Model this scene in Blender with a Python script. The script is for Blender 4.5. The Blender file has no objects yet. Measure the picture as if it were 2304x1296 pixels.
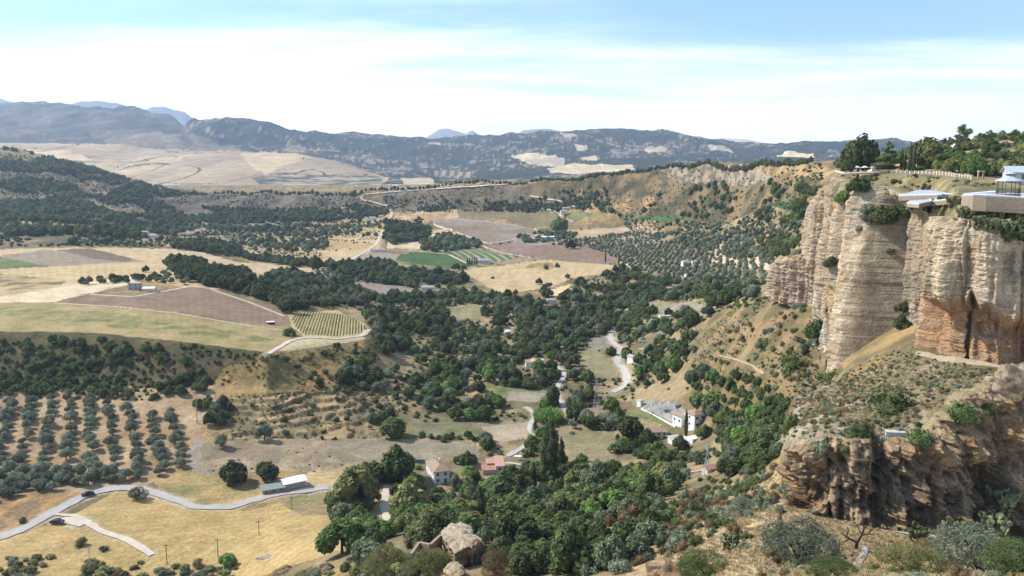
import bpy, math, random
import numpy as np
from mathutils import Vector, Matrix

# ------------------------------------------------------------------ camera, sky, sun, exposure
F = 1808.0; CX, CY = 1152.0, 648.0; HORIZON = 375.0; CAMZ = 150.0
PITCH = math.atan((CY - HORIZON) / F)
cP, sP = math.cos(PITCH), math.sin(PITCH)
scene = bpy.context.scene
col = scene.collection
cam_data = bpy.data.cameras.new("camera")
cam_data.sensor_width = 36.0
cam_data.lens = 36.0 * F / 2304.0
cam_data.clip_start = 1.0; cam_data.clip_end = 80000.0
cam = bpy.data.objects.new("camera", cam_data); col.objects.link(cam)
cam.location = (0, 0, CAMZ); cam.rotation_euler = (math.radians(90) - PITCH, 0, 0)
scene.camera = cam

SUN_DIR = Vector((-0.80, 0.30, 0.80)).normalized()
SUN_EL = math.asin(SUN_DIR.z); SUN_AZ = math.atan2(SUN_DIR.x, SUN_DIR.y)
world = bpy.data.worlds.new("World"); scene.world = world; world.use_nodes = True
nt = world.node_tree; nt.nodes.clear()
def wn(t, **k):
    n = nt.nodes.new(t)
    for a, b in k.items(): setattr(n, a, b)
    return n
out = wn('ShaderNodeOutputWorld'); bg = wn('ShaderNodeBackground'); bg.inputs[1].default_value = 0.10
sky = wn('ShaderNodeTexSky', sky_type='NISHITA', sun_disc=False, sun_elevation=SUN_EL, sun_rotation=SUN_AZ)
sky.altitude = 700; sky.air_density = 1.0; sky.dust_density = 0.8; sky.ozone_density = 1.6
tc = wn('ShaderNodeTexCoord'); sx = wn('ShaderNodeSeparateXYZ'); nt.links.new(tc.outputs['Generated'], sx.inputs[0])
def wmath(op, a, b=None, clamp=False):
    n = wn('ShaderNodeMath', operation=op, use_clamp=clamp)
    for i, v in enumerate((a, b)):
        if v is None: continue
        if isinstance(v, (int, float)): n.inputs[i].default_value = v
        else: nt.links.new(v, n.inputs[i])
    return n.outputs[0]
# thin high cloud projected on a flat layer far overhead
zc = wmath('ADD', wmath('MAXIMUM', sx.outputs[2], 0.0), 0.045)
px_ = wmath('DIVIDE', sx.outputs[0], zc); py_ = wmath('DIVIDE', sx.outputs[1], zc)
cv = wn('ShaderNodeCombineXYZ'); nt.links.new(px_, cv.inputs[0]); nt.links.new(py_, cv.inputs[1])
mp = wn('ShaderNodeMapping'); mp.inputs['Scale'].default_value = (0.17, 0.46, 1); mp.inputs['Location'].default_value = (3.3, 1.7, 0)
mp.inputs['Rotation'].default_value = (0, 0, math.radians(-12))
nt.links.new(cv.outputs[0], mp.inputs[0])
n1 = wn('ShaderNodeTexNoise'); n1.inputs['Scale'].default_value = 1.0; n1.inputs['Detail'].default_value = 9; n1.inputs['Roughness'].default_value = 0.58
n1.inputs['Distortion'].default_value = 0.35
nt.links.new(mp.outputs[0], n1.inputs['Vector'])
# more veil towards the horizon
veil = wn('ShaderNodeMapRange'); veil.interpolation_type = 'SMOOTHSTEP'
veil.inputs['From Min'].default_value = 0.175; veil.inputs['From Max'].default_value = 0.05
veil.inputs['To Min'].default_value = -0.12; veil.inputs['To Max'].default_value = 0.36
nt.links.new(sx.outputs[2], veil.inputs['Value'])
cl = wn('ShaderNodeMapRange'); cl.interpolation_type = 'SMOOTHSTEP'
cl.inputs['From Min'].default_value = 0.34; cl.inputs['From Max'].default_value = 0.82
nt.links.new(wmath('ADD', wmath('ADD', wmath('MULTIPLY', n1.outputs['Fac'], 1.45), -0.22), veil.outputs[0]), cl.inputs['Value'])
mixc = wn('ShaderNodeMixRGB'); nt.links.new(wmath('MULTIPLY', cl.outputs[0], 0.93), mixc.inputs[0])
gain = wn('ShaderNodeMixRGB', blend_type='MULTIPLY'); gain.inputs[0].default_value = 1; gain.inputs[2].default_value = (1.07, 1.34, 1.50, 1)
nt.links.new(sky.outputs[0], gain.inputs[1])
nt.links.new(gain.outputs[0], mixc.inputs[1]); mixc.inputs[2].default_value = (13.0, 13.2, 13.2, 1)
nt.links.new(mixc.outputs[0], bg.inputs[0]); nt.links.new(bg.outputs[0], out.inputs[0])

sd = bpy.data.lights.new("sun", 'SUN'); sd.energy = 4.6; sd.angle = math.radians(0.53); sd.color = (1.0, 0.95, 0.87)
sun = bpy.data.objects.new("sun", sd); col.objects.link(sun)
sun.rotation_euler = SUN_DIR.to_track_quat('Z', 'Y').to_euler()
sun.location = (0, 0, 900)
vs = scene.view_settings; vs.view_transform = 'Standard'; vs.look = 'None'; vs.exposure = 0.55; vs.gamma = 1.0
cy = scene.cycles
cy.max_bounces = 4; cy.diffuse_bounces = 2; cy.glossy_bounces = 1; cy.transmission_bounces = 2; cy.volume_bounces = 0; cy.transparent_max_bounces = 4
cy.use_denoising = True
cy.volume_step_rate = 10

# ------------------------------------------------------------------ helpers
RNG = np.random.default_rng(7)
random.seed(7)
def tag(o, label=None, cat=None, group=None, kind=None):
    for k, v in (('label', label), ('category', cat), ('group', group), ('kind', kind)):
        if v: o[k] = v
    return o
def dirs(px, py):
    x = (np.asarray(px, float) - CX) / F; y = (CY - np.asarray(py, float)) / F
    d = cP + y * sP
    return x / d, (y * cP - sP) / d           # X per unit Y, Z per unit Y
def pt(px, py, Y):
    a, b = dirs(px, py)
    return np.array([a * Y, Y, CAMZ + b * Y])
def proj(X, Y, Z):
    z = Z - CAMZ
    fwd = Y * cP - z * sP; up = Y * sP + z * cP
    fwd = np.maximum(fwd, 1e-3)
    return CX + F * X / fwd, CY - F * up / fwd

def _hash(i, j, k, s):
    h = (i * 374761393 + j * 668265263 + k * 2147483647 + s * 1442695041) & 0xFFFFFFFF
    h = ((h ^ (h >> 13)) * 1274126177) & 0xFFFFFFFF
    h = ((h ^ (h >> 16)) * 2246822519) & 0xFFFFFFFF
    return ((h ^ (h >> 15)) & 0xFFFFFF) / float(0xFFFFFF)
def vnoise(x, y, z, s=0):
    x = np.asarray(x, float); y = np.asarray(y, float) + 0 * x; z = np.asarray(z, float) + 0 * x
    i = np.floor(x).astype(np.int64); j = np.floor(y).astype(np.int64); k = np.floor(z).astype(np.int64)
    u = x - i; v = y - j; w = z - k
    u = u*u*(3-2*u); v = v*v*(3-2*v); w = w*w*(3-2*w)
    r = 0
    for a in (0, 1):
        for b in (0, 1):
            for c in (0, 1):
                r = r + _hash(i+a, j+b, k+c, s) * (u if a else 1-u) * (v if b else 1-v) * (w if c else 1-w)
    return r * 2 - 1
def fbm(x, y, z, oct=4, s=0, gain=0.5):
    a = 1.0; t = 0; tot = 0
    for o in range(oct):
        t = t + a * vnoise(x, y, z, s + o * 17); tot += a
        x = x * 2.03 + 11.7; y = y * 2.03 + 5.3; z = z * 2.03 + 3.1; a *= gain
    return t / tot
def smooth(x, a, b):
    t = np.clip((x - a) / (b - a), 0, 1); return t*t*(3-2*t)
def mix(a, b, t):
    return a * (1 - t) + b * t

def inpoly(px, py, poly):
    poly = np.asarray(poly, float)
    res = np.zeros(px.shape, bool)
    m = (px >= poly[:,0].min()) & (px <= poly[:,0].max()) & (py >= poly[:,1].min()) & (py <= poly[:,1].max())
    if not m.any(): return res
    x = px[m]; y = py[m]; ins = np.zeros(x.shape, bool)
    n = len(poly)
    for i in range(n):
        x1, y1 = poly[i]; x2, y2 = poly[(i+1) % n]
        if y1 == y2: continue
        c = ((y1 > y) != (y2 > y)) & (x < (x2 - x1) * (y - y1) / (y2 - y1) + x1)
        ins ^= c
    res[m] = ins
    return res

def mesh_from(name, verts, faces, mat=None, smooth_=False, cols=None, parent=None, mats=None, matidx=None):
    """verts (N,3), faces: (M,4) or (M,3) int array or list of lists"""
    me = bpy.data.meshes.new(name)
    verts = np.asarray(verts, np.float32)
    if isinstance(faces, np.ndarray) and faces.ndim == 2:
        M, k = faces.shape
        me.vertices.add(len(verts)); me.vertices.foreach_set('co', verts.ravel())
        me.loops.add(M * k); me.loops.foreach_set('vertex_index', faces.astype(np.int32).ravel())
        me.polygons.add(M)
        me.polygons.foreach_set('loop_start', np.arange(0, M * k, k, dtype=np.int32))
        me.polygons.foreach_set('loop_total', np.full(M, k, np.int32))
    else:
        me.from_pydata([tuple(map(float, v)) for v in verts], [], [tuple(map(int, f)) for f in faces])
    if matidx is not None:
        me.polygons.foreach_set('material_index', np.asarray(matidx, np.int32))
    if smooth_:
        me.polygons.foreach_set('use_smooth', np.ones(len(me.polygons), bool))
    if cols is not None:
        ca = me.color_attributes.new('Col', 'FLOAT_COLOR', 'POINT')
        c4 = np.ones((len(verts), 4), np.float32); c4[:, :3] = np.clip(cols, 0.003, 0.9)
        ca.data.foreach_set('color', c4.ravel())
    for m in (mats or ([mat] if mat else [])): me.materials.append(m)
    me.update(calc_edges=True); me.validate()
    return me
def obj(name, me, parent=None, loc=(0,0,0), rot=(0,0,0)):
    o = bpy.data.objects.new(name, me); col.objects.link(o)
    if parent is not None: o.parent = parent
    o.location = loc; o.rotation_euler = rot
    return o
def empty(name, loc, rotz=0):
    o = bpy.data.objects.new(name, None); col.objects.link(o); o.location = loc; o.rotation_euler = (0,0,rotz)
    return o
class MB:
    """collects boxes, tubes and prisms into one mesh"""
    def __init__(s): s.v = []; s.f = []
    def add(s, v, f):
        b = len(s.v); s.v += [tuple(p) for p in v]; s.f += [tuple(b + i for i in q) for q in f]; return s
    def box(s, x0, x1, y0, y1, z0, z1):
        v = [(x0,y0,z0),(x1,y0,z0),(x1,y1,z0),(x0,y1,z0),(x0,y0,z1),(x1,y0,z1),(x1,y1,z1),(x0,y1,z1)]
        return s.add(v, [(3,2,1,0),(4,5,6,7),(0,1,5,4),(1,2,6,5),(2,3,7,6),(3,0,4,7)])
    def bar(s, a, b, r, r2=None, n=6):
        a = Vector(a); b = Vector(b); d = (b - a)
        if d.length < 1e-6: return s
        q = d.to_track_quat('Z', 'Y'); r2 = r if r2 is None else r2; v = []
        for p, rr in ((a, r), (b, r2)):
            for i in range(n):
                t = 2*math.pi*i/n; v.append(p + q @ Vector((math.cos(t)*rr, math.sin(t)*rr, 0)))
        f = [(i, (i+1) % n, n+(i+1) % n, n+i) for i in range(n)] + [tuple(range(n-1,-1,-1)), tuple(range(n, 2*n))]
        return s.add(v, f)
    def path(s, pts, rad, n=6):
        for i in range(len(pts)-1): s.bar(pts[i], pts[i+1], rad[i], rad[i+1], n)
        return s
    def lathe(s, prof, n=16, cx=0, cy=0, a0=0.0):
        v = []; f = []
        for r, z in prof:
            for i in range(n):
                t = a0 + 2*math.pi*i/n; v.append((cx + r*math.cos(t), cy + r*math.sin(t), z))
        for k in range(len(prof)-1):
            for i in range(n): f.append((k*n+i, k*n+(i+1) % n, (k+1)*n+(i+1) % n, (k+1)*n+i))
        f.append(tuple(range(n-1,-1,-1))); f.append(tuple((len(prof)-1)*n + i for i in range(n)))
        return s.add(v, f)
    def build(s, name, mat, parent=None, loc=(0,0,0), rot=(0,0,0), smooth_=False):
        return obj(name, mesh_from(name, np.array(s.v, float), s.f, mat, smooth_), parent, loc, rot)

# ------------------------------------------------------------------ materials
def principled(name, rough=0.9, spec=0.15):
    m = bpy.data.materials.new(name); m.use_nodes = True
    b = m.node_tree.nodes['Principled BSDF']; b.inputs['Roughness'].default_value = rough
    b.inputs['Specular IOR Level'].default_value = spec
    return m, m.node_tree, b
def node(t, kind, **k):
    n = t.nodes.new(kind)
    for a, b in k.items(): setattr(n, a, b)
    return n
def noise(t, scale, detail=4, rough=0.6, vec=None, dist=0):
    n = node(t, 'ShaderNodeTexNoise'); n.inputs['Scale'].default_value = scale; n.inputs['Detail'].default_value = detail
    n.inputs['Roughness'].default_value = rough; n.inputs['Distortion'].default_value = dist
    if vec is not None: t.links.new(vec, n.inputs['Vector'])
    return n.outputs['Fac']
def maprange(t, v, a, b, c, d):
    n = node(t, 'ShaderNodeMapRange'); t.links.new(v, n.inputs['Value'])
    for k, x in zip(('From Min','From Max','To Min','To Max'), (a,b,c,d)): n.inputs[k].default_value = x
    return n.outputs[0]
def tmath(t, op, a, b):
    n = node(t, 'ShaderNodeMath', operation=op)
    for i, v in enumerate((a, b)):
        if isinstance(v, (int, float)): n.inputs[i].default_value = v
        else: t.links.new(v, n.inputs[i])
    return n.outputs[0]
def mul_col(t, c, f):
    n = node(t, 'ShaderNodeMixRGB', blend_type='MULTIPLY'); n.inputs[0].default_value = 1
    t.links.new(c, n.inputs[1]); t.links.new(f, n.inputs[2]); return n.outputs[0]
def attr_material(name, scales, amps, bump_scale, bump_dist, rough=0.95):
    """surface whose own colour is stored per vertex, broken up by fine noise"""
    m, t, b = principled(name, rough, 0.1)
    a = node(t, 'ShaderNodeAttribute', attribute_name='Col')
    g = node(t, 'ShaderNodeNewGeometry')
    c = a.outputs['Color']
    for s, k in zip(scales, amps):
        f = maprange(t, noise(t, s, 5, 0.65, g.outputs['Position']), 0.28, 0.72, 1-k, 1+k)
        c = mul_col(t, c, f)
    t.links.new(c, b.inputs['Base Color'])
    if bump_dist:
        bp = node(t, 'ShaderNodeBump'); bp.inputs['Distance'].default_value = bump_dist; bp.inputs['Strength'].default_value = 0.8
        t.links.new(noise(t, bump_scale, 6, 0.7, g.outputs['Position']), bp.inputs['Height'])
        t.links.new(bp.outputs[0], b.inputs['Normal'])
    return m
M = {}
M['ground'] = attr_material('earth_and_grass', (0.9, 0.12), (0.34, 0.18), 0.8, 0.5)
M['hill'] = attr_material('distant_hillside', (0.02, 0.006), (0.25, 0.15), 0.01, 12.0)
M['rock'] = attr_material('limestone_conglomerate', (2.2, 0.35), (0.42, 0.25), 1.1, 1.1)
def leafmat(name, c1, c2, scale=0.6, rnd=0.35, transl=0.25):
    m, t, b = principled(name, 0.75, 0.15)
    oi = node(t, 'ShaderNodeObjectInfo'); g = node(t, 'ShaderNodeNewGeometry')
    f = maprange(t, noise(t, scale, 3, 0.6, g.outputs['Position']), 0.35, 0.65, 0, 1)
    mx = node(t, 'ShaderNodeMixRGB'); t.links.new(f, mx.inputs[0]); mx.inputs[1].default_value = (*c1, 1); mx.inputs[2].default_value = (*c2, 1)
    c = mul_col(t, mx.outputs[0], maprange(t, oi.outputs['Random'], 0, 1, 1-rnd, 1+rnd))
    fine = maprange(t, noise(t, 4.0, 2, 0.5, g.outputs['Position']), 0.3, 0.7, 0.6, 1.4)
    c = mul_col(t, c, fine)
    t.links.new(c, b.inputs['Base Color'])
    tr = node(t, 'ShaderNodeBsdfTranslucent'); t.links.new(c, tr.inputs[0])
    ms = node(t, 'ShaderNodeMixShader'); ms.inputs[0].default_value = transl
    t.links.new(b.outputs[0], ms.inputs[1]); t.links.new(tr.outputs[0], ms.inputs[2])
    t.links.new(ms.outputs[0], t.nodes['Material Output'].inputs['Surface'])
    return m
M['leaf_dark'] = leafmat('leaf_dark', (0.057,0.078,0.028), (0.116,0.142,0.048))
M['leaf_mid'] = leafmat('leaf_mid', (0.078,0.114,0.034), (0.156,0.196,0.06))
M['leaf_olive'] = leafmat('leaf_olive', (0.135,0.163,0.099), (0.234,0.263,0.17))
M['leaf_bright'] = leafmat('leaf_bright', (0.106,0.192,0.043), (0.199,0.298,0.078))
M['leaf_yellow'] = leafmat('leaf_yellow', (0.17,0.185,0.057), (0.298,0.284,0.106))
M['leaf_pine'] = leafmat('leaf_pine', (0.064,0.099,0.031), (0.156,0.199,0.06))
M['leaf_brown'] = leafmat('leaf_brown', (0.14,0.095,0.04), (0.24,0.17,0.085))
M['leaf_cactus'] = leafmat('leaf_cactus', (0.1,0.12,0.05), (0.22,0.22,0.11), transl=0.0)
M['leaf_blue'] = leafmat('leaf_blue', (0.095,0.125,0.062), (0.17,0.205,0.11))
def flat(name, c, rough=0.85, n_amp=0.12, n_scale=1.5, spec=0.2, bump=0, metal=0):
    m, t, b = principled(name, rough, spec)
    g = node(t, 'ShaderNodeNewGeometry'); rgb = node(t, 'ShaderNodeRGB'); rgb.outputs[0].default_value = (*c, 1)
    f = maprange(t, noise(t, n_scale, 6, 0.65, g.outputs['Position']), 0.3, 0.7, 1-n_amp, 1+n_amp)
    t.links.new(mul_col(t, rgb.outputs[0], f), b.inputs['Base Color']); b.inputs['Metallic'].default_value = metal
    if bump:
        bp = node(t, 'ShaderNodeBump'); bp.inputs['Distance'].default_value = bump
        t.links.new(noise(t, n_scale*3, 5, 0.7, g.outputs['Position']), bp.inputs['Height']); t.links.new(bp.outputs[0], b.inputs['Normal'])
    return m
M['bark'] = flat('bark', (0.10,0.075,0.055), n_amp=0.35, n_scale=4, bump=0.05)
M['deadwood'] = flat('dead_wood', (0.06,0.045,0.035), n_amp=0.4, n_scale=6)
M['white'] = flat('whitewash', (0.78,0.76,0.72), n_amp=0.06, n_scale=0.7)
M['cream'] = flat('cream_plaster', (0.62,0.52,0.40), n_amp=0.1, n_scale=0.7)
M['stone'] = flat('stone_wall', (0.33,0.25,0.17), n_amp=0.3, n_scale=2.5, bump=0.12)
M['concrete'] = flat('concrete', (0.45,0.43,0.40), n_amp=0.15, n_scale=1.2)
M['glass'] = flat('window_glass', (0.03,0.035,0.045), rough=0.2, spec=0.5, n_amp=0.05)
M['frame'] = flat('window_frame', (0.30,0.24,0.18), n_amp=0.05)
def tiles(name, c):
    m, t, b = principled(name, 0.9, 0.15)
    tcn = node(t, 'ShaderNodeTexCoord'); sp = node(t, 'ShaderNodeSeparateXYZ'); t.links.new(tcn.outputs['Object'], sp.inputs[0])
    rgb = node(t, 'ShaderNodeRGB'); rgb.outputs[0].default_value = (*c, 1)
    g = node(t, 'ShaderNodeNewGeometry')
    c1 = mul_col(t, rgb.outputs[0], maprange(t, noise(t, 1.2, 6, 0.7, g.outputs['Position']), 0.3, 0.7, 0.7, 1.25))
    w = node(t, 'ShaderNodeTexWave'); w.inputs['Scale'].default_value = 1.3; w.bands_direction = 'X'; t.links.new(tcn.outputs['Object'], w.inputs['Vector'])
    c1 = mul_col(t, c1, maprange(t, w.outputs['Fac'], 0, 1, 0.75, 1.12))
    t.links.new(c1, b.inputs['Base Color'])
    return m
M['tile_brown'] = tiles('old_roof_tiles', (0.36,0.26,0.18))
M['tile_red'] = tiles('red_roof_tiles', (0.42,0.22,0.15))
M['tile_pink'] = tiles('pink_roof_tiles', (0.50,0.30,0.235))
M['tent'] = flat('white_canvas', (0.82,0.81,0.78), n_amp=0.03)
M['tin'] = flat('grey_green_sheet', (0.20,0.26,0.24), n_amp=0.1)
M['ochre'] = flat('ochre_brick', (0.46,0.27,0.14), n_amp=0.2, n_scale=2)
M['metal'] = flat('galvanised_steel', (0.42,0.44,0.46), rough=0.55, n_amp=0.1)
M['dark_metal'] = flat('dark_iron', (0.06,0.07,0.08), rough=0.5, n_amp=0.1)
M['slate'] = flat('pale_grey_tiles', (0.36,0.34,0.31), n_amp=0.15, n_scale=1)
M['zinc'] = flat('pale_zinc', (0.42,0.46,0.49), n_amp=0.08, n_scale=1)
M['terrace'] = flat('terrace_paving', (0.38,0.40,0.45), n_amp=0.08, n_scale=0.6)
M['wood_pole'] = flat('wooden_pole', (0.14,0.10,0.07), n_amp=0.2)
M['car'] = flat('dark_car_paint', (0.012,0.016,0.022), rough=0.25, spec=0.5, n_amp=0.02)
M['tyre'] = flat('tyre_rubber', (0.015,0.015,0.015), n_amp=0.05)
M['lamp_red'] = flat('red_lens', (0.35,0.02,0.02), rough=0.3)
M['lamp_white'] = flat('clear_lens', (0.7,0.7,0.7), rough=0.2)
M['pool'] = flat('pool_water', (0.12,0.45,0.52), rough=0.15, spec=0.5, n_amp=0.05)
M['green_net'] = flat('green_netting', (0.05,0.24,0.16), n_amp=0.2)
M['road'] = flat('pale_road', (0.44,0.40,0.36), n_amp=0.12, n_scale=0.5)
M['track'] = flat('dirt_track', (0.52,0.44,0.34), n_amp=0.15, n_scale=0.4)
M['earth_path'] = flat('trodden_earth', (0.36,0.27,0.165), n_amp=0.2, n_scale=0.6)
M['asphalt'] = flat('sun_bleached_lane', (0.38,0.35,0.315), n_amp=0.1, n_scale=0.5)
M['straw'] = leafmat('dry_grass_blades', (0.34,0.25,0.12), (0.50,0.40,0.22), scale=0.4, rnd=0.1, transl=0.2)

#@@TERRAIN
# ------------------------------------------------------------------ terrain: lofted through ridge, foot and field lines
PXS = np.arange(-300, 2604, 2.0)
TT = dirs(PXS, HORIZON)[0]
NC = len(TT)
def curve(ctrl, sm=9):
    """ctrl rows (px, py, Y) or (px, 'z', Y, z): returns Y and Z on every terrain column"""
    t = []; Ys = []; Zs = []
    for c in ctrl:
        if c[1] == 'z':
            t.append(dirs(c[0], HORIZON)[0]); Ys.append(c[2]); Zs.append(c[3])
        else:
            p = pt(*c); t.append(p[0]/p[1]); Ys.append(p[1]); Zs.append(p[2] - CAMZ)
    o = np.argsort(t); t = np.array(t)[o]; Ys = np.array(Ys)[o]; Zs = np.array(Zs)[o]
    Y = np.exp(np.interp(TT, t, np.log(Ys))); b = np.interp(TT, t, Zs / Ys)
    if sm:
        k = np.hanning(2*sm+1); k /= k.sum()
        Y = np.convolve(np.pad(Y, sm, 'edge'), k, 'valid'); b = np.convolve(np.pad(b, sm, 'edge'), k, 'valid')
    return Y, b * Y
G = [
 # Z0 in front of and below the view
 curve([(-300,'z',90,-75),(600,'z',90,-70),(900,'z',70,-52),(1300,'z',60,-40),(1700,'z',40,-26),(2000,'z',30,-20),(2600,'z',24,-16)]),
 curve([(-300,1320,212),(500,1320,210),(650,1320,186),(800,1320,150),(1000,1320,125),(1300,1320,110),(1500,1320,95),(1700,1320,70),(2000,1320,55),(2300,1320,45),(2600,1320,40)]),
 curve([(-300,1205,240),(600,1210,240),(700,1240,215),(800,1235,200),(1000,1200,185),(1200,1185,190),(1400,1150,180),(1500,1150,160),(1600,1150,140),(1700,1140,126),(1760,1140,118),(1850,1168,110),(2000,1198,108),(2150,1204,108),(2304,1210,108.5),(2600,1218,110)]),
 curve([(-300,1115,272),(0,1115,272),(600,1120,275),(1000,1110,285),(1200,1100,290),(1400,1075,288),(1500,1075,262),(1600,1085,215),(1700,1080,170),(1755,1070,142),(1775,1000,133),(1850,970,122),(2000,985,117),(2100,940,118),(2200,878,120),(2304,840,122),(2600,812,126)], 4),
 curve([(-300,995,320),(0,1000,318),(400,1000,322),(700,1000,330),(1000,1000,335),(1200,1000,338),(1400,1000,335),(1550,985,325),(1600,975,312),(1700,955,265),(1760,965,220),(1790,950,170),(1850,925,160),(2000,895,150),(2150,850,140),(2304,832,137),(2600,810,139)], 5),
 curve([(-300,850,388),(0,850,390),(200,858,385),(400,872,375),(600,888,368),(800,882,390),(1000,870,430),(1200,870,430),(1400,880,420),(1500,850,400),(1600,830,360),(1700,805,320),(1790,830,268),(1860,855,246),(1900,832,225),(2000,800,198),(2060,790,180),(2150,802,168),(2250,822,162),(2304,825,161),(2600,830,160)], 4),
 curve([(-300,745,430),(0,742,428),(200,745,425),(400,768,405),(600,797,392),(700,770,430),(820,755,468),(900,760,530),(1000,760,560),(1200,770,560),(1400,760,560),(1500,755,490),(1560,720,450),(1650,690,415),(1740,672,360),(1866,690,300),(1893,409,312),(1950,419,285),(2040,450,262),(2075,458,250),(2100,468,232),(2125,477,208),(2150,481,190),(2250,503,180),(2304,508,178),(2600,515,176)], 3),
 curve([(-300,660,545),(0,660,540),(200,665,525),(300,645,560),(450,640,590),(600,650,610),(800,640,790),(1000,650,800),(1200,655,790),(1400,620,880),(1600,610,800),(1700,620,640),(1750,610,520),(1850,580,400),(1870,560,385),(1886,402,335),(2000,390,290),(2150,402,240),(2304,420,225),(2600,425,215)], 4),
 curve([(-300,565,880),(0,558,880),(200,556,900),(400,562,980),(600,600,900),(800,545,1280),(1000,530,1380),(1200,528,1390),(1400,518,1400),(1550,508,1250),(1650,505,1050),(1750,520,800),(1840,455,560),(1868,445,530),(1888,388,435),(2000,384,345),(2150,388,310),(2304,396,280),(2600,398,260)]),
 curve([(-300,470,1450),(0,480,1500),(200,480,1600),(400,492,1750),(600,484,1850),(800,472,1880),(1000,474,1830),(1200,463,1750),(1300,450,1650),(1500,425,1400),(1600,419,1250),(1700,412,1050),(1780,410,850),(1850,392,700),(1900,376,650),(2000,368,520),(2150,350,420),(2304,342,380),(2600,330,300)]),
 curve([(-300,300,2500),(0,335,2400),(100,352,2350),(200,380,2300),(300,412,2100),(400,434,2020),(500,438,2000),(650,436,1980),(800,433,1970),(900,427,1930),(1000,420,1890),(1100,414,1850),(1200,409,1790),(1300,401,1690),(1400,392,1550),(1500,381,1430),(1600,372,1275),(1700,367,1085),(1800,364,900),(1850,366,800),(1900,360,850),(2000,356,800),(2070,350,700),(2150,340,600),(2230,322,560),(2304,320,520),(2600,310,420)], 5),
 curve([(-300,'z',2900,60),(0,'z',2800,10),(200,'z',2600,-40),(400,'z',2300,-72),(800,'z',2250,-70),(1100,'z',2150,-48),(1300,'z',1950,-32),(1500,'z',1650,-12),(1600,'z',1450,-2),(1800,'z',1200,0),(2000,'z',1100,-5),(2304,'z',800,0),(2600,'z',700,0)]),
 curve([(-300,'z',3300,-60),(400,'z',3300,-75),(800,'z',3200,-72),(1200,'z',3200,-62),(1500,'z',3200,-40),(1700,'z',3000,-20),(2000,'z',2800,-15),(2600,'z',2500,-15)]),
]
H = [
 G[-1],
 curve([(-300,330,5200),(0,326,5200),(200,327,5200),(300,330,5200),(420,336,5100),(560,343,5000),(700,358,4800),(850,396,4400),(1000,402,4400),(1200,386,4500),(1400,370,4500),(1600,368,4500),(1800,362,4300),(2000,358,4300),(2600,350,4300)]),
 curve([(-300,290,6600),(0,290,6600),(200,290,6600),(400,292,6500),(440,318,6250),(600,335,6200),(740,346,6100),(900,358,6000),(1100,350,6000),(1300,340,6000),(1600,344,6000),(1800,345,5600),(2000,338,5600),(2600,335,5600)]),
 curve([(-300,262,8200),(0,236,8200),(50,228,8200),(120,232,8200),(200,244,8100),(250,243,8100),(300,241,8000),(385,263,7800),(412,283,7400),(432,264,6900),(500,266,6800),(600,270,6800),(650,285,6800),(700,295,6900),(740,299,7000),(800,299,7400),(900,310,7600),(1000,312,7600),(1100,303,7500),(1200,299,7500),(1300,294,7500),(1400,292,7500),(1500,295,7500),(1560,303,7400),(1620,316,7300),(1700,326,7200),(1800,320,6800),(1900,321,6800),(1960,317,6800),(2010,312,6800),(2060,318,6800),(2150,321,6800),(2600,325,6800)], 3),
 curve([(-300,'z',10500,100),(2600,'z',10500,-100)]),
]
def loft(curves, step=2.0, minrows=5, maxrows=160):
    Yk = np.array([c[0] for c in curves]); Zk = np.array([c[1] for c in curves])
    for k in range(1, len(Yk)): Yk[k] = np.maximum(Yk[k], Yk[k-1] * 1.004 + 0.4)
    h = np.diff(Yk, axis=0); s = np.diff(Zk, axis=0) / h
    d = np.zeros_like(Yk)
    d[0] = s[0]; d[-1] = s[-1]
    w1 = 2*h[1:] + h[:-1]; w2 = h[1:] + 2*h[:-1]
    ok = s[:-1] * s[1:] > 0
    hm = (w1 + w2) / (w1 / np.where(s[:-1] == 0, 1e-9, s[:-1]) + w2 / np.where(s[1:] == 0, 1e-9, s[1:]))
    d[1:-1] = np.where(ok, hm, 0)
    rowsY = []; rowsZ = []; knots = [0]
    for k in range(len(Yk)-1):
        _, p0 = proj(TT*Yk[k], Yk[k], Zk[k] + CAMZ); _, p1 = proj(TT*Yk[k+1], Yk[k+1], Zk[k+1] + CAMZ)
        m = (PXS > -20) & (PXS < 2330)
        n = int(np.clip(np.percentile(np.abs(p0 - p1)[m], 85) / step, minrows, maxrows))
        for i in range(n + (1 if k == len(Yk)-2 else 0)):
            u = i / n
            Y = 1.0 / ((1-u) / Yk[k] + u / Yk[k+1])
            q = (Y - Yk[k]) / h[k]
            Z = ((1+2*q)*(1-q)**2) * Zk[k] + q*(1-q)**2 * h[k] * d[k] + q*q*(3-2*q) * Zk[k+1] + q*q*(q-1) * h[k] * d[k+1]
            rowsY.append(Y); rowsZ.append(Z)
        knots.append(len(rowsY))
    return np.array(rowsY), np.array(rowsZ) + CAMZ, knots
GY, GZ, GK = loft(G)
HY, HZ, HK = loft(H, 1.6)
GX = GY * TT[None, :]; HX = HY * TT[None, :]
GPX, GPY = proj(GX, GY, GZ); HPX, HPY = proj(HX, HY, HZ)

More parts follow.
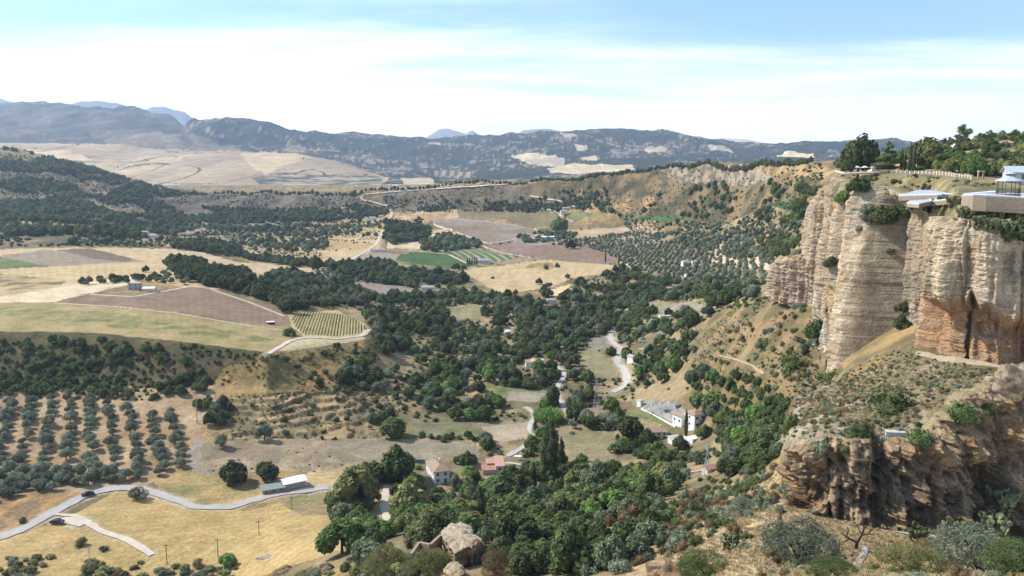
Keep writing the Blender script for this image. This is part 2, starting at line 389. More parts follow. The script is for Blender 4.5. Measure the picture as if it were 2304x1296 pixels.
# ---- colours: each region is a patch of land with its own cover
C = dict(straw=(0.385,0.262,0.115), straw2=(0.44,0.325,0.165), pale=(0.56,0.45,0.28), soil=(0.165,0.118,0.072), purple=(0.20,0.138,0.082),
         greyearth=(0.27,0.225,0.17), green=(0.075,0.125,0.04), dkgreen=(0.045,0.085,0.03), scrub=(0.155,0.125,0.065), dryg=(0.20,0.18,0.075),
         orange=(0.36,0.22,0.095), rock=(0.40,0.33,0.24), tan=(0.47,0.345,0.195), pinktan=(0.36,0.265,0.18), gold=(0.58,0.44,0.22), floor=(0.15,0.125,0.065))
C = {k: np.array(v) for k, v in C.items()}
def paint(colr, PX, PY, YY, poly, c, ymin=0, ymax=1e9, w=1.0, mottle=0.0, mc=None, ms=20.0, seed=0, rag=4.0):
    # ragged edge: shift the lookup a little by noise
    m = (YY >= ymin) & (YY <= ymax)
    dx = rag * _RN[0][:PX.shape[0], :] if _RN[0].shape == PX.shape else 0
    ins = inpoly(PX + dx, PY + (rag*0.35) * (_RN[1] if _RN[1].shape == PX.shape else 0), poly) & m
    cc = C[c] if isinstance(c, str) else np.array(c)
    if mc is not None:
        mm = C[mc] if isinstance(mc, str) else np.array(mc)
        X_ = (YY * TT[None, :])[ins]; n = fbm(X_/ms, YY[ins]/ms, _ZZ[0][ins]/(ms*0.8), 4, seed)
        f = smooth(n, -mottle, mottle)[:, None] if mottle > 0 else 0
        val = cc[None]*(1-f) + mm[None]*f
    else: val = np.broadcast_to(cc, (ins.sum(), 3))
    colr[ins] = colr[ins]*(1-w) + val*w
    return ins
_RN = [fbm(GX/18, GY/18, 0, 3, 91), fbm(GX/18, GY/18, 0, 3, 92)]; _ZZ = [GZ]
n_big = fbm(GX/60, GY/60, GZ/50, 4, 1); n_mid = fbm(GX/14, GY/14, GZ/12, 4, 2); n_sm = fbm(GX/3.2, GY/3.2, GZ/3.2, 3, 3)
f = smooth(n_mid*0.6 + n_big*0.5, -0.25, 0.3)[..., None]
GC = mix(C['scrub'], C['straw']*0.8, f)
flatm = np.zeros(GX.shape)              # 1 where the land is worked and smooth
def P(poly, c, fl=0.0, **k):
    k.setdefault('rag', 3.0 if fl else 16.0)
    ins = paint(GC, GPX, GPY, GY, poly, c, **k)
    if fl: flatm[ins] = np.maximum(flatm[ins], fl)
    return ins
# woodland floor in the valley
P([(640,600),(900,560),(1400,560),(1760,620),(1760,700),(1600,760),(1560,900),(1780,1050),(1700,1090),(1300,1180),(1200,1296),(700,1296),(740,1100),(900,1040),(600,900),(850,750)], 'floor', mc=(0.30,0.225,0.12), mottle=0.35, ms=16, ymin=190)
# left: hill, rim and slopes
P([(-300,300),(0,330),(300,410),(480,438),(800,436),(820,480),(700,560),(400,555),(0,560),(-300,560)], (0.095,0.085,0.048), mc=(0.26,0.19,0.105), mottle=0.28, ms=60, ymin=850, seed=5, rag=8)
P([(0,330),(110,350),(220,390),(150,395),(40,365),(0,360)], 'straw', mc='scrub', mottle=0.3, ms=40, ymin=1500)
P([(30,460),(90,440),(130,480),(80,510),(40,500)], 'pinktan', mc='scrub', mottle=0.2, ms=40, ymin=900, rag=12)
P([(330,505),(460,500),(520,540),(700,500),(760,470),(870,460),(880,480),(860,560),(740,590),(600,600),(480,560),(330,545)], 'greyearth', mc='straw', mottle=0.3, ms=35, ymin=850, rag=10)
P([(700,520),(780,498),(868,500),(850,560),(790,590),(700,597),(620,580),(700,545)], 'tan', 0.8, mc='straw', mottle=0.4, ms=60, ymin=850)
P([(270,440),(800,437),(820,470),(640,480),(420,485),(260,470)], (0.10,0.085,0.055), mc=(0.19,0.15,0.1), mottle=0.3, ms=30, ymin=1500)
# middle distance: rim slopes, fields
P([(800,440),(1250,405),(1500,380),(1850,365),(1850,480),(1800,560),(1700,520),(1500,500),(1300,470),(1000,480),(820,480)], (0.085,0.075,0.04), mc=(0.22,0.155,0.08), mottle=0.3, ms=30, ymin=600, seed=8)
P([(860,432),(1010,425),(1010,475),(880,472)], (0.20,0.165,0.12), mc='scrub', mottle=0.3, ms=30, ymin=1500)
P([(1000,428),(1180,412),(1190,440),(1100,455),(990,470)], (0.22,0.17,0.125), mc='scrub', mottle=0.5, ms=25, ymin=1500)
P([(1480,385),(1600,374),(1700,370),(1760,378),(1720,415),(1620,420),(1500,408)], (0.33,0.265,0.19), mc=(0.15,0.12,0.08), mottle=0.25, ms=9, ymin=900, seed=31)
P([(1700,368),(1850,366),(1880,385),(1860,400),(1740,395),(1690,380)], 'straw', mc='scrub', mottle=0.35, ms=25, ymin=600)
P([(1330,455),(1470,440),(1480,470),(1400,485),(1320,480)], 'orange', mc='scrub', mottle=0.4, ms=22, ymin=900, rag=10)
P([(900,480),(1020,470),(1040,490),(960,500),(880,500)], 'orange', mc='tan', mottle=0.4, ms=22, ymin=1100)
P([(1040,475),(1080,470),(1230,480),(1265,485),(1250,505),(1200,512),(1150,500),(1030,485)], (0.20,0.185,0.085), 1, mc='soil', mottle=0.8, ms=60, ymin=1100)
P([(1190,465),(1240,465),(1245,472),(1190,472)], 'green', 1, ymin=1200)
P([(1270,480),(1350,478),(1360,485),(1300,500),(1270,498)], 'green', 1, mc='dryg', mottle=0.5, ms=40, ymin=1000)
P([(980,492),(1040,490),(1180,510),(1210,520),(1160,540),(1100,548),(1080,545),(1000,512),(970,500)], 'purple', 1, mc='greyearth', mottle=0.7, ms=80, ymin=1000)
P([(870,545),(960,520),(1000,515),(1030,525),(960,548),(940,562),(870,560)], 'pale', 1, mc='straw2', mottle=0.7, ms=40, ymin=900)
P([(850,565),(890,558),(930,565),(900,573),(860,571)], 'purple', 1, ymin=800)
P([(800,575),(850,568),(910,575),(890,588),(790,590)], 'greyearth', 1, ymin=800)
P([(900,572),(980,566),(1010,570),(1070,595),(1040,605),(990,603),(930,592),(890,585)], 'dkgreen', 1, mc='green', mottle=0.5, ms=25, ymin=700)
vine1 = P([(1005,568),(1050,558),(1105,562),(1120,572),(1180,578),(1130,588),(1080,590),(1040,580)], 'green', 1, ymin=750)
P([(1110,555),(1180,540),(1260,550),(1370,560),(1400,580),(1360,600),(1280,590),(1200,578),(1150,570)], 'purple', 1, mc=(0.25,0.17,0.14), mottle=0.6, ms=60, ymin=750)
P([(1160,525),(1290,528),(1320,545),(1200,552),(1150,540)], 'greyearth', 1, ymin=800)
P([(1260,520),(1440,508),(1500,515),(1460,530),(1350,532),(1270,535)], 'tan', 1, mc='pinktan', mottle=0.6, ms=50, ymin=900)
P([(1410,488),(1530,488),(1560,498),(1520,502),(1450,494)], 'green', 1, ymin=900)
P([(1380,530),(1700,520),(1740,600),(1700,640),(1560,620),(1420,600),(1350,560)], (0.33,0.25,0.15), 0.6, mc='scrub', mottle=0.9, ms=25, ymin=500)
P([(1640,545),(1740,570),(1740,610),(1600,590),(1580,560)], (0.50,0.38,0.25), 0.7, ymin=450)
P([(1690,480),(1740,455),(1810,450),(1820,490),(1810,540),(1700,540),(1600,520)], (0.36,0.27,0.15), 0.5, mc='scrub', mottle=0.5, ms=25, ymin=450)
P([(1730,455),(1810,452),(1813,462),(1812,482),(1790,478),(1730,462)], 'dkgreen', 1, ymin=450)
P([(1050,605),(1150,595),(1220,585),(1390,597),(1360,615),(1290,625),(1240,645),(1160,660),(1120,660),(1080,635),(1040,610)], 'tan', 1, mc='straw2', mottle=0.6, ms=40, ymin=600)
P([(1235,650),(1285,640),(1270,668),(1240,668)], 'gold', 1, ymin=500)
P([(1190,595),(1240,590),(1250,603),(1180,604)], 'orange', 1, mc='scrub', mottle=0.3, ms=8, ymin=600)
P([(1160,665),(1180,655),(1260,670),(1250,690),(1190,690)], 'orange', mc='scrub', mottle=0.5, ms=12, ymin=500)
# left plateau of fields
P([(-300,560),(0,560),(200,556),(430,560),(540,590),(760,600),(760,620),(560,650),(430,650),(250,620),(100,680),(-300,680)], 'tan', 0.9, mc='straw2', mottle=0.6, ms=60, ymin=440)
P([(0,575),(100,562),(250,570),(330,590),(260,592),(120,600),(60,598)], (0.26,0.205,0.14), 1, ymin=500)
P([(130,562),(200,558),(300,582),(290,590),(210,582)], 'soil', 1, ymin=500)
P([(-300,575),(0,578),(110,600),(0,605),(-300,605)], 'dryg', 1, mc='green', mottle=0.6, ms=30, ymin=500)
P([(-300,612),(0,615),(150,632),(120,660),(0,665),(-300,665)], 'scrub', mc='straw2', mottle=0.3, ms=15, ymin=440, rag=8)
P([(0,668),(190,636),(300,620),(340,628),(180,665),(120,680),(-200,690),(-300,690)], 'pale', 1, ymin=440)
P([(120,680),(220,660),(330,660),(430,645),(470,648),(560,675),(640,690),(655,715),(640,735),(560,728),(400,700),(250,690)], (0.195,0.132,0.082), 1, mc=(0.235,0.168,0.108), mottle=0.7, ms=30, ymin=380)
P([(-300,680),(120,680),(400,702),(560,730),(650,742),(655,765),(600,797),(400,768),(200,748),(0,745),(-300,745)], (0.33,0.25,0.12), 1, mc=(0.28,0.225,0.09), mottle=0.4, ms=10, ymin=380)
P([(-300,694),(0,692),(200,698),(400,722),(550,752),(630,764),(560,772),(380,748),(160,724),(0,708),(-300,708)], (0.18,0.175,0.065), 1, mc=(0.31,0.24,0.11), mottle=0.25, ms=7, ymin=380, rag=10)
vine2 = P([(648,705),(760,698),(830,735),(815,752),(760,760),(680,755),(655,735)], (0.43,0.34,0.17), 1, ymin=380)
P([(600,797),(655,765),(690,758),(760,764),(830,752),(850,775),(640,800)], (0.45,0.36,0.21), 0.5, ymin=380)
P([(430,800),(650,790),(850,760),(830,880),(640,880),(480,860)], (0.31,0.20,0.085), mc=(0.19,0.15,0.06), mottle=0.5, ms=14, ymin=350, rag=8)
# bank below the field: scrub colour darkened to paint in the hollow's shade
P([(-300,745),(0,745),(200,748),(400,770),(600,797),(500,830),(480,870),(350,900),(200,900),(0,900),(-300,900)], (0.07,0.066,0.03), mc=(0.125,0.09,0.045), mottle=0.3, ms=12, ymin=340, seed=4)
# olive grove ground
P([(-300,880),(100,890),(250,870),(480,870),(480,960),(440,1000),(430,1060),(330,1090),(180,1110),(60,1160),(-300,1200)], (0.325,0.215,0.115), mc=(0.40,0.29,0.165), mottle=0.5, ms=9, ymin=240, seed=6)
P([(-300,1130),(0,1120),(150,1100),(180,1110),(60,1170),(0,1200),(-300,1200)], (0.23,0.155,0.08), mc='orange', mottle=0.3, ms=6, ymin=230)
# terraces and bare earth in the middle
P([(500,900),(700,880),(850,900),(900,980),(700,1000),(500,980)], (0.36,0.255,0.13), mc='scrub', mottle=0.35, ms=9, ymin=300)
P([(440,1000),(560,985),(760,985),(1000,990),(1075,1000),(1075,1030),(860,1040),(760,1065),(600,1060),(480,1070),(440,1050)], (0.215,0.17,0.11), 0.4, mc=(0.32,0.245,0.15), mottle=0.35, ms=9, ymin=270)
P([(740,1000),(900,992),(1075,1000),(1078,1028),(950,1034),(820,1030)], (0.27,0.225,0.16), 1, mc=(0.21,0.18,0.115), mottle=0.6, ms=14, ymin=280)
P([(640,1090),(700,1060),(780,1055),(800,1085),(740,1095)], 'straw2', 0.8, ymin=240)
P([(430,1050),(520,1080),(620,1110),(520,1140),(380,1120),(340,1080)], 'straw', 0.6, mc='dryg', mottle=0.6, ms=10, ymin=240)
P([(180,1150),(260,1105),(340,1110),(420,1140),(560,1150),(740,1100),(760,1180),(790,1240),(720,1296),(0,1296),(-300,1296),(-300,1225),(60,1200)], (0.42,0.29,0.125), 0.9, mc=(0.36,0.26,0.105), mottle=0.6, ms=14, ymin=205)
P([(600,1118),(740,1105),(760,1160),(690,1160)], (0.30,0.215,0.12), mc='dryg', mottle=0.3, ms=6, ymin=220)
P([(430,985),(455,985),(465,1070),(430,1060)], 'greyearth', ymin=250)
# small plots round the houses
P([(1140,872),(1180,870),(1240,880),(1240,905),(1180,905)], (0.17,0.16,0.085), 1, ymin=300)
P([(1140,880),(1240,885),(1245,900),(1190,905),(1120,900)], 'greyearth', 1, ymin=300)
P([(1070,862),(1150,868),(1140,900),(1080,890)], 'green', 1, mc='bright' if 'bright' in C else 'dryg', mottle=0.4, ms=6, ymin=300)
P([(920,950),(1040,940),(1190,950),(1188,985),(1140,995),(1080,985),(940,980)], (0.24,0.205,0.14), 1, mc=(0.15,0.15,0.07), mottle=0.5, ms=12, ymin=290)
P([(1085,960),(1188,950),(1188,985),(1130,995),(1090,985)], (0.35,0.28,0.19), 1, ymin=290)
P([(1290,790),(1340,780),(1390,830),(1380,860),(1310,840)], (0.24,0.20,0.13), 1, mc='dryg', mottle=0.4, ms=8, ymin=330)
P([(1310,760),(1380,750),(1400,780),(1320,790)], (0.22,0.19,0.14), 1, ymin=330)
P([(1380,900),(1440,905),(1530,950),(1520,965),(1440,940),(1370,925)], 'dryg', 1, mc='green', mottle=0.4, ms=8, ymin=300)
P([(1370,905),(1420,905),(1440,925),(1380,920)], 'soil', 1, ymin=300)
P([(1240,985),(1330,965),(1380,970),(1390,1010),(1370,1045),(1280,1035),(1250,1000)], (0.28,0.225,0.14), 0.7, mc=(0.21,0.18,0.09), mottle=0.4, ms=9, ymin=270)
P([(1430,900),(1520,905),(1545,930),(1530,960),(1450,920)], (0.29,0.27,0.235), 1, ymin=300)
P([(1000,690),(1060,682),(1095,695),(1080,718),(1010,720)], (0.27,0.23,0.13), 1, mc='dryg', mottle=0.5, ms=10, ymin=450)
P([(780,632),(900,640),(960,660),(900,668),(800,650)], (0.26,0.205,0.155), 1, ymin=500)
P([(1450,680),(1560,680),(1620,700),(1550,715),(1450,700)], 'greyearth', 0.7, mc='dryg', mottle=0.3, ms=10, ymin=400)
P([(1500,760),(1400,715),(1480,710),(1520,730)], (0.20,0.19,0.11), 0.7, ymin=400)
# hillside under the cliffs
P([(1560,740),(1600,700),(1700,675),(1780,665),(1860,690),(1900,760),(1900,860),(1800,960),(1740,1010),(1640,870),(1560,800)], (0.25,0.175,0.09), mc=(0.13,0.11,0.05), mottle=0.3, ms=8, ymin=180, seed=12)
P([(1610,860),(1800,850),(1800,1000),(1740,1060),(1600,960)], (0.22,0.155,0.07), mc=(0.08,0.085,0.035), mottle=0.4, ms=9, ymin=180, seed=13)
P([(1800,860),(1900,850),(2040,800),(2260,830),(2304,860),(2600,880),(2300,900),(2200,930),(2060,1000),(1780,1010)], (0.26,0.21,0.135), mc=(0.145,0.12,0.065), mottle=0.35, ms=3, ymin=96, ymax=260, seed=14)
P([(1790,930),(1830,870),(1960,900),(1900,970),(1800,1010),(1740,1030)], (0.34,0.285,0.195), mc=(0.20,0.165,0.11), mottle=0.3, ms=2.5, ymin=96, ymax=240)
P([(2060,775),(2250,815),(2304,815),(2304,832),(2150,820),(2050,795)], (0.50,0.41,0.27), ymin=96, ymax=240, w=0.75)
P([(1400,1296),(1480,1150),(1560,1080),(1760,1060),(1850,1150),(2300,1190),(2600,1200),(2600,1330),(1350,1330)], (0.40,0.30,0.165), mc=(0.24,0.18,0.095), mottle=0.5, ms=4, ymax=190, seed=15)
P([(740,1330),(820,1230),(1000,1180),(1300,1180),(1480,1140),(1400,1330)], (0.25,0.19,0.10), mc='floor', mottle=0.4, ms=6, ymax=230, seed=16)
# plateau on top of the cliffs
P([(1860,400),(2304,300),(2600,290),(2600,530),(2150,495),(2040,470),(1880,415)], (0.30,0.23,0.12), mc=(0.16,0.14,0.065), mottle=0.4, ms=7, ymin=100, ymax=1100, seed=17)
# thin rows of vines
def rows(ins, ang, period, c):
    u = GX[ins]*math.cos(ang) + GY[ins]*math.sin(ang)
    f = smooth(np.sin(u*2*math.pi/period), 0.0, 0.6)[:, None]
    GC[ins] = GC[ins]*(1-f) + np.array(c)[None]*f
rows(vine1, 0.9, 7.0, (0.30,0.27,0.17))
fu = flatm > 0.5
ang_ = 0.9*np.floor(vnoise(GX/170, GY/170, 0, 55)*4)
fur = np.sin((GX*np.cos(ang_) + GY*np.sin(ang_))*2*np.pi/np.maximum(3.5, GY/110)) 
GC *= np.where(fu, 1 + 0.05*fur + 0.10*fbm(GX/9, GY/30, 0, 3, 57), 1)[..., None]
# small scale break up of everything
GC *= (1 + 0.16*n_sm + 0.14*n_mid)[..., None]
# relief
rough = 1 - flatm
amp = np.clip(GY/450, 0.18, 3.2)
relief = rough * amp * (1.1*n_mid + 0.55*n_sm) + rough * np.clip(GY/300, 0.1, 6) * n_big*0.9
# gullies on the rim slopes and the left hill
far = smooth(GY, 900, 1500) * (GY < 2450)
relief += far * rough * 9.0 * (-np.abs(fbm(GX/110, GY/170, 0, 3, 33))*2 + 0.5)
ter = inpoly(GPX, GPY, [(500,895),(700,880),(900,890),(900,985),(500,985)]) & (GY > 300)
zz = (GZ + relief*0.4 + 1.2*n_mid)[ter]; stepz = 1.7
relief[ter] += 0.35*n_sm[ter]; fr = np.mod(zz/stepz + 0.25*n_sm[ter], 1.0); relief[ter] += stepz * (smooth(fr, 0.62, 0.98) - fr)
keep = ((GY > GY[GK[6]][None]*0 + 0))
GZ = GZ + relief
# the ground is cut away under the cliff meshes, which carry the real faces
for k0, k1, pa, pb in ((5, 6, 1884, 3000), (2, 3, 1768, 3000)):
    r0, r1 = GK[k0], GK[k1]; cut = int((r1-r0)*0.9)
    cm = (PXS > pa)
    low = GZ[r0, cm][None] - np.linspace(0.3, 3.0, cut)[:, None]
    GZ[r0+1:r0+1+cut][:, cm] = np.minimum(GZ[r0+1:r0+1+cut][:, cm], low)
def grid_faces(nr, nc):
    i = np.arange((nr-1)*(nc-1)); r = i // (nc-1); c = i % (nc-1); a = r*nc + c
    return np.stack([a, a+1, a+nc+1, a+nc], 1)
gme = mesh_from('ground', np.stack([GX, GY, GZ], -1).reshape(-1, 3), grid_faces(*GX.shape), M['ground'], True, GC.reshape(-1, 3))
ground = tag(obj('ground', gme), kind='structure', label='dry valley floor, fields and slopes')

# ---- distant hills
hn1 = fbm(HX/420, HY/420, 0, 5, 41); hn2 = fbm(HX/120, HY/150, 0, 4, 42); hn3 = fbm(HX/38, HY/60, HZ/30, 3, 43)
_RN = [fbm(HX/180, HY/180, 0, 3, 95), fbm(HX/180, HY/180, 0, 3, 96)]; _ZZ = [HZ]
wood = np.array((0.036,0.048,0.032)); open_ = np.array((0.27,0.215,0.14))
hn4 = fbm(HX/14, HY/34, 0, 2, 44)
cover = smooth(hn3*0.55 + 0.6*hn4 + 0.55*hn2 + 0.6*hn1, 0.26, 0.44)[..., None]
HC = wood*(1-cover) + open_*cover
def PH(poly, c, **k): return paint(HC, HPX, HPY, HY, poly, c, **k)
PH([(-300,200),(0,225),(420,260),(420,300),(560,340),(300,330),(0,326),(-300,326)], (0.062,0.066,0.050), mc=(0.155,0.13,0.10), mottle=0.4, ms=220)
PH([(200,300),(420,298),(560,345),(420,340),(260,330)], (0.22,0.18,0.12), mc=(0.12,0.11,0.07), mottle=0.4, ms=260)
tanf = PH([(-300,328),(0,326),(250,325),(420,332),(560,340),(650,345),(720,362),(800,382),(880,405),(860,412),(760,420),(600,425),(440,432),(-300,440)], (0.37,0.27,0.165), mc=(0.43,0.325,0.195), mottle=0.4, ms=350)
ln = inpoly(HPX, HPY, [(-300,328),(0,326),(250,325),(560,343),(720,362),(880,405),(600,425),(440,432),(-300,440)])
cell = np.abs(vnoise(HX/420+3, HY/900, 0, 71)) < 0.035; cell2 = np.abs(vnoise(HX/260, HY/520+7, 0, 72)) < 0.02
HC[ln & (cell | cell2)] = (0.09,0.085,0.05)
HC[ln] *= (1 + 0.30*np.round(vnoise(HX/380, HY/760, 0, 73)*3)/3)[ln][:, None]
PH([(540,345),(620,338),(700,358),(640,370),(600,395),(560,370)], (0.52,0.38,0.215))
PH([(640,372),(720,362),(830,390),(840,400),(700,380)], (0.33,0.255,0.17))
PH([(190,345),(330,330),(410,340),(400,352),(260,360)], (0.37,0.28,0.18))
PH([(410,350),(530,350),(540,360),(440,378),(410,370)], (0.34,0.26,0.17))
PH([(0,345),(150,340),(210,360),(100,366)], (0.56,0.41,0.24))
PH([(560,395),(650,390),(860,405),(860,420),(600,425)], (0.36,0.28,0.19), mc=(0.07,0.085,0.05), mottle=0.2, ms=50)
PH([(420,420),(600,418),(640,430),(420,436)], (0.22,0.19,0.15))
PH([(1145,350),(1180,341),(1250,348),(1272,366),(1258,378),(1190,370)], (0.62,0.50,0.30))
PH([(1180,362),(1268,352),(1270,378),(1220,378)], (0.42,0.34,0.25))
PH([(1230,383),(1290,370),(1350,375),(1420,372),(1430,385),(1300,395),(1240,392)], (0.60,0.48,0.29), mc=(0.45,0.36,0.24), mottle=0.3, ms=200)
PH([(1300,352),(1340,352),(1345,362),(1310,360)], (0.52,0.42,0.26))
PH([(1745,350),(1770,343),(1830,347),(1835,358),(1750,358)], (0.66,0.50,0.29))
PH([(1290,327),(1320,325),(1320,340),(1300,340)], (0.50,0.40,0.26)); PH([(1450,330),(1500,327),(1495,340),(1460,340)], (0.50,0.40,0.26))
PH([(945,320),(990,320),(990,326),(950,326)], (0.45,0.37,0.25)); PH([(1260,300),(1290,300),(1300,309),(1265,310)], (0.38,0.31,0.2))
PH([(1590,325),(1640,332),(1650,342),(1600,336)], (0.45,0.37,0.25))
oli = PH([(970,385),(1060,390),(1070,404),(990,404)], (0.30,0.24,0.16))
u = HX[oli]*0.5 + HY[oli]*0.02; HC[oli] *= np.where(np.sin(u*0.25) > 0.1, 0.35, 1)[:, None]
PH([(900,404),(970,404),(980,414),(910,414)], (0.46,0.37,0.23))
canopy = 1 - cover[..., 0]
tm = np.zeros(HX.shape); tm[tanf] = 1
rl = (1-tm)*(5.0*canopy*(0.5+hn3) + 24*hn2*smooth(HY, 3300, 5200) - 80*np.abs(hn1)*smooth(HY, 4200, 6000) + 6) + tm*38*hn1
rl *= smooth(HY, 3250, 3900)
HC *= (1 + 0.12*hn2)[..., None]
hme = mesh_from('hills', np.stack([HX, HY, HZ + rl], -1).reshape(-1, 3), grid_faces(*HX.shape), M['hill'], True, HC.reshape(-1, 3))
tag(obj('hills', hme), kind='structure', label='wooded hills and tan fields beyond the plateau')
def ridge(name, pts, Y, depth, base, c, label, amp=0.0):
    xs = np.arange(pts[0][0], pts[-1][0]+1, 2.5)
    ys = np.interp(xs, [p[0] for p in pts], [p[1] for p in pts])
    a, b = dirs(xs, ys)
    zt = b*Y; n = 26; V = []
    for i in range(n):
        u = i/(n-1); q = 1 - abs(2*u-1); q = q**0.8
        yy = Y + (u-0.5)*depth
        z = base + (zt*(yy/Y if u <= 0.5 else 1) - base) * q
        nn = fbm(a*Y/700, yy/700, 0, 5, 61)
        z = z + amp*nn*(1-q*0.85)*(q > 0) - amp*0.5*np.abs(fbm(a*Y/1500, yy/4000, 0, 3, 63))*(1-q)
        V.append(np.stack([a*yy, np.full_like(a, yy), z + CAMZ], -1))
    V = np.array(V).reshape(-1, 3)
    nn = fbm(V[:,0]/500, V[:,1]/500, 0, 4, 66)[:, None]
    cc = np.array(c)[None]*(1 + 0.4*nn)
    tag(obj(name, mesh_from(name, V, grid_faces(n, len(xs)), M['hill'], True, cc)), kind='structure', label=label)
ridge('mountains', [(-400,190),(-100,200),(0,213),(30,221),(70,224),(110,226),(140,229),(180,224),(215,223),(265,226),(290,234),(305,241),(320,241),(345,235),(365,234),(395,239),(415,243),(440,262),(560,300),(700,330)], 15000, 3500, -300, (0.16,0.16,0.13), 'far blue mountains on the left', 500)
ridge('mountains', [(900,330),(960,309),(975,300),(990,291),(1010,291),(1035,299),(1048,303),(1056,296),(1063,292),(1072,298),(1085,304),(1110,302),(1150,297),(1165,290),(1178,285),(1200,290),(1225,290),(1240,287),(1260,291),(1280,297),(1330,305),(1420,330)], 15400, 3500, -300, (0.26,0.24,0.22), 'far jagged grey blue peaks in the centre', 500)
ridge('hills', [(1500,335),(1580,314),(1600,308),(1640,306),(1680,310),(1720,318),(1760,324),(1840,335)], 9600, 2400, -100, (0.50,0.41,0.30), 'pale bare hill behind the wooded ridge', 120)

# ------------------------------------------------------------------ looking things up on the ground
ENV = np.minimum.accumulate(GPY, axis=0)       # silhouette so far, per column (before relief)
_, GPY2 = proj(GX, GY, GZ)
ENV = np.minimum.accumulate(GPY2, axis=0)
def ground_z(x, y):
    x = np.atleast_1d(np.asarray(x, float)); y = np.atleast_1d(np.asarray(y, float))
    t = x / y; c = np.clip(np.interp(t, TT, np.arange(NC)), 0, NC-1.001); i = c.astype(int); f = c - i
    z = np.empty(len(x))
    for n in range(len(x)):
        z0 = np.interp(y[n], GY[:, i[n]], GZ[:, i[n]]); z1 = np.interp(y[n], GY[:, i[n]+1], GZ[:, i[n]+1])
        z[n] = z0*(1-f[n]) + z1*f[n]
    return z
def hit(px, py, ymin=0):
    """first point of the ground seen through a pixel of the photograph"""
    a, b = dirs(px, py)
    i = int(np.clip(np.searchsorted(TT, a), 0, NC-1))
    e = np.where(GY[:, i] >= ymin, GPY2[:, i], 1e9)
    k = int(np.argmax(e <= py))
    if e[k] > py or k == 0: k = max(k, 1)
    p0, p1 = GPY2[k-1, i], GPY2[k, i]
    u = 0 if p0 == p1 else min(max((p0-py)/(p0-p1), 0), 1)
    Y = GY[k-1, i]*(1-u) + GY[k, i]*u
    return Vector((a*Y, Y, float(ground_z(a*Y, Y)[0])))
def scatter(poly, spacing, rot=0.0, jit=0.35, ymin=0, ymax=1e9, thr=None, ns=40.0, seed=1, aspect=1.0, occl=6.0):
    """points on a jittered grid on the land inside a patch of ground; thr keeps only the clumps"""
    poly = np.array(poly, float)
    m = inpoly(GPX, GPY, poly) & (GY > ymin) & (GY < ymax)
    if not m.any(): return np.zeros((0, 3))
    X0, X1, Y0, Y1 = GX[m].min(), GX[m].max(), GY[m].min(), GY[m].max()
    cx, cy = (X0+X1)/2, (Y0+Y1)/2; R = math.hypot(X1-X0, Y1-Y0)/2 + spacing
    g = np.arange(-R, R, spacing); g2 = np.arange(-R, R, spacing*aspect)
    A, B = np.meshgrid(g, g2)
    rr = np.random.default_rng(seed)
    A = A + rr.uniform(-jit, jit, A.shape)*spacing; B = B + rr.uniform(-jit, jit, B.shape)*spacing*aspect
    x = (cx + A*math.cos(rot) - B*math.sin(rot)).ravel(); y = (cy + A*math.sin(rot) + B*math.cos(rot)).ravel()
    ok = (x > X0) & (x < X1) & (y > Y0) & (y < Y1); x = x[ok]; y = y[ok]
    if thr is not None:
        ok = fbm(x/ns, y/ns, 0, 3, seed+200) > thr; x = x[ok]; y = y[ok]
    if not len(x): return np.zeros((0, 3))
    z = ground_z(x, y); px, py = proj(x, y, z)
    ok = inpoly(px, py, poly)
    c = np.clip(np.searchsorted(TT, x/y), 0, NC-1)
    for n in np.nonzero(ok)[0]:
        k = int(np.searchsorted(GY[:, c[n]], y[n]*0.985))
        if k > 1 and ENV[k-1, c[n]] < py[n] - occl: ok[n] = False
    return np.stack([x, y, z], -1)[ok]
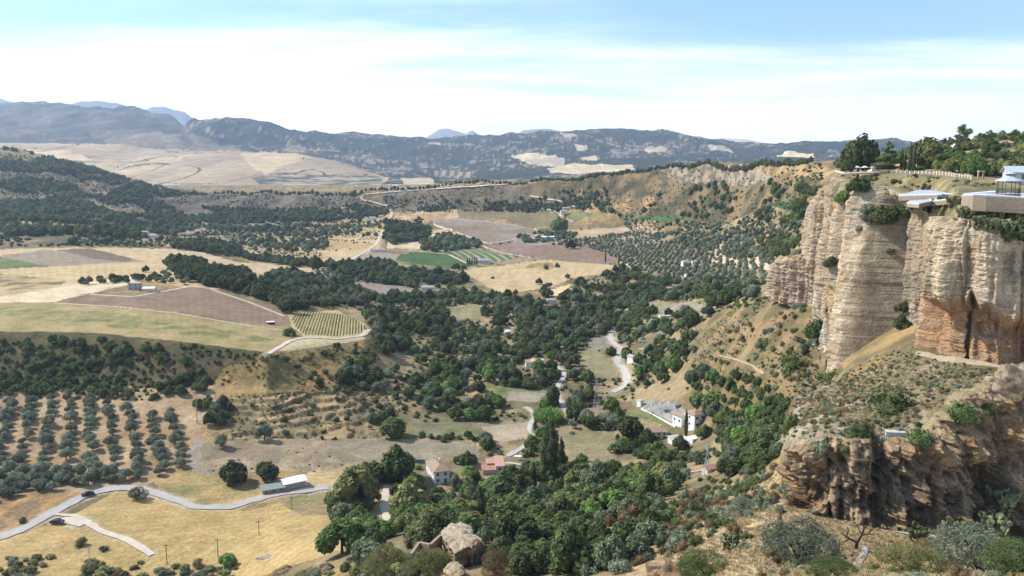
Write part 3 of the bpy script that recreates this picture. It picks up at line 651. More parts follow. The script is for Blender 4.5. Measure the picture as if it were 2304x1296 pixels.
#@@REST
# ------------------------------------------------------------------ cliffs
from mathutils.bvhtree import BVHTree
CLIFFS = []
def cliff(name, label, pts, nu, nv, kind, amp=1.5, out_=1.2, recess=None, seed=0, cap=10.0, palette=None, pillars=()):
    B = np.array([pt(a[0], a[1], a[2]) for a in pts]); T = np.array([pt(a[3], a[4], a[5]) for a in pts])
    L = np.concatenate([[0], np.cumsum(np.linalg.norm(np.diff((B+T)/2, axis=0), axis=1))])
    s = np.linspace(0, L[-1], nu)
    Bi = np.stack([np.interp(s, L, B[:, i]) for i in range(3)], 1); Ti = np.stack([np.interp(s, L, T[:, i]) for i in range(3)], 1)
    k = np.hanning(2*max(3, nu//60)+1); k /= k.sum(); w = len(k)//2
    for A in (Bi, Ti):
        for i in range(3): A[:, i] = np.convolve(np.pad(A[:, i], w, 'edge'), k, 'valid')
    mid = (Bi + Ti)/2; tg = np.gradient(mid, axis=0); tg[:, 2] = 0; tg /= np.linalg.norm(tg, axis=1)[:, None]
    nrm = np.stack([-tg[:, 1], tg[:, 0], 0*tg[:, 0]], 1)
    # towards the camera / the open valley
    if np.mean((nrm * (np.array([0, 0, 0]) - mid)).sum(1)) < 0: nrm = -nrm
    v = np.linspace(-0.06, 1, nv)[:, None, None]
    P_ = Bi[None]*(1-v) + Ti[None]*v
    N_ = np.broadcast_to(nrm[None], P_.shape)
    X, Y, Z = P_[..., 0], P_[..., 1], P_[..., 2]
    Hh = np.mean(Ti[:, 2] - Bi[:, 2])
    vv = np.broadcast_to(v[..., 0], X.shape)
    S = np.broadcast_to(s[None], X.shape)
    sc = max(Hh/30, 0.5)
    d = out_ + amp*(1.9*fbm(S/(8*sc), Z/(60*sc), 0*S, 3, seed) + 1.2*(0.3-np.abs(fbm(S/(3.4*sc), Z/(30*sc), 0*S+3, 3, seed+1))*2))      # buttresses and flutes
    d += amp*0.55*fbm(X/(2.6*sc), Y/(2.6*sc), Z/(1.5*sc), 4, seed+2)
    led = fbm(S/(14*sc), 0*S+Z/(1.15*sc), 0*S, 3, seed+3)
    d += amp*0.16*np.sign(led)*np.abs(led)**0.6 + amp*0.22*(0.3-np.abs(fbm(S/(5*sc), Z/(0.55*sc), 0*S, 3, seed+23))*2) + amp*0.3*(0.3-np.abs(fbm(X/(1.3*sc), Y/(1.3*sc), Z/(1.0*sc), 3, seed+24))*2)                                                                     # bedding ledges
    d += amp*0.35*smooth(vv, 0.25, 0.0)
    for c_, hw_, dp_ in pillars:
        wob = 0.012*fbm(vv*2.5, S*0+c_*50, S*0, 2, seed+21)
        pl = np.sqrt(np.clip(1-((S/L[-1]-c_-wob)/hw_)**2, 0, 1)); d += dp_*pl*(0.85+0.25*np.sin(vv*4+c_*20)) - dp_*0.2
    if recess is not None: d = d + recess(S/L[-1], vv, X, Y, Z)
    P2 = P_ + N_*d[..., None]
    # rounded brow and a cap that runs back onto the plateau
    br = smooth(vv, 0.90, 1.0)[..., None]*amp*0.9
    P2 = P2 - N_*br
    caps = [P2[-1] - nrm*cap*f - np.array([0, 0, dz]) for f, dz in ((0.12, -0.2), (0.35, 0.0), (0.7, 0.5), (1.0, 3.0))]
    ALL = np.concatenate([P2, np.array(caps)], 0)
    X, Y, Z = ALL[..., 0], ALL[..., 1], ALL[..., 2]; S = np.broadcast_to(s[None], X.shape)
    dd = np.concatenate([d, np.repeat(d[-1:], len(caps), 0)], 0)
    pal = palette or dict(a=(0.52,0.405,0.265), b=(0.38,0.315,0.225), o=(0.47,0.30,0.15), k=(0.19,0.15,0.105))
    a, b, o, kk = (np.array(pal[q]) for q in 'abok')
    st = fbm(S/(3*sc), Z/(22*sc), 0*S, 4, seed+5); st2 = fbm(S/(1.0*sc), Z/(9*sc), 0*S+9, 3, seed+6); bl = fbm(X/(7*sc), Y/(7*sc), Z/(5*sc), 4, seed+7)
    bed = fbm(S/(20*sc), Z/(0.8*sc), 0*S, 3, seed+8)
    Cc = mix(a, b, smooth(bl + 0.5*st, -0.25, 0.3)[..., None])
    Cc = mix(Cc, o, (smooth(st*0.7 + 0.9*bl + 0.2*fbm(S/(30*sc), Z/(30*sc), 0*S, 2, seed+11), 0.12, 0.45)*0.7)[..., None])
    Cc = mix(Cc, kk, (smooth(fbm(S/(1.6*sc), Z/(30*sc), 0*S+4, 3, seed+12), 0.15, 0.42)*0.45)[..., None])
    Cc = mix(Cc, kk, (smooth(st2 - 0.15*dd, 0.25, 0.5)*0.55)[..., None])
    Cc = Cc*(1 + 0.22*bed)[..., None]
    if kind is not None: Cc = kind(Cc, S/L[-1], np.concatenate([vv, np.ones((len(caps), nu))], 0), X, Y, Z)
    rr_ = np.zeros(X.shape); rr_[-len(caps):] = 1
    Cc = mix(Cc, np.array((0.30,0.24,0.13)), (rr_*0.8)[..., None])
    V = ALL.reshape(-1, 3); Fc = grid_faces(*X.shape)
    me = mesh_from(name, V, Fc, M['rock'], False, Cc.reshape(-1, 3))
    o_ = tag(obj(name, me), kind='structure', label=label)
    CLIFFS.append(BVHTree.FromPolygons([tuple(q) for q in V[:, :3].tolist()], Fc.tolist()))
    return o_
def cave1(s, v, X, Y, Z):
    w = smooth(s, 0.30, 0.42); lip = 0.44 - 0.10*np.abs(vnoise(s*14, s*0, s*0, 5)) + 0.06*vnoise(s*40, s*0, s*0, 6)
    return -6.5*w*smooth(v, lip + 0.05, lip - 0.10) - 1.6*smooth(vnoise(X/5, Y/5, Z/4, 77), 0.5, 0.72)
def cave1c(Cc, s, v, X, Y, Z):
    nz = 0.10*fbm(X/4, Y/4, Z/3, 4, 15) + 0.05*vnoise(s*60, v*2, 0*s, 16); w = smooth(s, 0.27, 0.33)*smooth(v+nz, 0.45, 0.40)
    w = w*(0.65+0.5*fbm(X/3, Y/3, Z/1.2, 4, 17))
    return mix(Cc, np.array((0.40,0.215,0.10)), np.clip(w, 0, 0.92)[..., None])
cliff('cliff', 'huge pale buttress with an orange undercut hollow, topped by the terrace wall',
      [(2088,790,212,2135,484,212),(2060,788,192,2098,487,196),(2055,786,182,2094,488,186),(2070,791,174,2114,488,180),(2105,799,169,2140,491,175),(2170,810,165.5,2185,500,171.5),(2250,825,162.5,2250,520,168.5),(2330,835,160,2330,537,166),(2470,850,156,2470,550,162)],
      520, 300, cave1c, amp=1.3, out_=1.2, recess=cave1, seed=300, pillars=((0.31,0.07,2.5),(0.455,0.08,5.5),(0.60,0.075,4.5),(0.75,0.085,5.5),(0.92,0.09,3.5)))
def rib2(s, v, X, Y, Z):
    return -8.5*smooth(s, 0.71, 0.745)*smooth(v, 1.02, 0.85)
def white2(Cc, s, v, X, Y, Z):
    w = smooth(v, 0.32, 0.2)*smooth(s, 0.2, 0.3)*smooth(s, 0.6, 0.45)*smooth(fbm(s*30, v*5, 0*s, 3, 8), -0.3, 0.1)
    Cc = mix(Cc, np.array((0.72,0.68,0.58)), (w*0.7)[..., None])
    return mix(Cc, np.array((0.30,0.25,0.14)), (0.55*smooth(v, 0.84, 0.97)*smooth(fbm(X/5, Y/5, Z/5, 3, 9), -0.2, 0.2))[..., None])
cliff('cliff', 'tall fluted pale cliff below the garden trees, left of the buttress',
      [(1895,600,335,1910,393,330),(1852,690,305,1872,402,304),(1836,700,292,1862,410,292),(1854,790,277,1880,408,283),(1880,845,255,1915,414,268),(1925,822,238,1955,422,252),(1972,802,224,2000,442,238),(2000,790,221,2030,460,232),(2030,775,219,2055,472,228),(2065,768,218,2090,482,225),(2120,780,217,2140,487,222)],
      520, 380, white2, amp=1.5, out_=3.5, recess=rib2, seed=340, pillars=((0.21,0.075,6.0),(0.335,0.06,7.0),(0.46,0.07,8.0),(0.565,0.05,6.0),(0.665,0.055,8.5),(0.80,0.05,4.0)))
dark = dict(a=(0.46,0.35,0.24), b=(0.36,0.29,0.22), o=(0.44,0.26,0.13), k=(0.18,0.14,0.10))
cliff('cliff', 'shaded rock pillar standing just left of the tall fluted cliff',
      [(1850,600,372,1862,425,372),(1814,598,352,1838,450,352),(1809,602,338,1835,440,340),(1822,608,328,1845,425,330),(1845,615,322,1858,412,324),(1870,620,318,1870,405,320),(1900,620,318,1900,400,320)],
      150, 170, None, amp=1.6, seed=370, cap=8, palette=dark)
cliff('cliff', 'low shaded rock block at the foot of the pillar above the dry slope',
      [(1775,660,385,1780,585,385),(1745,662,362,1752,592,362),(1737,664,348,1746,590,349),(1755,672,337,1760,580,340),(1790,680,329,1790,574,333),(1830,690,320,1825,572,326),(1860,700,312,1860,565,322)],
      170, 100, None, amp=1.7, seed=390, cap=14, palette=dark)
def rugged(s, v, X, Y, Z):
    return (-3.2*smooth(v, 0.8, 0.25) + 1.2 + 4.6*fbm(X/8, Y/8, Z/6, 3, 88) + 3.0*(0.3-np.abs(fbm((X+0.9*Z)/6.5, Y/6.5, Z/12, 3, 87))*2) + 1.3*(0.35-np.abs(fbm(X/2.4, Y/2.4, Z/1.9, 3, 89))*2) + 0.85*(0.3-np.abs(fbm(X/1.0, Y/1.0, (Z+0.5*X)/0.8, 3, 90))*2)
            - 1.6*smooth(np.abs(s-0.50-0.25*(v-0.5)), 0.14, 0.02)*smooth(v, 0.95, 0.6))
cliff('rock_face', 'rugged brown rock face in the foreground with shrubs along its top',
      [(1800,1135,136,1808,1000,138),(1765,1120,125,1778,1030,128),(1758,1130,119,1780,1012,121.5),(1785,1155,114.5,1805,1002,119),(1850,1172,110.5,1855,988,116.5),(1930,1186,108.5,1930,992,115),(2010,1198,107.5,2000,1004,114),(2080,1200,107,2060,985,114.5),(2150,1202,107,2110,950,115.5),(2220,1200,107.5,2200,892,117.5),(2330,1192,108,2330,852,119.5),(2470,1190,109,2470,830,121)],
      440, 210, None, amp=1.0, out_=-0.4, recess=rugged, seed=410, cap=5, palette=dict(a=(0.42,0.295,0.165), b=(0.27,0.20,0.125), o=(0.45,0.245,0.10), k=(0.10,0.075,0.055)))

def boulder(name, label, px, py, Y, size, mat=M['rock'], c1=(0.5,0.42,0.3), c2=(0.34,0.26,0.18), seed=0, sub=0.3, noise_a=0.3, zoff=None, n=56):
    th = np.linspace(0, 2*np.pi, n, endpoint=False); ph = np.linspace(0.02, np.pi-0.02, n//2)
    A, B = np.meshgrid(th, ph)
    x, y, z = np.cos(A)*np.sin(B), np.sin(A)*np.sin(B), np.cos(B)
    r = 1 + noise_a*fbm(x*1.6+seed, y*1.6, z*1.6, 4, seed) + noise_a*0.5*np.abs(fbm(x*4, y*4, z*5+seed, 3, seed+3))
    V = np.stack([x*r*size[0], y*r*size[1], z*r*size[2]], -1).reshape(-1, 3)
    nr, nc = A.shape; i = np.arange((nr-1)*nc); rr_ = i//nc; cc_ = i % nc
    Fc = np.stack([rr_*nc+cc_, (rr_+1)*nc+cc_, (rr_+1)*nc+(cc_+1) % nc, rr_*nc+(cc_+1) % nc], 1)
    nn = fbm(V[:,0]/1.3, V[:,1]/1.3, V[:,2]/0.8, 4, seed+9)
    cc = mix(np.array(c2), np.array(c1), smooth(nn, -0.25, 0.2)[:, None])
    p = Vector(pt(px, py, Y)) if Y else hit(px, py)
    o = obj(name, mesh_from(name, V, Fc, mat, False, cc), None, (p.x, p.y, p.z - size[2]*sub if zoff is None else p.z+zoff))
    return tag(o, label, 'rock')
boulder('boulder', 'layered grey boulder at the right edge, above the rugged rock face', 2290, 850, 97, (2.3,2.2,2.0), seed=5, sub=0.2, c1=(0.36,0.29,0.20), c2=(0.15,0.115,0.08), noise_a=0.55)
boulder('boulder', 'brown cave mouth rock at the bottom edge right of the gorge wood', 1505, 1290, 98, (3.0,2.4,2.0), seed=9, sub=0.6, c1=(0.38,0.25,0.14), c2=(0.13,0.09,0.06), noise_a=0.6)
boulder('boulder', 'dark hollowed earth bank on the lower left by the round bush', 640, 1284, None, (3.4,3,2.6), seed=11, sub=0.5, c1=(0.34,0.24,0.13), c2=(0.12,0.09,0.05))
boulder('boulder', 'dark rocky notch at the bottom, left of the ruined arch', 735, 1285, None, (2.2,2.6,3.4), seed=13, sub=0.4, c1=(0.36,0.25,0.15), c2=(0.12,0.09,0.05))
boulder('boulder', 'pale flat stone lying in the straw field near the round bush', 603, 1253, None, (3.2,1.6,0.5), seed=15, sub=0.1, c1=(0.5,0.43,0.34), c2=(0.38,0.3,0.22))

def chit(px, py, ymin=0):
    """first point seen through a pixel on a cliff or on the ground"""
    g = hit(px, py, ymin)
    a, b = dirs(px, py); d = Vector((a, 1, b)).normalized(); best = g; bl = (g - Vector((0,0,CAMZ))).length
    for t in CLIFFS:
        h = t.ray_cast(Vector((0,0,CAMZ)), d)
        if h[0] is not None and h[3] < bl: best, bl = h[0], h[3]
    return best

# ------------------------------------------------------------------ roads and tracks draped on the ground
ROADW = []
def road(name, label, pts, width, mat, lift=0.22, ymin=0):
    P3 = []
    for i in range(len(pts)-1):
        n = max(2, int(math.hypot(pts[i+1][0]-pts[i][0], pts[i+1][1]-pts[i][1])/3))
        for k in range(n):
            u = k/n; P3.append(hit(pts[i][0]*(1-u)+pts[i+1][0]*u, pts[i][1]*(1-u)+pts[i+1][1]*u, ymin))
    P3.append(hit(*pts[-1], ymin))
    xy = np.array([(p.x, p.y) for p in P3])
    L = np.concatenate([[0], np.cumsum(np.linalg.norm(np.diff(xy, axis=0), axis=1))])
    n = max(8, int(L[-1]/1.5)); s = np.linspace(0, L[-1], min(n, 700))
    xy = np.stack([np.interp(s, L, xy[:, i]) for i in (0, 1)], 1)
    k = np.hanning(9); k /= k.sum()
    for i in (0, 1): xy[:, i] = np.convolve(np.pad(xy[:, i], 4, 'edge'), k, 'valid')
    tg = np.gradient(xy, axis=0); tg /= np.maximum(np.linalg.norm(tg, axis=1), 1e-6)[:, None]; nn = np.stack([-tg[:,1], tg[:,0]], 1)
    wv = width*(0.92 + 0.35*fbm(s/5, s*0, s*0, 4, len(pts)))
    ac = 5; V = []
    for j in range(ac):
        q = (j/(ac-1) - 0.5)*wv[:, None]*nn + xy; z = ground_z(q[:,0], q[:,1]); V.append(np.stack([q[:,0], q[:,1], z], 1))
    V = np.array(V); zc = V[..., 2].max(0); V[..., 2] = np.maximum(V[..., 2]+lift, zc[None]*0.6 + (V[..., 2]+lift)*0.4); 
    V = V.transpose(1, 0, 2).reshape(-1, 3)
    ROADW.append((xy, width))
    tag(obj(name, mesh_from(name, V, grid_faces(len(xy), ac), mat, True)), kind='structure', label=label)
road('road', 'pale country road curving below the olive grove', [(-80,1232),(0,1210),(60,1187),(130,1148),(190,1116),(240,1100),(290,1096),(335,1107),(400,1130),(440,1143),(520,1143),(560,1128),(600,1116),(680,1106),(745,1096)], 4.6, M['asphalt'])
road('track', 'dirt track branching off the pale road', [(120,1158),(170,1160),(200,1178),(230,1198),(280,1212),(320,1234),(345,1252)], 2.4, M['track'], 0.26)
road('track', 'pale lay-by beside the road', [(130,1170),(160,1172),(200,1180)], 5.5, M['track'], 0.24)
road('road', 'white lane winding past the white cottage', [(1383,743),(1371,756),(1380,772),(1398,784),(1391,800),(1389,818),(1404,834),(1411,852),(1411,866),(1392,876),(1376,884)], 4.2, M['road'])
road('track', 'narrow lane right of the terraced white house', [(1248,823),(1264,832),(1272,846),(1258,862),(1252,880),(1258,900),(1268,915),(1280,932)], 2.8, M['road'])
road('track', 'lane beside the small round field', [(1182,915),(1205,934),(1196,950),(1190,966),(1198,985),(1186,1000),(1165,1014),(1140,1028)], 2.6, M['road'])
road('track', 'lane leading right from the pink roofed house', [(1134,1042),(1165,1044),(1200,1053),(1235,1064)], 1.8, M['road'])
road('track', 'shaded pale clearing between the big trees', [(872,1090),(866,1120),(864,1140),(870,1160),(876,1180)], 3.2, M['track'])
road('track', 'pale open end of the shaded clearing', [(838,1172),(860,1186),(886,1190)], 4.0, M['track'])
road('road', 'pale farm road climbing to the plateau rim', [(742,612),(790,585),(845,552),(858,528),(870,505),(882,482),(876,466),(842,456),(816,451),(811,444),(830,437),(900,431),(1000,424),(1100,418),(1200,412)], 5.0, M['track'], 0.5)
for p, lb in (([(975,505),(1020,520),(1060,535),(1100,549),(1150,541),(1190,526)], 'farm track round the purple field'), ([(1082,553),(1130,570),(1195,580)], 'farm track above the straw field'),
          ([(1000,491),(1060,496),(1150,506),(1215,519)], 'farm track between green and purple fields'), ([(835,562),(880,563),(940,566),(1010,573),(1050,593)], 'farm track by the green field'), ([(1190,462),(1250,475),(1262,485),(1290,500)], 'track to the farmhouse under the slope'),
          ([(1190,440),(1260,452),(1330,480)], 'path down the wooded rim slope'), ([(1160,528),(1240,545),(1300,552)], 'track along the ploughed field'), ([(1395,590),(1430,606),(1438,618),(1462,632)], 'white track into the olives')):
    road('track', lb, p, 2.4 if ('path' in lb or 'farmhouse' in lb) else 4.0, M['track'], 0.4)
road('track', 'track along the foot of the striped vineyard', [(600,798),(655,766),(690,759),(760,763),(815,756),(832,743)], 3.0, M['track'], 0.25)
road('track', 'pale strip between the grass and the ploughed field', [(120,682),(250,690),(400,706),(560,734),(640,745)], 1.6, M['track'], 0.2)
road('track', 'track along the upper edge of the ploughed field', [(180,662),(300,668),(430,645),(470,650),(560,680),(640,712)], 2.2, M['track'], 0.2)
road('track', 'footpath over the dry hill under the cliff', [(1562,748),(1560,735),(1590,715),(1625,700)], 0.9, M['earth_path'])
road('track', 'footpath below the dry hill', [(1612,800),(1650,808),(1690,822),(1718,842)], 0.8, M['earth_path'])
road('road', 'pale lane left of the small tiled hut', [(1530,1066),(1560,1062),(1600,1058)], 2.0, M['road'])
road('road', 'short pale lane above the trees in the middle', [(1352,1050),(1388,1045),(1405,1052),(1422,1066)], 1.9, M['road'])
road('track', 'pale path at the foot of the rock face', [(1885,1172),(1925,1180),(1960,1188),(2040,1203),(2120,1210)], 0.9, M['road'], 0.12, 40)
road('track', 'white footpath in the foreground', [(1948,1226),(1945,1245),(1925,1275),(1940,1300)], 0.8, M['road'], 0.1)

def verges():
    dt = np.diff(TT).mean()
    for xy, w in ROADW:
        if np.median(xy[:, 1]) > 800: continue
        L = 0
        for i in range(0, len(xy), 2):
            x, y = xy[i]; c = int(np.searchsorted(TT, x/y)); hw = w*1.5; dc = int(hw/(y*dt))+1
            c0, c1 = max(0, c-dc), min(NC, c+dc+1); k0, k1 = np.searchsorted(GY[:, min(c, NC-1)], [y-hw, y+hw])
            if k1 <= k0 or c1 <= c0: continue
            X_ = GX[k0:k1, c0:c1]; Y_ = GY[k0:k1, c0:c1]; d = np.hypot(X_-x, Y_-y)/w
            wt = smooth(d + 0.45*n_sm[k0:k1, c0:c1], 1.15, 0.5)*0.5
            GC[k0:k1, c0:c1] = mix(GC[k0:k1, c0:c1], np.array((0.43,0.34,0.22)), wt[..., None])
    c4 = np.ones((GX.size, 4), np.float32); c4[:, :3] = np.clip(GC.reshape(-1, 3), 0.003, 0.9)
    gme.color_attributes['Col'].data.foreach_set('color', c4.ravel())
verges()

# ------------------------------------------------------------------ buildings
LAND = []     # landmarks: (name phrase, point)
KEEP = []     # circles kept free of scattered plants (x, y, radius)
def mark(phrase, p, r): 
    if phrase: LAND.append((phrase, Vector(p)))
    KEEP.append((p[0], p[1], r))
def windows(root, side, w, d, h, nx, nz, ww, wh, z0=None, x0=None, sill=False, doors=()):
    """rows of windows on one wall; each window is a part, its pane a sub-part"""
    Lw = w if side in ('front', 'back') else d
    for j in range(nz):
        for i in range(nx):
            u = (i + 0.5)/nx*Lw - Lw/2
            zc_ = (j + 0.55)/nz*h if z0 is None else z0 + j*(h/nz)
            f = MB(); e = 0.09; g = MB()
            dr = (i, j) in doors; zb = 0.1 if dr else zc_ - wh/2; zt = zb + (wh*1.45 if dr else wh)
            f.box(-ww/2-e, ww/2+e, -0.05, 0.02, zb-e, zb); f.box(-ww/2-e, ww/2+e, -0.05, 0.02, zt, zt+e)
            f.box(-ww/2-e, -ww/2, -0.05, 0.02, zb, zt); f.box(ww/2, ww/2+e, -0.05, 0.02, zb, zt); f.box(-0.03, 0.03, -0.045, 0.02, zb, zt)
            g.box(-ww/2, -0.03, -0.025, 0.02, zb, zt); g.box(0.03, ww/2, -0.025, 0.02, zb, zt)
            if side == 'front': loc, rz = (u, -d/2, 0), 0
            elif side == 'left': loc, rz = (-w/2, -u, 0), -math.pi/2
            elif side == 'right': loc, rz = (w/2, u, 0), math.pi/2
            else: loc, rz = (-u, d/2, 0), math.pi
            nm = 'door' if dr else 'window'
            fo = f.build(nm, M['frame'], root, loc, (0, 0, rz)); g.build('pane', M['glass'], fo)
def block(root, w, d, h, roof, wall, rmat, ox=0, oy=0, oz=0, ridge='x', rise=None, over=0.35, deep=2.0, chimney=False):
    """walls and roof as two parts; ox, oy shift the block"""
    W = MB(); R_ = MB(); x0, x1, y0, y1 = ox-w/2, ox+w/2, oy-d/2, oy+d/2
    rise = rise if rise is not None else 0.28*min(w, d)
    W.box(x0, x1, y0, y1, oz-deep, oz+h)
    X0, X1, Y0, Y1 = x0-over, x1+over, y0-over, y1+over; t = 0.16; zb = oz+h+0.003
    def slab(pts):      # a roof plane with thickness
        n = len(pts); R_.add([(p[0], p[1], p[2]) for p in pts] + [(p[0], p[1], p[2]-t) for p in pts], [tuple(range(n)), tuple(range(2*n-1, n-1, -1))] + [(i, n+i, n+(i+1) % n, (i+1) % n) for i in range(n)])
    zr = zb + rise + t
    if roof == 'flat':
        R_.box(X0+over*0.6, X1-over*0.6, Y0+over*0.6, Y1-over*0.6, zb, zb+0.22)
        R_.box(X0+over*0.6, X1-over*0.6, Y0+over*0.6, Y0+over*0.6+0.25, zb+0.223, zb+0.5)
    elif roof == 'shed':
        slab([(X0,Y0,zb+t),(X1,Y0,zb+t),(X1,Y1,zr),(X0,Y1,zr)])
        W.add([(x0,y1,oz+h),(x1,y1,oz+h),(x1,y1,zr-t-0.05),(x0,y1,zr-t-0.05),(x0,y0,oz+h),(x1,y0,oz+h)], [(0,1,2,3),(4,0,3),(1,5,2),(4,3,2,5)])
    elif roof == 'gable':
        if ridge == 'x':
            ym = (Y0+Y1)/2; slab([(X0,Y0,zb+t),(X1,Y0,zb+t),(X1,ym,zr),(X0,ym,zr)]); slab([(X1,Y1,zb+t),(X0,Y1,zb+t),(X0,ym,zr),(X1,ym,zr)])
            W.add([(x0,y0,oz+h),(x0,y1,oz+h),(x0,ym,zr-t-0.05),(x1,y0,oz+h),(x1,y1,oz+h),(x1,ym,zr-t-0.05)], [(0,1,2),(4,3,5)])
        else:
            xm = (X0+X1)/2; slab([(X0,Y1,zb+t),(X0,Y0,zb+t),(xm,Y0,zr),(xm,Y1,zr)]); slab([(X1,Y0,zb+t),(X1,Y1,zb+t),(xm,Y1,zr),(xm,Y0,zr)])
            W.add([(x0,y0,oz+h),(x1,y0,oz+h),(xm,y0,zr-t-0.05),(x0,y1,oz+h),(x1,y1,oz+h),(xm,y1,zr-t-0.05)], [(0,1,2),(4,3,5)])
    else:   # hip
        q = min(w, d)/2 + over
        if w >= d: a, b = (X0+q, (Y0+Y1)/2), (X1-q, (Y0+Y1)/2)
        else: a, b = ((X0+X1)/2, Y0+q), ((X0+X1)/2, Y1-q)
        A = (a[0], a[1], zr); B_ = (b[0], b[1], zr); c = [(X0,Y0,zb+t),(X1,Y0,zb+t),(X1,Y1,zb+t),(X0,Y1,zb+t)]
        if w >= d: slab([c[0],c[1],B_,A]); slab([c[1],c[2],B_]); slab([c[2],c[3],A,B_]); slab([c[3],c[0],A])
        else: slab([c[0],c[1],A]); slab([c[1],c[2],B_,A]); slab([c[2],c[3],B_]); slab([c[3],c[0],A,B_])
    wo = W.build('wall', M[wall], root); ro = R_.build('roof', M[rmat], root)
    if chimney:
        c = MB(); c.box(ox+w*0.15, ox+w*0.15+0.6, oy-0.3+d*0.1, oy+0.3+d*0.1, zr-rise*0.7, zr+0.6); c.box(ox+w*0.15-0.08, ox+w*0.15+0.68, oy-0.38+d*0.1, oy+0.38+d*0.1, zr+0.603, zr+0.75)
        c.build('chimney', M[wall], ro)
    return wo, ro
def place(px, py, rot, name, label, cat, phrase=None, keep=6.0, w=0, d=0, corner=None, ymin=0, group=None):
    p = hit(px, py, ymin); r = math.radians(rot)
    if corner: 
        ox, oy = -corner[0]*w/2, -corner[1]*d/2
        p = Vector((p.x + ox*math.cos(r) - oy*math.sin(r), p.y + ox*math.sin(r) + oy*math.cos(r), p.z))
        zs = [float(ground_z(p.x + a, p.y + b)[0]) for a in (-2, 2) for b in (-2, 2)]; p.z = (p.z*2 + sum(zs)/4)/3
    e = empty(name, p, r); tag(e, label, cat, group); mark(phrase, p, keep)
    return e
NC_ = (-1, -1)   # nearest corner when the left wall shows
e = place(977, 1090, 20, 'white_house', 'white two storey house with a hipped brown tiled roof among dark trees', 'house', 'white two storey house', 9, 6, 12.5, NC_)
block(e, 6, 12.5, 4.6, 'hip', 'white', 'tile_brown', chimney=True); windows(e, 'front', 6, 12.5, 4.6, 2, 2, 0.9, 1.0, doors=((1,0),)); windows(e, 'left', 6, 12.5, 4.6, 4, 2, 0.7, 0.9, doors=((1,0),))
e = place(1116, 1066, 6, 'pink_roofed_house', 'low stepped house with pink tiled roofs beside the lane', 'house', 'pink roofed house', 9, 3.2, 9, NC_)
block(e, 3.2, 9, 3.0, 'shed', 'cream', 'tile_pink', rise=0.8); block(e, 5.2, 4.5, 1.5, 'shed', 'cream', 'tile_red', ox=-4.25, oy=-2.2, rise=0.5); block(e, 3.2, 3.6, 2.6, 'shed', 'cream', 'tile_pink', ox=-3.25, oy=1.9, rise=0.6)
w_ = MB(); w_.box(-4.9,-1.66,0.05,0.09,0.3,2.2); w_.build('gable_wall', M['white'], e)
windows(e, 'front', 3.2, 9, 3, 1, 1, 0.8, 1.2)
e = place(641, 1104, 33, 'canvas_barn', 'white canvas roofed barn with grey walls beside the road', 'barn', 'white canvas roofed barn', 8, 8, 5.5, NC_)
block(e, 8, 5.5, 2.2, 'gable', 'concrete', 'tent', rise=1.1, over=0.5)
e = place(591, 1114, 26, 'long_shed', 'ochre walled shed with a flat grey green roof beside the road', 'shed', 'ochre walled shed', 6, 8, 4, NC_)
block(e, 8, 4, 1.5, 'shed', 'ochre', 'tin', rise=0.5); windows(e, 'front', 8, 4, 1.5, 3, 1, 0.6, 0.6)
e = place(1562, 967, 28, 'power_station', 'tall white building with a tiled pyramid roof next to the electrical yard', 'building', 'tall white pyramid roofed building', 7, 5.8, 6.4, NC_)
block(e, 5.8, 6.4, 6.0, 'hip', 'white', 'tile_brown', rise=1.5); windows(e, 'front', 5.8, 6.4, 6.0, 2, 2, 1.1, 1.0); windows(e, 'left', 5.8, 6.4, 6.0, 1, 2, 0.8, 0.8)
e = place(1533, 961, 28, 'white_hall', 'lower white gabled hall between the electrical yard and the tall white building', 'building', 'white gabled hall', 5, 3.6, 6.2, NC_)
block(e, 3.6, 6.2, 4.4, 'gable', 'white', 'tile_brown', ridge='y', rise=0.9); windows(e, 'left', 3.6, 6.2, 4.4, 2, 1, 0.8, 0.9)
e = place(1558, 998, 30, 'white_terrace', 'sunlit white walled terrace in front of the tall white building', 'terrace', None, 5, 7, 5.5, NC_)
b_ = MB(); b_.box(-3.5,3.5,-2.75,2.75,-2.5,0.9); b_.build('base', M['white'], e); b_ = MB(); b_.box(-3.5,3.5,-2.75,-2.5,0.903,1.6); b_.box(-3.5,-3.25,-2.497,2.75,0.903,1.6); b_.build('parapet', M['white'], e)
e = place(1512, 1000, 20, 'white_annex', 'small white annex with a grey lean-to roof by the terrace', 'building', None, 4, 5, 3.5, NC_)
block(e, 5, 3.5, 1.9, 'shed', 'white', 'concrete', rise=0.5); windows(e, 'front', 5, 3.5, 1.9, 2, 1, 0.7, 0.7)
e = place(1479, 984, 4, 'tiled_farmhouse', 'cream farmhouse with a weathered tiled roof and dark windows left of the white buildings', 'house', 'cream tiled farmhouse', 7)
block(e, 7, 5.5, 3.2, 'gable', 'cream', 'tile_brown', rise=1.3, chimney=True); windows(e, 'front', 7, 5.5, 3.2, 3, 2, 0.7, 0.9)
e = place(1441, 915, 28, 'transformer_hut', 'small white flat roofed hut at the left end of the electrical yard', 'hut', 'small white hut', 3, 2.2, 3.0, NC_)
block(e, 2.2, 3.0, 2.6, 'flat', 'white', 'concrete', over=0.15); windows(e, 'front', 2.2, 3, 2.6, 1, 1, 0.5, 0.5)
e = place(1196, 827, 5, 'terraced_house', 'white hillside house of three stepped blocks with brown roofs', 'house', 'stepped white hillside house', 9, 4.4, 7, NC_)
block(e, 4.4, 7, 3.3, 'gable', 'white', 'tile_pink', ridge='y', rise=0.9); block(e, 3.3, 5, 2.7, 'shed', 'white', 'tile_brown', ox=-3.86, rise=0.7); block(e, 3.4, 5, 3.9, 'flat', 'white', 'concrete', ox=3.91, oy=-1)
windows(e, 'front', 4.4, 7, 3.3, 2, 1, 0.7, 1.0)
st_ = MB()
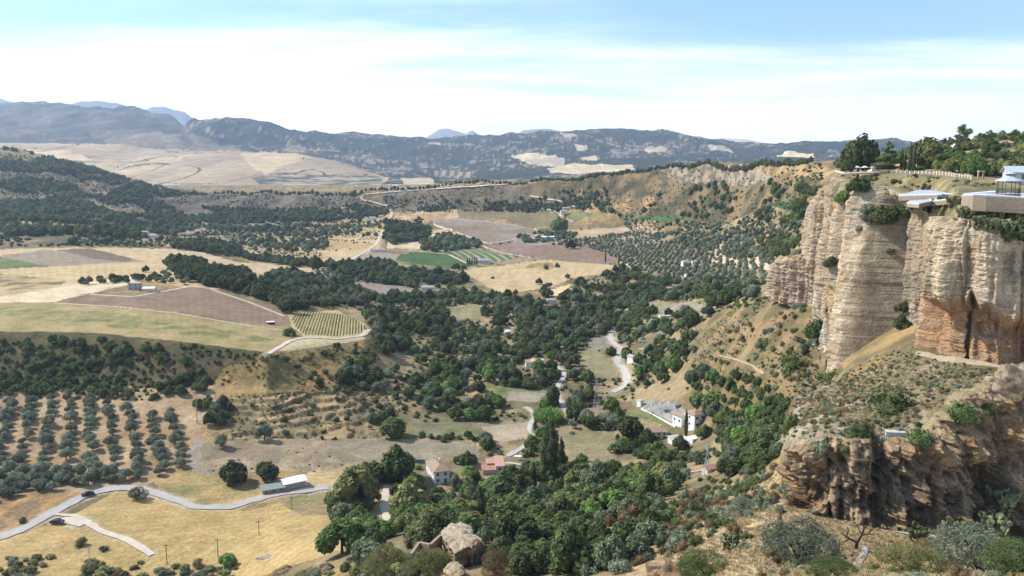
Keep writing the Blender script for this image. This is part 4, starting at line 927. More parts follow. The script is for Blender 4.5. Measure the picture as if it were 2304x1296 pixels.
for i in range(6): st_.box(2.2+0.45*i, 2.65+0.45*i, -4.5, -3.51, -2.0, 2.6-0.4*i)
st_.build('stairs', M['white'], e)
e = place(1066, 906, -32, 'gabled_cottage', 'white gable ended cottage with a reddish tiled roof, behind the grey green tree', 'house', 'white gabled cottage', 6)
block(e, 6, 7.5, 2.4, 'gable', 'white', 'tile_red', ridge='y', rise=1.5, chimney=True)
e = place(1241, 684, 5, 'white_villa', 'white two storey villa with a grey roof below the yellow field', 'house', 'white villa below the yellow field', 8)
block(e, 8, 5, 3.8, 'hip', 'white', 'slate'); windows(e, 'front', 8, 5, 3.8, 3, 2, 0.9, 0.9)
e = place(1191, 670, 10, 'white_turret', 'slim white turret house left of the villa', 'house', None, 4)
block(e, 2.6, 3, 4.4, 'gable', 'white', 'slate', rise=1.0)
e = place(1424, 812, 30, 'lane_cottage', 'small white cottage with a slate coloured roof beside the winding lane', 'house', 'small lane cottage', 5)
block(e, 4, 6, 2.8, 'gable', 'white', 'slate', ridge='y', rise=1.2); windows(e, 'front', 4, 6, 2.8, 1, 1, 0.7, 0.9)
e = place(1446, 792, 20, 'pergola', 'grey pergola roof on posts behind the lane cottage', 'pergola', None, 3)
r_ = MB(); r_.box(-2.6,2.6,-1.8,1.8,2.2,2.35); r_.build('roof', M['slate'], e)
for sx_ in (-2.4, 2.4):
    for sy_ in (-1.6, 1.6): q = MB(); q.box(sx_-0.08, sx_+0.08, sy_-0.08, sy_+0.08, -1, 2.197); q.build('post', M['wood_pole'], e)
e = place(1089, 592, 3, 'country_villa', 'long pale grey country villa above the large straw field', 'house', 'country villa by the straw field', 14)
block(e, 17, 8, 3.6, 'hip', 'white', 'slate'); block(e, 6, 5, 3, 'hip', 'white', 'slate', ox=-11.6); windows(e, 'front', 17, 8, 3.6, 5, 1, 1.2, 1.6)
e = place(963, 653, -6, 'long_farmhouse', 'pale stone farmhouse with a light roof under the stream trees', 'house', 'pale stone farmhouse', 10)
block(e, 12, 6, 3.2, 'gable', 'white', 'slate', rise=1.4); windows(e, 'front', 12, 6, 3.2, 4, 1, 0.9, 1.1)
e = place(1543, 596, 12, 'olive_villa', 'white L shaped villa among the olives on the right', 'house', 'white villa in the olives', 11)
block(e, 9, 6, 4, 'hip', 'white', 'slate'); block(e, 8, 6, 3.6, 'gable', 'white', 'slate', ox=8.6, oy=-4); windows(e, 'front', 9, 6, 4, 3, 1, 1, 1.2)
e = place(1552, 625, 5, 'flat_roofed_house', 'white flat roofed house below the olive villa', 'house', 'white flat roofed house', 7)
block(e, 9, 6, 3.6, 'flat', 'white', 'concrete'); windows(e, 'front', 9, 6, 3.6, 3, 1, 0.9, 1.0)
e = place(1498, 719, 3, 'walled_house', 'low white walled house at the upper edge of the gorge wood', 'house', 'low white walled house', 7)
block(e, 9, 5, 2.6, 'flat', 'white', 'concrete'); windows(e, 'front', 9, 5, 2.6, 3, 1, 0.8, 1.0)
e = place(1338, 694, -5, 'awning', 'small white awning on posts among dark trees', 'awning', None, 4)
r_ = MB(); r_.box(-2.4,2.4,-1.8,1.8,2.0,2.15); r_.build('roof', M['tent'], e)
for sx_ in (-2.2, 2.2):
    for sy_ in (-1.6, 1.6): q = MB(); q.box(sx_-0.06, sx_+0.06, sy_-0.06, sy_+0.06, -1, 1.997); q.build('post', M['metal'], e)
e = place(1143, 756, 0, 'round_tower', 'squat white round tower with a shallow conical cap', 'tower', 'white round tower', 5)
MB().lathe([(2.4,-2),(2.25,3.6)], 24).build('wall', M['white'], e, smooth_=False); MB().lathe([(2.6,3.603),(2.6,3.75),(0.15,5.0)], 24).build('roof', M['white'], e)
q = MB(); q.box(-0.4,0.4,-2.42,-2.2,0.2,2.0); q.build('door', M['glass'], e)
e = place(609, 731, 6, 'field_shed', 'small dark shed with a white flat roof at the corner of the ploughed field', 'shed', 'small field shed', 3)
q = MB()
for x_ in (-2, 2):
    for y_ in (-1.4, 1.4): z_ = MB(); z_.box(x_-0.08, x_+0.08, y_-0.08, y_+0.08, -0.5, 1.8); z_.build('post', M['bark'], e)
q.box(-1.9,1.9,1.2,1.3,-0.5,1.7); q.build('wall', M['bark'], e); q = MB(); q.box(-2.3,2.3,-1.7,1.7,1.803,1.95); q.build('roof', M['white'], e)
e = place(304, 651, 4, 'blue_grey_farmhouse', 'blue grey farmhouse wall among trees above the ploughed field', 'house', 'blue grey farmhouse', 8)
block(e, 7, 6, 4.4, 'flat', 'slate', 'concrete'); windows(e, 'front', 7, 6, 4.4, 2, 2, 0.8, 0.9)
e = place(336, 655, 8, 'farm_outbuilding', 'low pale roofed outbuilding right of the blue grey farmhouse', 'barn', None, 6)
block(e, 8, 5, 2.0, 'gable', 'cream', 'white', rise=1.0)
for (px_1, py_1, w1, h1, lb) in ((326, 526, 9, 3, 'small white shed under the wooded hill, the upper one'), (340, 535, 17, 3.2, 'long grey white barn under the wooded hill'),
        (838, 493, 13, 4, 'white farm block at the head of the tan field'), (858, 490, 10, 4.5, 'taller cream farm block right of the white one'), (832, 503, 8, 3, 'low farm shed in front of the white farm block')):
    e = place(px_1, py_1, 6, 'farm_building', lb, 'farm building', None, 10); block(e, w1, 7, h1, 'gable', 'white' if w1 != 10 else 'cream', 'slate', rise=1.3); windows(e, 'front', w1, 7, h1, 3, 1, 1.0, 1.2)
e = place(1268, 481, 4, 'slope_farmhouse', 'pale farmhouse at the foot of the wooded slope', 'house', 'farmhouse under the wooded slope', 12)
block(e, 13, 8, 4.5, 'gable', 'white', 'slate', rise=1.6); windows(e, 'front', 13, 8, 4.5, 4, 1, 1.0, 1.5)
e = place(1274, 471, 4, 'slope_barn', 'narrow pale barn just above the farmhouse on the slope', 'barn', None, 9); block(e, 15, 5, 3, 'shed', 'cream', 'slate')
e = place(1232, 536, 2, 'greenhouse', 'long pale greenhouse beside the tree rows', 'greenhouse', 'pale greenhouse', 14); block(e, 26, 7, 2.4, 'gable', 'white', 'tent', rise=1.2)
e = place(848, 563, 14, 'stone_reservoir', 'pale rectangular reservoir walls at the bend of the farm road', 'reservoir', None, 12); q = MB()
q.box(-11,11,-5,-4.6,-1,1.6); q.box(-11,11,4.6,5,-1,1.6); q.box(-11,-10.6,-4.597,4.597,-1,1.6); q.box(10.6,11,-4.597,4.597,-1,1.6); q.build('wall', M['white'], e); q = MB(); q.box(-10.59,10.59,-4.59,4.59,-1,0.9); q.build('water', M['pool'], e)
e = place(1597, 1062, 22, 'tiled_hut', 'small hut with an orange tiled roof below the power pylon', 'hut', 'small orange roofed hut', 4)
block(e, 3.8, 3.0, 1.5, 'gable', 'cream', 'tile_red', rise=0.8)
e = place(1165, 1035, -4, 'carport', 'white flat canopy on thin posts beside the lane', 'canopy', None, 3)
q = MB(); q.box(-1.4,1.4,-0.8,0.8,1.6,1.75); q.build('roof', M['white'], e)
for sx_ in (-1.25, 1.25): q = MB(); q.box(sx_-0.06, sx_+0.06, -0.06, 0.06, -0.8, 1.597); q.build('post', M['white'], e)
e = place(596, 1080, 10, 'garden_hut', 'small cream hut between two dark trees behind the ochre shed', 'hut', None, 2.5); block(e, 2.0, 2.0, 2.3, 'flat', 'cream', 'cream', over=0.1)
e = place(603, 1084, 0, 'gate_pillar', 'cream garden pillar beside the small cream hut', 'pillar', None, 1.5)
q = MB(); q.box(-0.4,0.4,-0.4,0.4,-1,1.9); q.build('shaft', M['cream'], e); q = MB(); q.box(-0.5,0.5,-0.5,0.5,1.903,2.1); q.build('cap', M['white'], e)
q = MB(); q.box(-2.6,2.6,-1.4,1.4,0,0.06); q.box(-2.9,2.9,-1.7,-1.4,-0.3,0.15); q.box(-2.9,2.9,1.4,1.7,-0.3,0.15); p = hit(1452, 768); tag(q.build('swimming_pool', M['pool'], None, p + Vector((0,0,0.35))), 'small turquoise swimming pool in a garden', 'swimming pool'); KEEP.append((p.x, p.y-6, 9))
p = chit(2020, 976); q = MB(); q.box(-1.7,1.7,-0.5,0.5,-0.4,0.35); q.box(-1.75,1.75,-0.55,0.55,0.353,0.43)
tag(q.build('stone_slab', M['concrete'], None, p, (0.05,-0.03,-0.25)), 'long pale stone slab lying above the rock face', 'stone slab')
p = hit(938, 1040); q = MB()
for i in range(5): q.box(-2+i, -1.95+i, 0, 0.05, -0.5, 1.6)
q.box(-2, 2.05, 0.01, 0.04, 0, 1.5); tag(q.build('net_fence', M['green_net'], None, hit(945, 1042)), 'green netting fence behind the white two storey house', 'fence')

# ---- hilltop villas and garden buildings on the right
def topplace(px, py, Y, rot, name, label, cat, phrase=None, keep=4):
    a, _ = dirs(px, py); z = float(ground_z(a*Y, Y)[0]); e = empty(name, (a*Y, Y, z), math.radians(rot)); tag(e, label, cat); mark(phrase, (a*Y, Y, z), keep); return e, Vector(pt(px, py, Y)).z - z
def lifted(px, py, Y, rot, name, label, cat, **k):
    e, dz = topplace(px, py, Y, rot, name, label, cat, **k); e.location.z += max(dz, 0.0); return e, max(dz, 0)+3
e, dz = lifted(2178, 341, 470, 4, 'pink_roofed_villa', 'long villa with a pale pink tiled roof on the green hill', 'house', phrase='long pink roofed villa', keep=10)
block(e, 17, 8, 2.6, 'gable', 'white', 'tile_pink', rise=1.6, deep=dz); windows(e, 'front', 17, 8, 2.6, 5, 1, 1, 1.2)
e, dz = lifted(2262, 338, 430, -4, 'hipped_villa', 'villa with a pale orange hipped roof right of the long pink roof', 'house', phrase='hipped villa', keep=7)
block(e, 9, 7, 2.2, 'hip', 'cream', 'tile_pink', rise=1.5, deep=dz); windows(e, 'front', 9, 7, 2.2, 3, 1, 1, 1.1)
e, dz = lifted(2230, 308, 548, 0, 'hilltop_hut', 'low grey hut with a white side on the hilltop, the left one', 'hut', keep=4); block(e, 5, 5, 1.9, 'shed', 'white', 'slate', rise=0.6, deep=dz); windows(e, 'front', 5, 5, 1.9, 2, 1, 0.7, 0.9)
e, dz = lifted(2250, 305, 546, 0, 'hilltop_hut', 'pointed grey gabled hut on the hilltop, the right one', 'hut', keep=4); block(e, 4.6, 5, 1.6, 'gable', 'slate', 'slate', ridge='y', rise=2.0, deep=dz); windows(e, 'front', 4.6, 5, 1.6, 1, 1, 0.8, 0.9)
e, dz = lifted(2042, 382, 380, 0, 'garden_house', 'low orange walled garden house behind the cypresses', 'house', phrase='orange garden house', keep=6); block(e, 9, 6, 2.8, 'gable', 'ochre', 'tile_pink', rise=1.2, deep=dz); windows(e, 'front', 9, 6, 2.8, 3, 1, 0.9, 1.0)
e, dz = lifted(2085, 381, 370, -3, 'garden_house', 'pale pink garden house right of the cypresses', 'house', keep=6); block(e, 10, 6, 2.3, 'gable', 'white', 'tile_pink', rise=1.1, deep=dz); windows(e, 'front', 10, 6, 2.3, 3, 1, 0.9, 1.0)
e, dz = lifted(1968, 386, 330, 0, 'garden_house', 'small pale house partly behind the dark cedar', 'house', keep=4); block(e, 4, 4, 2.4, 'hip', 'cream', 'tile_red', rise=1.0, deep=dz); windows(e, 'front', 4, 4, 2.4, 1, 1, 0.8, 1.0)
e, dz = lifted(1945, 389, 305, 0, 'cafe_canopy', 'row of pale garden canopies under the big round tree', 'canopy', phrase='pale garden canopy', keep=3)
for i in range(3):
    q = MB(); q.lathe([(1.45,1.95),(1.45,2.05),(0.1,2.6)], 4, -3+3*i, 0, math.pi/4); q.build('canopy', M['tent'], e); q = MB(); q.bar((-3+3*i,0,-1),(-3+3*i,0,2.3),0.07); q.build('pole', M['metal'], e)
e, dz = lifted(2296, 408, 232, -18, 'pavilion', 'pale grey pitched roof pavilion behind the bandstand', 'pavilion', keep=6)
block(e, 8, 6, 2.4, 'gable', 'concrete', 'zinc', rise=1.8, deep=dz, over=0.6); windows(e, 'front', 8, 6, 2.4, 3, 1, 0.9, 1.2)

# ---- bandstand, terraces, balustrade
def prism(pts, drop, name, mat, parent=None, top=None):
    V = [Vector(pt(*p)) for p in pts]; n = len(V); m = MB()
    m.add([tuple(v) for v in V] + [(v.x, v.y, v.z-drop) for v in V], [tuple(range(n)), tuple(range(2*n-1, n-1, -1))] + [(i, n+i, n+(i+1) % n, (i+1) % n) for i in range(n)])
    return m.build(name, mat, parent)
def deck(name, label, pts, drop, wall='stone', phrase=None, kerb=True):
    c = Vector(pt(*pts[0])); root = empty(name, (c.x, c.y, c.z)); tag(root, label, 'terrace')
    def rel(o): o.location = -c; return o
    V = [Vector(pt(*p)) for p in pts]; n = len(V)
    m = MB(); m.add([(v.x, v.y, v.z-0.2) for v in V] + [(v.x, v.y, v.z-drop) for v in V], [tuple(range(2*n-1, n-1, -1))] + [(i, n+i, n+(i+1) % n, (i+1) % n) for i in range(n)])
    rel(m.build('wall', M[wall], root))
    m = MB(); m.add([tuple(v) for v in V] + [(v.x, v.y, v.z-0.197) for v in V], [tuple(range(n)), tuple(range(2*n-1, n-1, -1))] + [(i, n+i, n+(i+1) % n, (i+1) % n) for i in range(n)])
    rel(m.build('paving', M['terrace'], root))
    if kerb:
        m = MB()
        for i in range(kerb if isinstance(kerb, int) and kerb > 1 else n-1):
            a, b = V[i], V[i+1]; m.bar(a+Vector((0,0,0.12)), b+Vector((0,0,0.08)), 0.11, n=4)
        rel(m.build('coping', M['white'], root))
    if phrase: LAND.append((phrase, c))
    return root
deck('terrace', 'long pale terrace running out towards the tall cliff', [(2022,441,226),(2085,439,219),(2150,437,211),(2240,432,203),(2240,419,240),(2180,417,247),(2110,425,249),(2022,431,258)], 1.3, phrase='long pale terrace', kerb=3)
deck('walkway', 'narrow lower walkway below the long pale terrace', [(2098,454,210),(2160,446,202),(2166,440,206),(2104,447,214)], 1.1, kerb=1)
deck('terrace', 'small white flat roofed landing left of the walkway', [(2040,457,214),(2068,459,206),(2096,453,208),(2092,448,216),(2046,451,222)], 1.0, kerb=3)
arc = [(2164,441,190),(2167,439.5,183),(2176,439,178),(2190,438.5,175),(2220,440,173.5),(2260,442,173),(2310,445,172.5),(2420,451,172),(2430,441,200),(2310,434.5,208),(2230,432,212),(2170,434,204)]
bt = deck('bandstand_terrace', 'curved stone retaining wall carrying the bandstand terrace', arc, 3.4, phrase='curved terrace wall', kerb=7)
gp = Vector(pt(2268, 439, 184)); e = empty('bandstand', gp); e.scale = (1.18, 1.18, 1.2); tag(e, 'open iron bandstand with a pale two tiered octagonal roof on the terrace', 'bandstand'); mark('iron bandstand', gp, 4)
MB().lathe([(2.15,-0.6),(2.15,0.25)], 8).build('base', M['stone'], e)
MB().lathe([(2.45,2.62),(2.45,2.72),(0.75,3.55),(0.75,3.65)], 8).build('roof', M['zinc'], e)
MB().lathe([(0.62,3.653),(0.62,3.95)], 8).build('lantern', M['dark_metal'], e); MB().lathe([(0.95,3.953),(0.95,4.02),(0.08,4.4),(0.03,4.8)], 8).build('lantern_roof', M['zinc'], e)
for i in range(8):
    t = 2*math.pi*i/8; c_, s_ = math.cos(t)*2.0, math.sin(t)*2.0; t2 = t + math.pi/4
    MB().bar((c_, s_, 0.25), (c_, s_, 2.617), 0.07).build('post', M['dark_metal'], e)
    d_ = (math.cos(t2)*2.0, math.sin(t2)*2.0); q = MB()
    q.bar((c_, s_, 2.45), (d_[0], d_[1], 2.45), 0.05, n=4)
    if i != 5:
        q.bar((c_, s_, 1.15), (d_[0], d_[1], 1.15), 0.035, n=4); q.bar((c_, s_, 0.45), (d_[0], d_[1], 0.45), 0.03, n=4)
        for k in range(1, 8): u = k/8; q.bar((c_+(d_[0]-c_)*u, s_+(d_[1]-s_)*u, 0.45), (c_+(d_[0]-c_)*u, s_+(d_[1]-s_)*u, 1.15), 0.018, n=4)
    q.build('railing', M['dark_metal'], e)
# balustrade along the garden edge
bp = [(1985,388,300),(2020,388,292),(2060,391,282),(2100,395,270),(2140,401,255),(2165,408,244),(2185,412,236)]
bv = np.array([pt(*p) for p in bp]); Lb = np.concatenate([[0], np.cumsum(np.linalg.norm(np.diff(bv, axis=0), axis=1))])
npier = 26; r0 = Vector(bv[0]); e = empty('balustrade', r0); tag(e, 'pale stone balustrade with square piers along the garden edge', 'balustrade')
def bpos(s): 
    x_, y_ = np.interp(s, Lb, bv[:,0]), np.interp(s, Lb, bv[:,1]); return Vector((x_, y_, max(float(ground_z(x_, y_)[0])-0.1, float(np.interp(s, Lb, bv[:,2]))-0.9)))
prev = None; rl_ = MB(); bw = MB()
for i in range(npier):
    p = bpos(Lb[-1]*i/(npier-1)) - r0
    q = MB(); q.box(p.x-0.27, p.x+0.27, p.y-0.27, p.y+0.27, p.z-2, p.z+1.15); q.box(p.x-0.36, p.x+0.36, p.y-0.36, p.y+0.36, p.z+1.153, p.z+1.3); q.build('pier', M['cream'], e)
    if prev is not None: rl_.bar(prev+Vector((0,0,0.8)), p+Vector((0,0,0.8)), 0.10, n=4); bw.bar(prev+Vector((0,0,0.1)), p+Vector((0,0,0.1)), 0.2, n=4)
    prev = p
rl_.build('handrail', M['cream'], e); bw.build('kerb', M['stone'], e)
# low parapet on the cliff brow to the left of it
pv = [Vector(pt(1880,386,305)), Vector(pt(1900,391,300)), Vector(pt(1935,389,300)), Vector(pt(1985,388.5,300))]; q = MB()
for i in range(3): q.bar(pv[i]-pv[0], pv[i+1]-pv[0], 0.45, n=4)
tag(q.build('parapet_wall', M['cream'], None, pv[0]), 'low pale parapet on the brow of the tall cliff', 'wall')
# hut-like stone gate and lamp on the promenade
e, dz = lifted(2206, 404, 245, 0, 'garden_gate', 'green creeper covered stone gateway right of the balustrade', 'gate', keep=2); q = MB(); q.box(-0.9,-0.6,-0.3,0.3,-1,2.0); q.box(0.6,0.9,-0.3,0.3,-1,2.0); q.build('pillar', M['stone'], e); q = MB(); q.box(-1.0,1.0,-0.35,0.35,2.003,2.3); q.build('lintel', M['cream'], e)
# ------------------------------------------------------------------ vegetation shapes
def leaf_quads(c, nrm, size, rr, aspect=0.6):
    n = len(c); t = rr.normal(size=(n, 3)); t -= (t*nrm).sum(1)[:, None]*nrm; t /= np.linalg.norm(t, axis=1)[:, None]
    b = np.cross(nrm, t); s = (size*rr.uniform(0.7, 1.3, n))[:, None]
    V = np.stack([c - t*s, c - b*s*aspect, c + t*s, c + b*s*aspect], 1).reshape(-1, 3)
    return V, np.arange(n*4).reshape(n, 4)
def ico(c, r, rr, jit=0.18, nu=7, nv=5):
    V = []; 
    for j in range(nv+1):
        ph = math.pi*j/nv
        for i in range(nu):
            th = 2*math.pi*i/nu; k = 1 + rr.uniform(-jit, jit)
            V.append((c[0]+r[0]*k*math.cos(th)*math.sin(ph), c[1]+r[1]*k*math.sin(th)*math.sin(ph), c[2]+r[2]*k*math.cos(ph)))
    Fq = [(j*nu+i, (j+1)*nu+i, (j+1)*nu+(i+1) % nu, j*nu+(i+1) % nu) for j in range(nv) for i in range(nu)]
    return np.array(V), np.array(Fq)
def crown_mesh(name, lobes, nleaf, size, mat, seed, out_b=0.55, core=0.72, aspect=0.6, shell=(0.78, 1.1)):
    """lobes: rows (x, y, z, rx, ry, rz)"""
    rr = np.random.default_rng(seed); L = np.array(lobes, float)
    w = (L[:, 3]*L[:, 4] + L[:, 4]*L[:, 5] + L[:, 3]*L[:, 5]); w /= w.sum()
    k = rr.choice(len(L), nleaf*2, p=w); d = rr.normal(size=(nleaf*2, 3)); d /= np.linalg.norm(d, axis=1)[:, None]
    rad = rr.uniform(shell[0], shell[1], nleaf*2)[:, None]
    c = L[k, :3] + d*L[k, 3:]*rad
    ins = np.zeros(len(c), bool)
    for l in range(len(L)): ins |= (((c - L[l, :3])/(L[l, 3:]*0.74))**2).sum(1) < 1
    c = c[~ins][:nleaf]; d = d[~ins][:nleaf]
    nn = d*out_b + rr.normal(size=d.shape)*(1-out_b)*0.9 + np.array([0, 0, 0.25]); nn /= np.linalg.norm(nn, axis=1)[:, None]
    V, Fq = leaf_quads(c, nn, np.full(len(c), size), rr, aspect)
    Vs, Fs, b = [V], [Fq], len(V)
    if core > 0:
        for l in L:
            v, f = ico(l[:3], l[3:]*core, rr); Vs.append(v); Fs.append(f + b); b += len(v)
    return mesh_from(name, np.concatenate(Vs), np.concatenate(Fs), mat)
def lobes_round(rr, n, R, H, z0, spread=0.62, lr=(0.34, 0.55), flat_=0.85):
    out_ = []
    for i in range(n):
        a = rr.uniform(0, 2*math.pi); q = math.sqrt(rr.uniform(0, 1))*spread; r = rr.uniform(*lr)
        zz = z0 + H*(0.35 + 0.45*(1 - q/spread*0.9)*rr.uniform(0.5, 1.25))
        out_.append((math.cos(a)*q*R, math.sin(a)*q*R, zz, r*R, r*R*rr.uniform(0.85, 1.1), r*H*flat_*rr.uniform(0.8, 1.1)))
    return out_
def trunk_mesh(name, h, r, rr, limbs=4, spread=1.6, mat='bark', top=1.6):
    m = MB(); bend = rr.uniform(-0.25, 0.25, 2)
    p0 = (0, 0, -0.8); p1 = (bend[0]*0.4, bend[1]*0.4, h*0.5); p2 = (bend[0], bend[1], h)
    m.path([p0, p1, p2], [r*1.35, r, r*0.8], 7)
    for i in range(limbs):
        a = 2*math.pi*i/limbs + rr.uniform(-0.4, 0.4); q = spread*rr.uniform(0.7, 1.1)
        e1 = (p2[0]+math.cos(a)*q*0.5, p2[1]+math.sin(a)*q*0.5, h+top*0.55); e2 = (p2[0]+math.cos(a)*q, p2[1]+math.sin(a)*q, h+top*rr.uniform(0.9, 1.2))
        m.path([p2, e1, e2], [r*0.6, r*0.38, r*0.15], 5)
    return mesh_from(name, np.array(m.v), m.f, M[mat])
PROTO = {}
def proto(key, crown, trunk, R): PROTO.setdefault(key, []).append((crown, trunk, R))
for s_ in range(4):          # broadleaf, about 4 m radius
    rr = np.random.default_rng(100+s_)
    for key, mat in (('dark', 'leaf_dark'), ('mid', 'leaf_mid'), ('blue', 'leaf_blue'), ('bright', 'leaf_bright'), ('yellow', 'leaf_yellow')):
        if key in ('bright', 'yellow', 'blue') and s_ > 1: continue
        rr2 = np.random.default_rng(200+s_*7+len(key))
        L = lobes_round(rr2, 20, 4.0, 6.6, 0.1, 0.74, (0.2, 0.40))
        proto(key, crown_mesh('crown', L, 1500, 0.46, M[mat], 300+s_*5+len(key), shell=(0.75, 1.15), core=0.75, out_b=0.65), trunk_mesh('trunk', 2.2, 0.22, rr2), 4.0)
for s_ in range(3):          # olive, 2.7 m radius
    rr = np.random.default_rng(140+s_); L = lobes_round(rr, 9, 2.7, 3.4, 0.6, 0.66, (0.3, 0.52), 0.8)
    proto('olive', crown_mesh('crown', L, 900, 0.27, M['leaf_olive'], 340+s_, core=0.7, aspect=0.4), trunk_mesh('trunk', 1.1, 0.2, rr, 3, 1.2, top=1.2), 2.7)
for s_ in range(3):
    rr = np.random.default_rng(150+s_)
    for key, mat in (('shrub', 'leaf_mid'), ('dryshrub', 'leaf_brown'), ('oliveshrub', 'leaf_olive'), ('darkshrub', 'leaf_dark')):
        rr2 = np.random.default_rng(500+s_*3+len(key)); L = lobes_round(rr2, 5, 1.4, 1.7, -0.25, 0.6, (0.38, 0.6), 0.9)
        proto(key, crown_mesh('crown', L, 420, 0.14, M[mat], 360+s_+len(key), aspect=0.5, core=0.66), None, 1.4)
for s_ in range(2):          # dense low crowns for far slopes
    for key, mat in (('fardark', 'leaf_dark'), ('farmid', 'leaf_mid'), ('farolive', 'leaf_olive')):
        rr2 = np.random.default_rng(700+s_); L = lobes_round(rr2, 4, 4.0, 5.6, 0.2, 0.5, (0.5, 0.7))
        proto(key, crown_mesh('crown', L, 170, 0.75, M[mat], 380+s_, core=0.85), None, 4.0)
# aleppo pine, cedar, cypress, poplar, reeds, cactus
rr = np.random.default_rng(11)
L = [(math.cos(a)*q, math.sin(a)*q, z, r, r, r*0.62) for a, q, z, r in [(i*2.4, 2.6*math.sqrt(i/14)*1.25, 5.2+2.6*math.cos(i*0.9)+ (14-i)*0.18, 1.45+0.5*(i % 3)*0.4) for i in range(15)]]
proto('pine', crown_mesh('crown', L, 3000, 0.22, M['leaf_pine'], 401, aspect=0.35), trunk_mesh('trunk', 4.2, 0.3, rr, 5, 2.6, top=3.0), 4.6)
L = [(math.cos(i*2.4)*(3.1-0.33*i)*0.55, math.sin(i*2.4)*(3.1-0.33*i)*0.55, 1.2+0.72*i, max(0.5, 2.5-0.27*i), max(0.5, 2.5-0.27*i), 0.55) for i in range(9)]
proto('cedar', crown_mesh('crown', L, 2400, 0.2, M['leaf_dark'], 402, aspect=0.35, core=0.85), trunk_mesh('trunk', 6.0, 0.22, rr, 3, 0.8, top=1.0), 3.6)
for s_ in range(2):
    L = [(rr.uniform(-0.08, 0.08), rr.uniform(-0.08, 0.08), 1.0+0.85*i, 0.72*math.sin(math.pi*(0.16+0.8*i/8))**0.7, 0.72*math.sin(math.pi*(0.16+0.8*i/8))**0.7, 0.9) for i in range(9)]
    proto('cypress', crown_mesh('crown', L, 1100, 0.15, M['leaf_dark'], 403+s_, aspect=0.4, core=0.9), trunk_mesh('trunk', 1.0, 0.13, rr, 0), 0.8)
    L = [(rr.uniform(-0.5, 0.5), rr.uniform(-0.5, 0.5), 2.4+1.15*i, 1.5*math.sin(math.pi*(0.2+0.72*i/9))**0.8, 1.5*math.sin(math.pi*(0.2+0.72*i/9))**0.8, 1.4) for i in range(10)]
    proto('poplar', crown_mesh('crown', L, 2200, 0.24, M['leaf_mid' if s_ == 0 else 'leaf_dark'], 409+s_, aspect=0.5, core=0.62), trunk_mesh('trunk', 3.0, 0.22, rr, 3, 0.8, top=3.0), 1.9)
def reed_mesh(name, n, R, h, mat, seed, width=0.10):
    rr = np.random.default_rng(seed); V = []; Fq = []
    for i in range(n):
        a = rr.uniform(0, 2*math.pi); q = math.sqrt(rr.uniform())*R; x, y = math.cos(a)*q, math.sin(a)*q; hh = h*rr.uniform(0.6, 1.1)*(1-0.35*(q/R)**2)
        la = rr.uniform(0, 2*math.pi); ln = hh*rr.uniform(0.15, 0.5); w = width*rr.uniform(0.7, 1.3); dx, dy = math.cos(la), math.sin(la)
        b = len(V)
        for u, k in ((0, 0.5), (0.45, 1.0), (0.8, 0.8), (1.0, 0.06)):
            cx_, cy_, cz_ = x+dx*ln*u*u, y+dy*ln*u*u, hh*u*(1-0.22*u*u)-0.1
            V += [(cx_-dy*w*k, cy_+dx*w*k, cz_), (cx_+dy*w*k, cy_-dx*w*k, cz_)]
        for j in range(3): Fq.append((b+2*j, b+2*j+1, b+2*j+3, b+2*j+2))
    return mesh_from(name, np.array(V), np.array(Fq), mat)
proto('reeds', reed_mesh('reed_clump', 900, 3.2, 3.2, M['leaf_bright'], 5, 0.12), None, 3.2)
proto('tuft', reed_mesh('tuft', 26, 0.35, 0.75, M['straw'], 6, 0.035), None, 0.4)
proto('tuft', reed_mesh('tuft', 22, 0.45, 0.5, M['straw'], 7, 0.04), None, 0.4)
def cactus_mesh(seed):
    rr = np.random.default_rng(seed); Vs = []; Fs = []; b = 0; tips = [(rr.uniform(-0.8, 0.8), rr.uniform(-0.8, 0.8), 0.0) for _ in range(7)]; c = []
    for g in range(4):
        nt_ = []
        for tpt in tips:
            for _ in range(2 if g else 1):
                a = rr.uniform(0, 2*math.pi); tilt = rr.uniform(0.1, 0.9); d = np.array([math.cos(a)*math.sin(tilt), math.sin(a)*math.sin(tilt), math.cos(tilt)]); s = rr.uniform(0.22, 0.34)
                ctr = np.array(tpt) + d*s; side = np.cross(d, rr.normal(size=3)); side /= np.linalg.norm(side); nn = np.cross(d, side)
                v, f = ico((0, 0, 0), (1, 1, 1), rr, 0.0, 8, 5)
                v = ctr + v[:, :1]*side*s*0.72 + v[:, 1:2]*nn*0.05 + v[:, 2:]*d*s; Vs.append(v); Fs.append(f+b); b += len(v)
                nt_.append(tuple(ctr + d*s*0.8))
        tips = nt_[:26]
    return mesh_from('pads', np.concatenate(Vs), np.concatenate(Fs), M['leaf_cactus'], True)
proto('cactus', cactus_mesh(1), None, 1.2); proto('cactus', cactus_mesh(2), None, 1.2)
# feathery near shrub made of thin twigs and tiny leaves
for s_, mat in enumerate(('leaf_olive', 'leaf_yellow', 'leaf_mid', 'leaf_brown')):
    rr = np.random.default_rng(60+s_); L = lobes_round(rr, 12, 2.6, 3.0, 0.0, 0.72, (0.26, 0.46), 0.85)
    tm_ = MB()
    for i in range(16):
        a = rr.uniform(0, 2*math.pi); q = rr.uniform(0.8, 2.2); tm_.path([(0,0,-0.3), (math.cos(a)*q*0.4, math.sin(a)*q*0.4, 0.9), (math.cos(a)*q, math.sin(a)*q, rr.uniform(1.6, 2.7))], [0.06, 0.04, 0.012], 5)
    proto('feather%d' % s_, crown_mesh('crown', L, 15000, 0.085, M[mat], 430+s_, core=0.0, out_b=0.25, aspect=0.35, shell=(0.3, 1.15)), mesh_from('stems', np.array(tm_.v), tm_.f, M['bark']), 2.6)

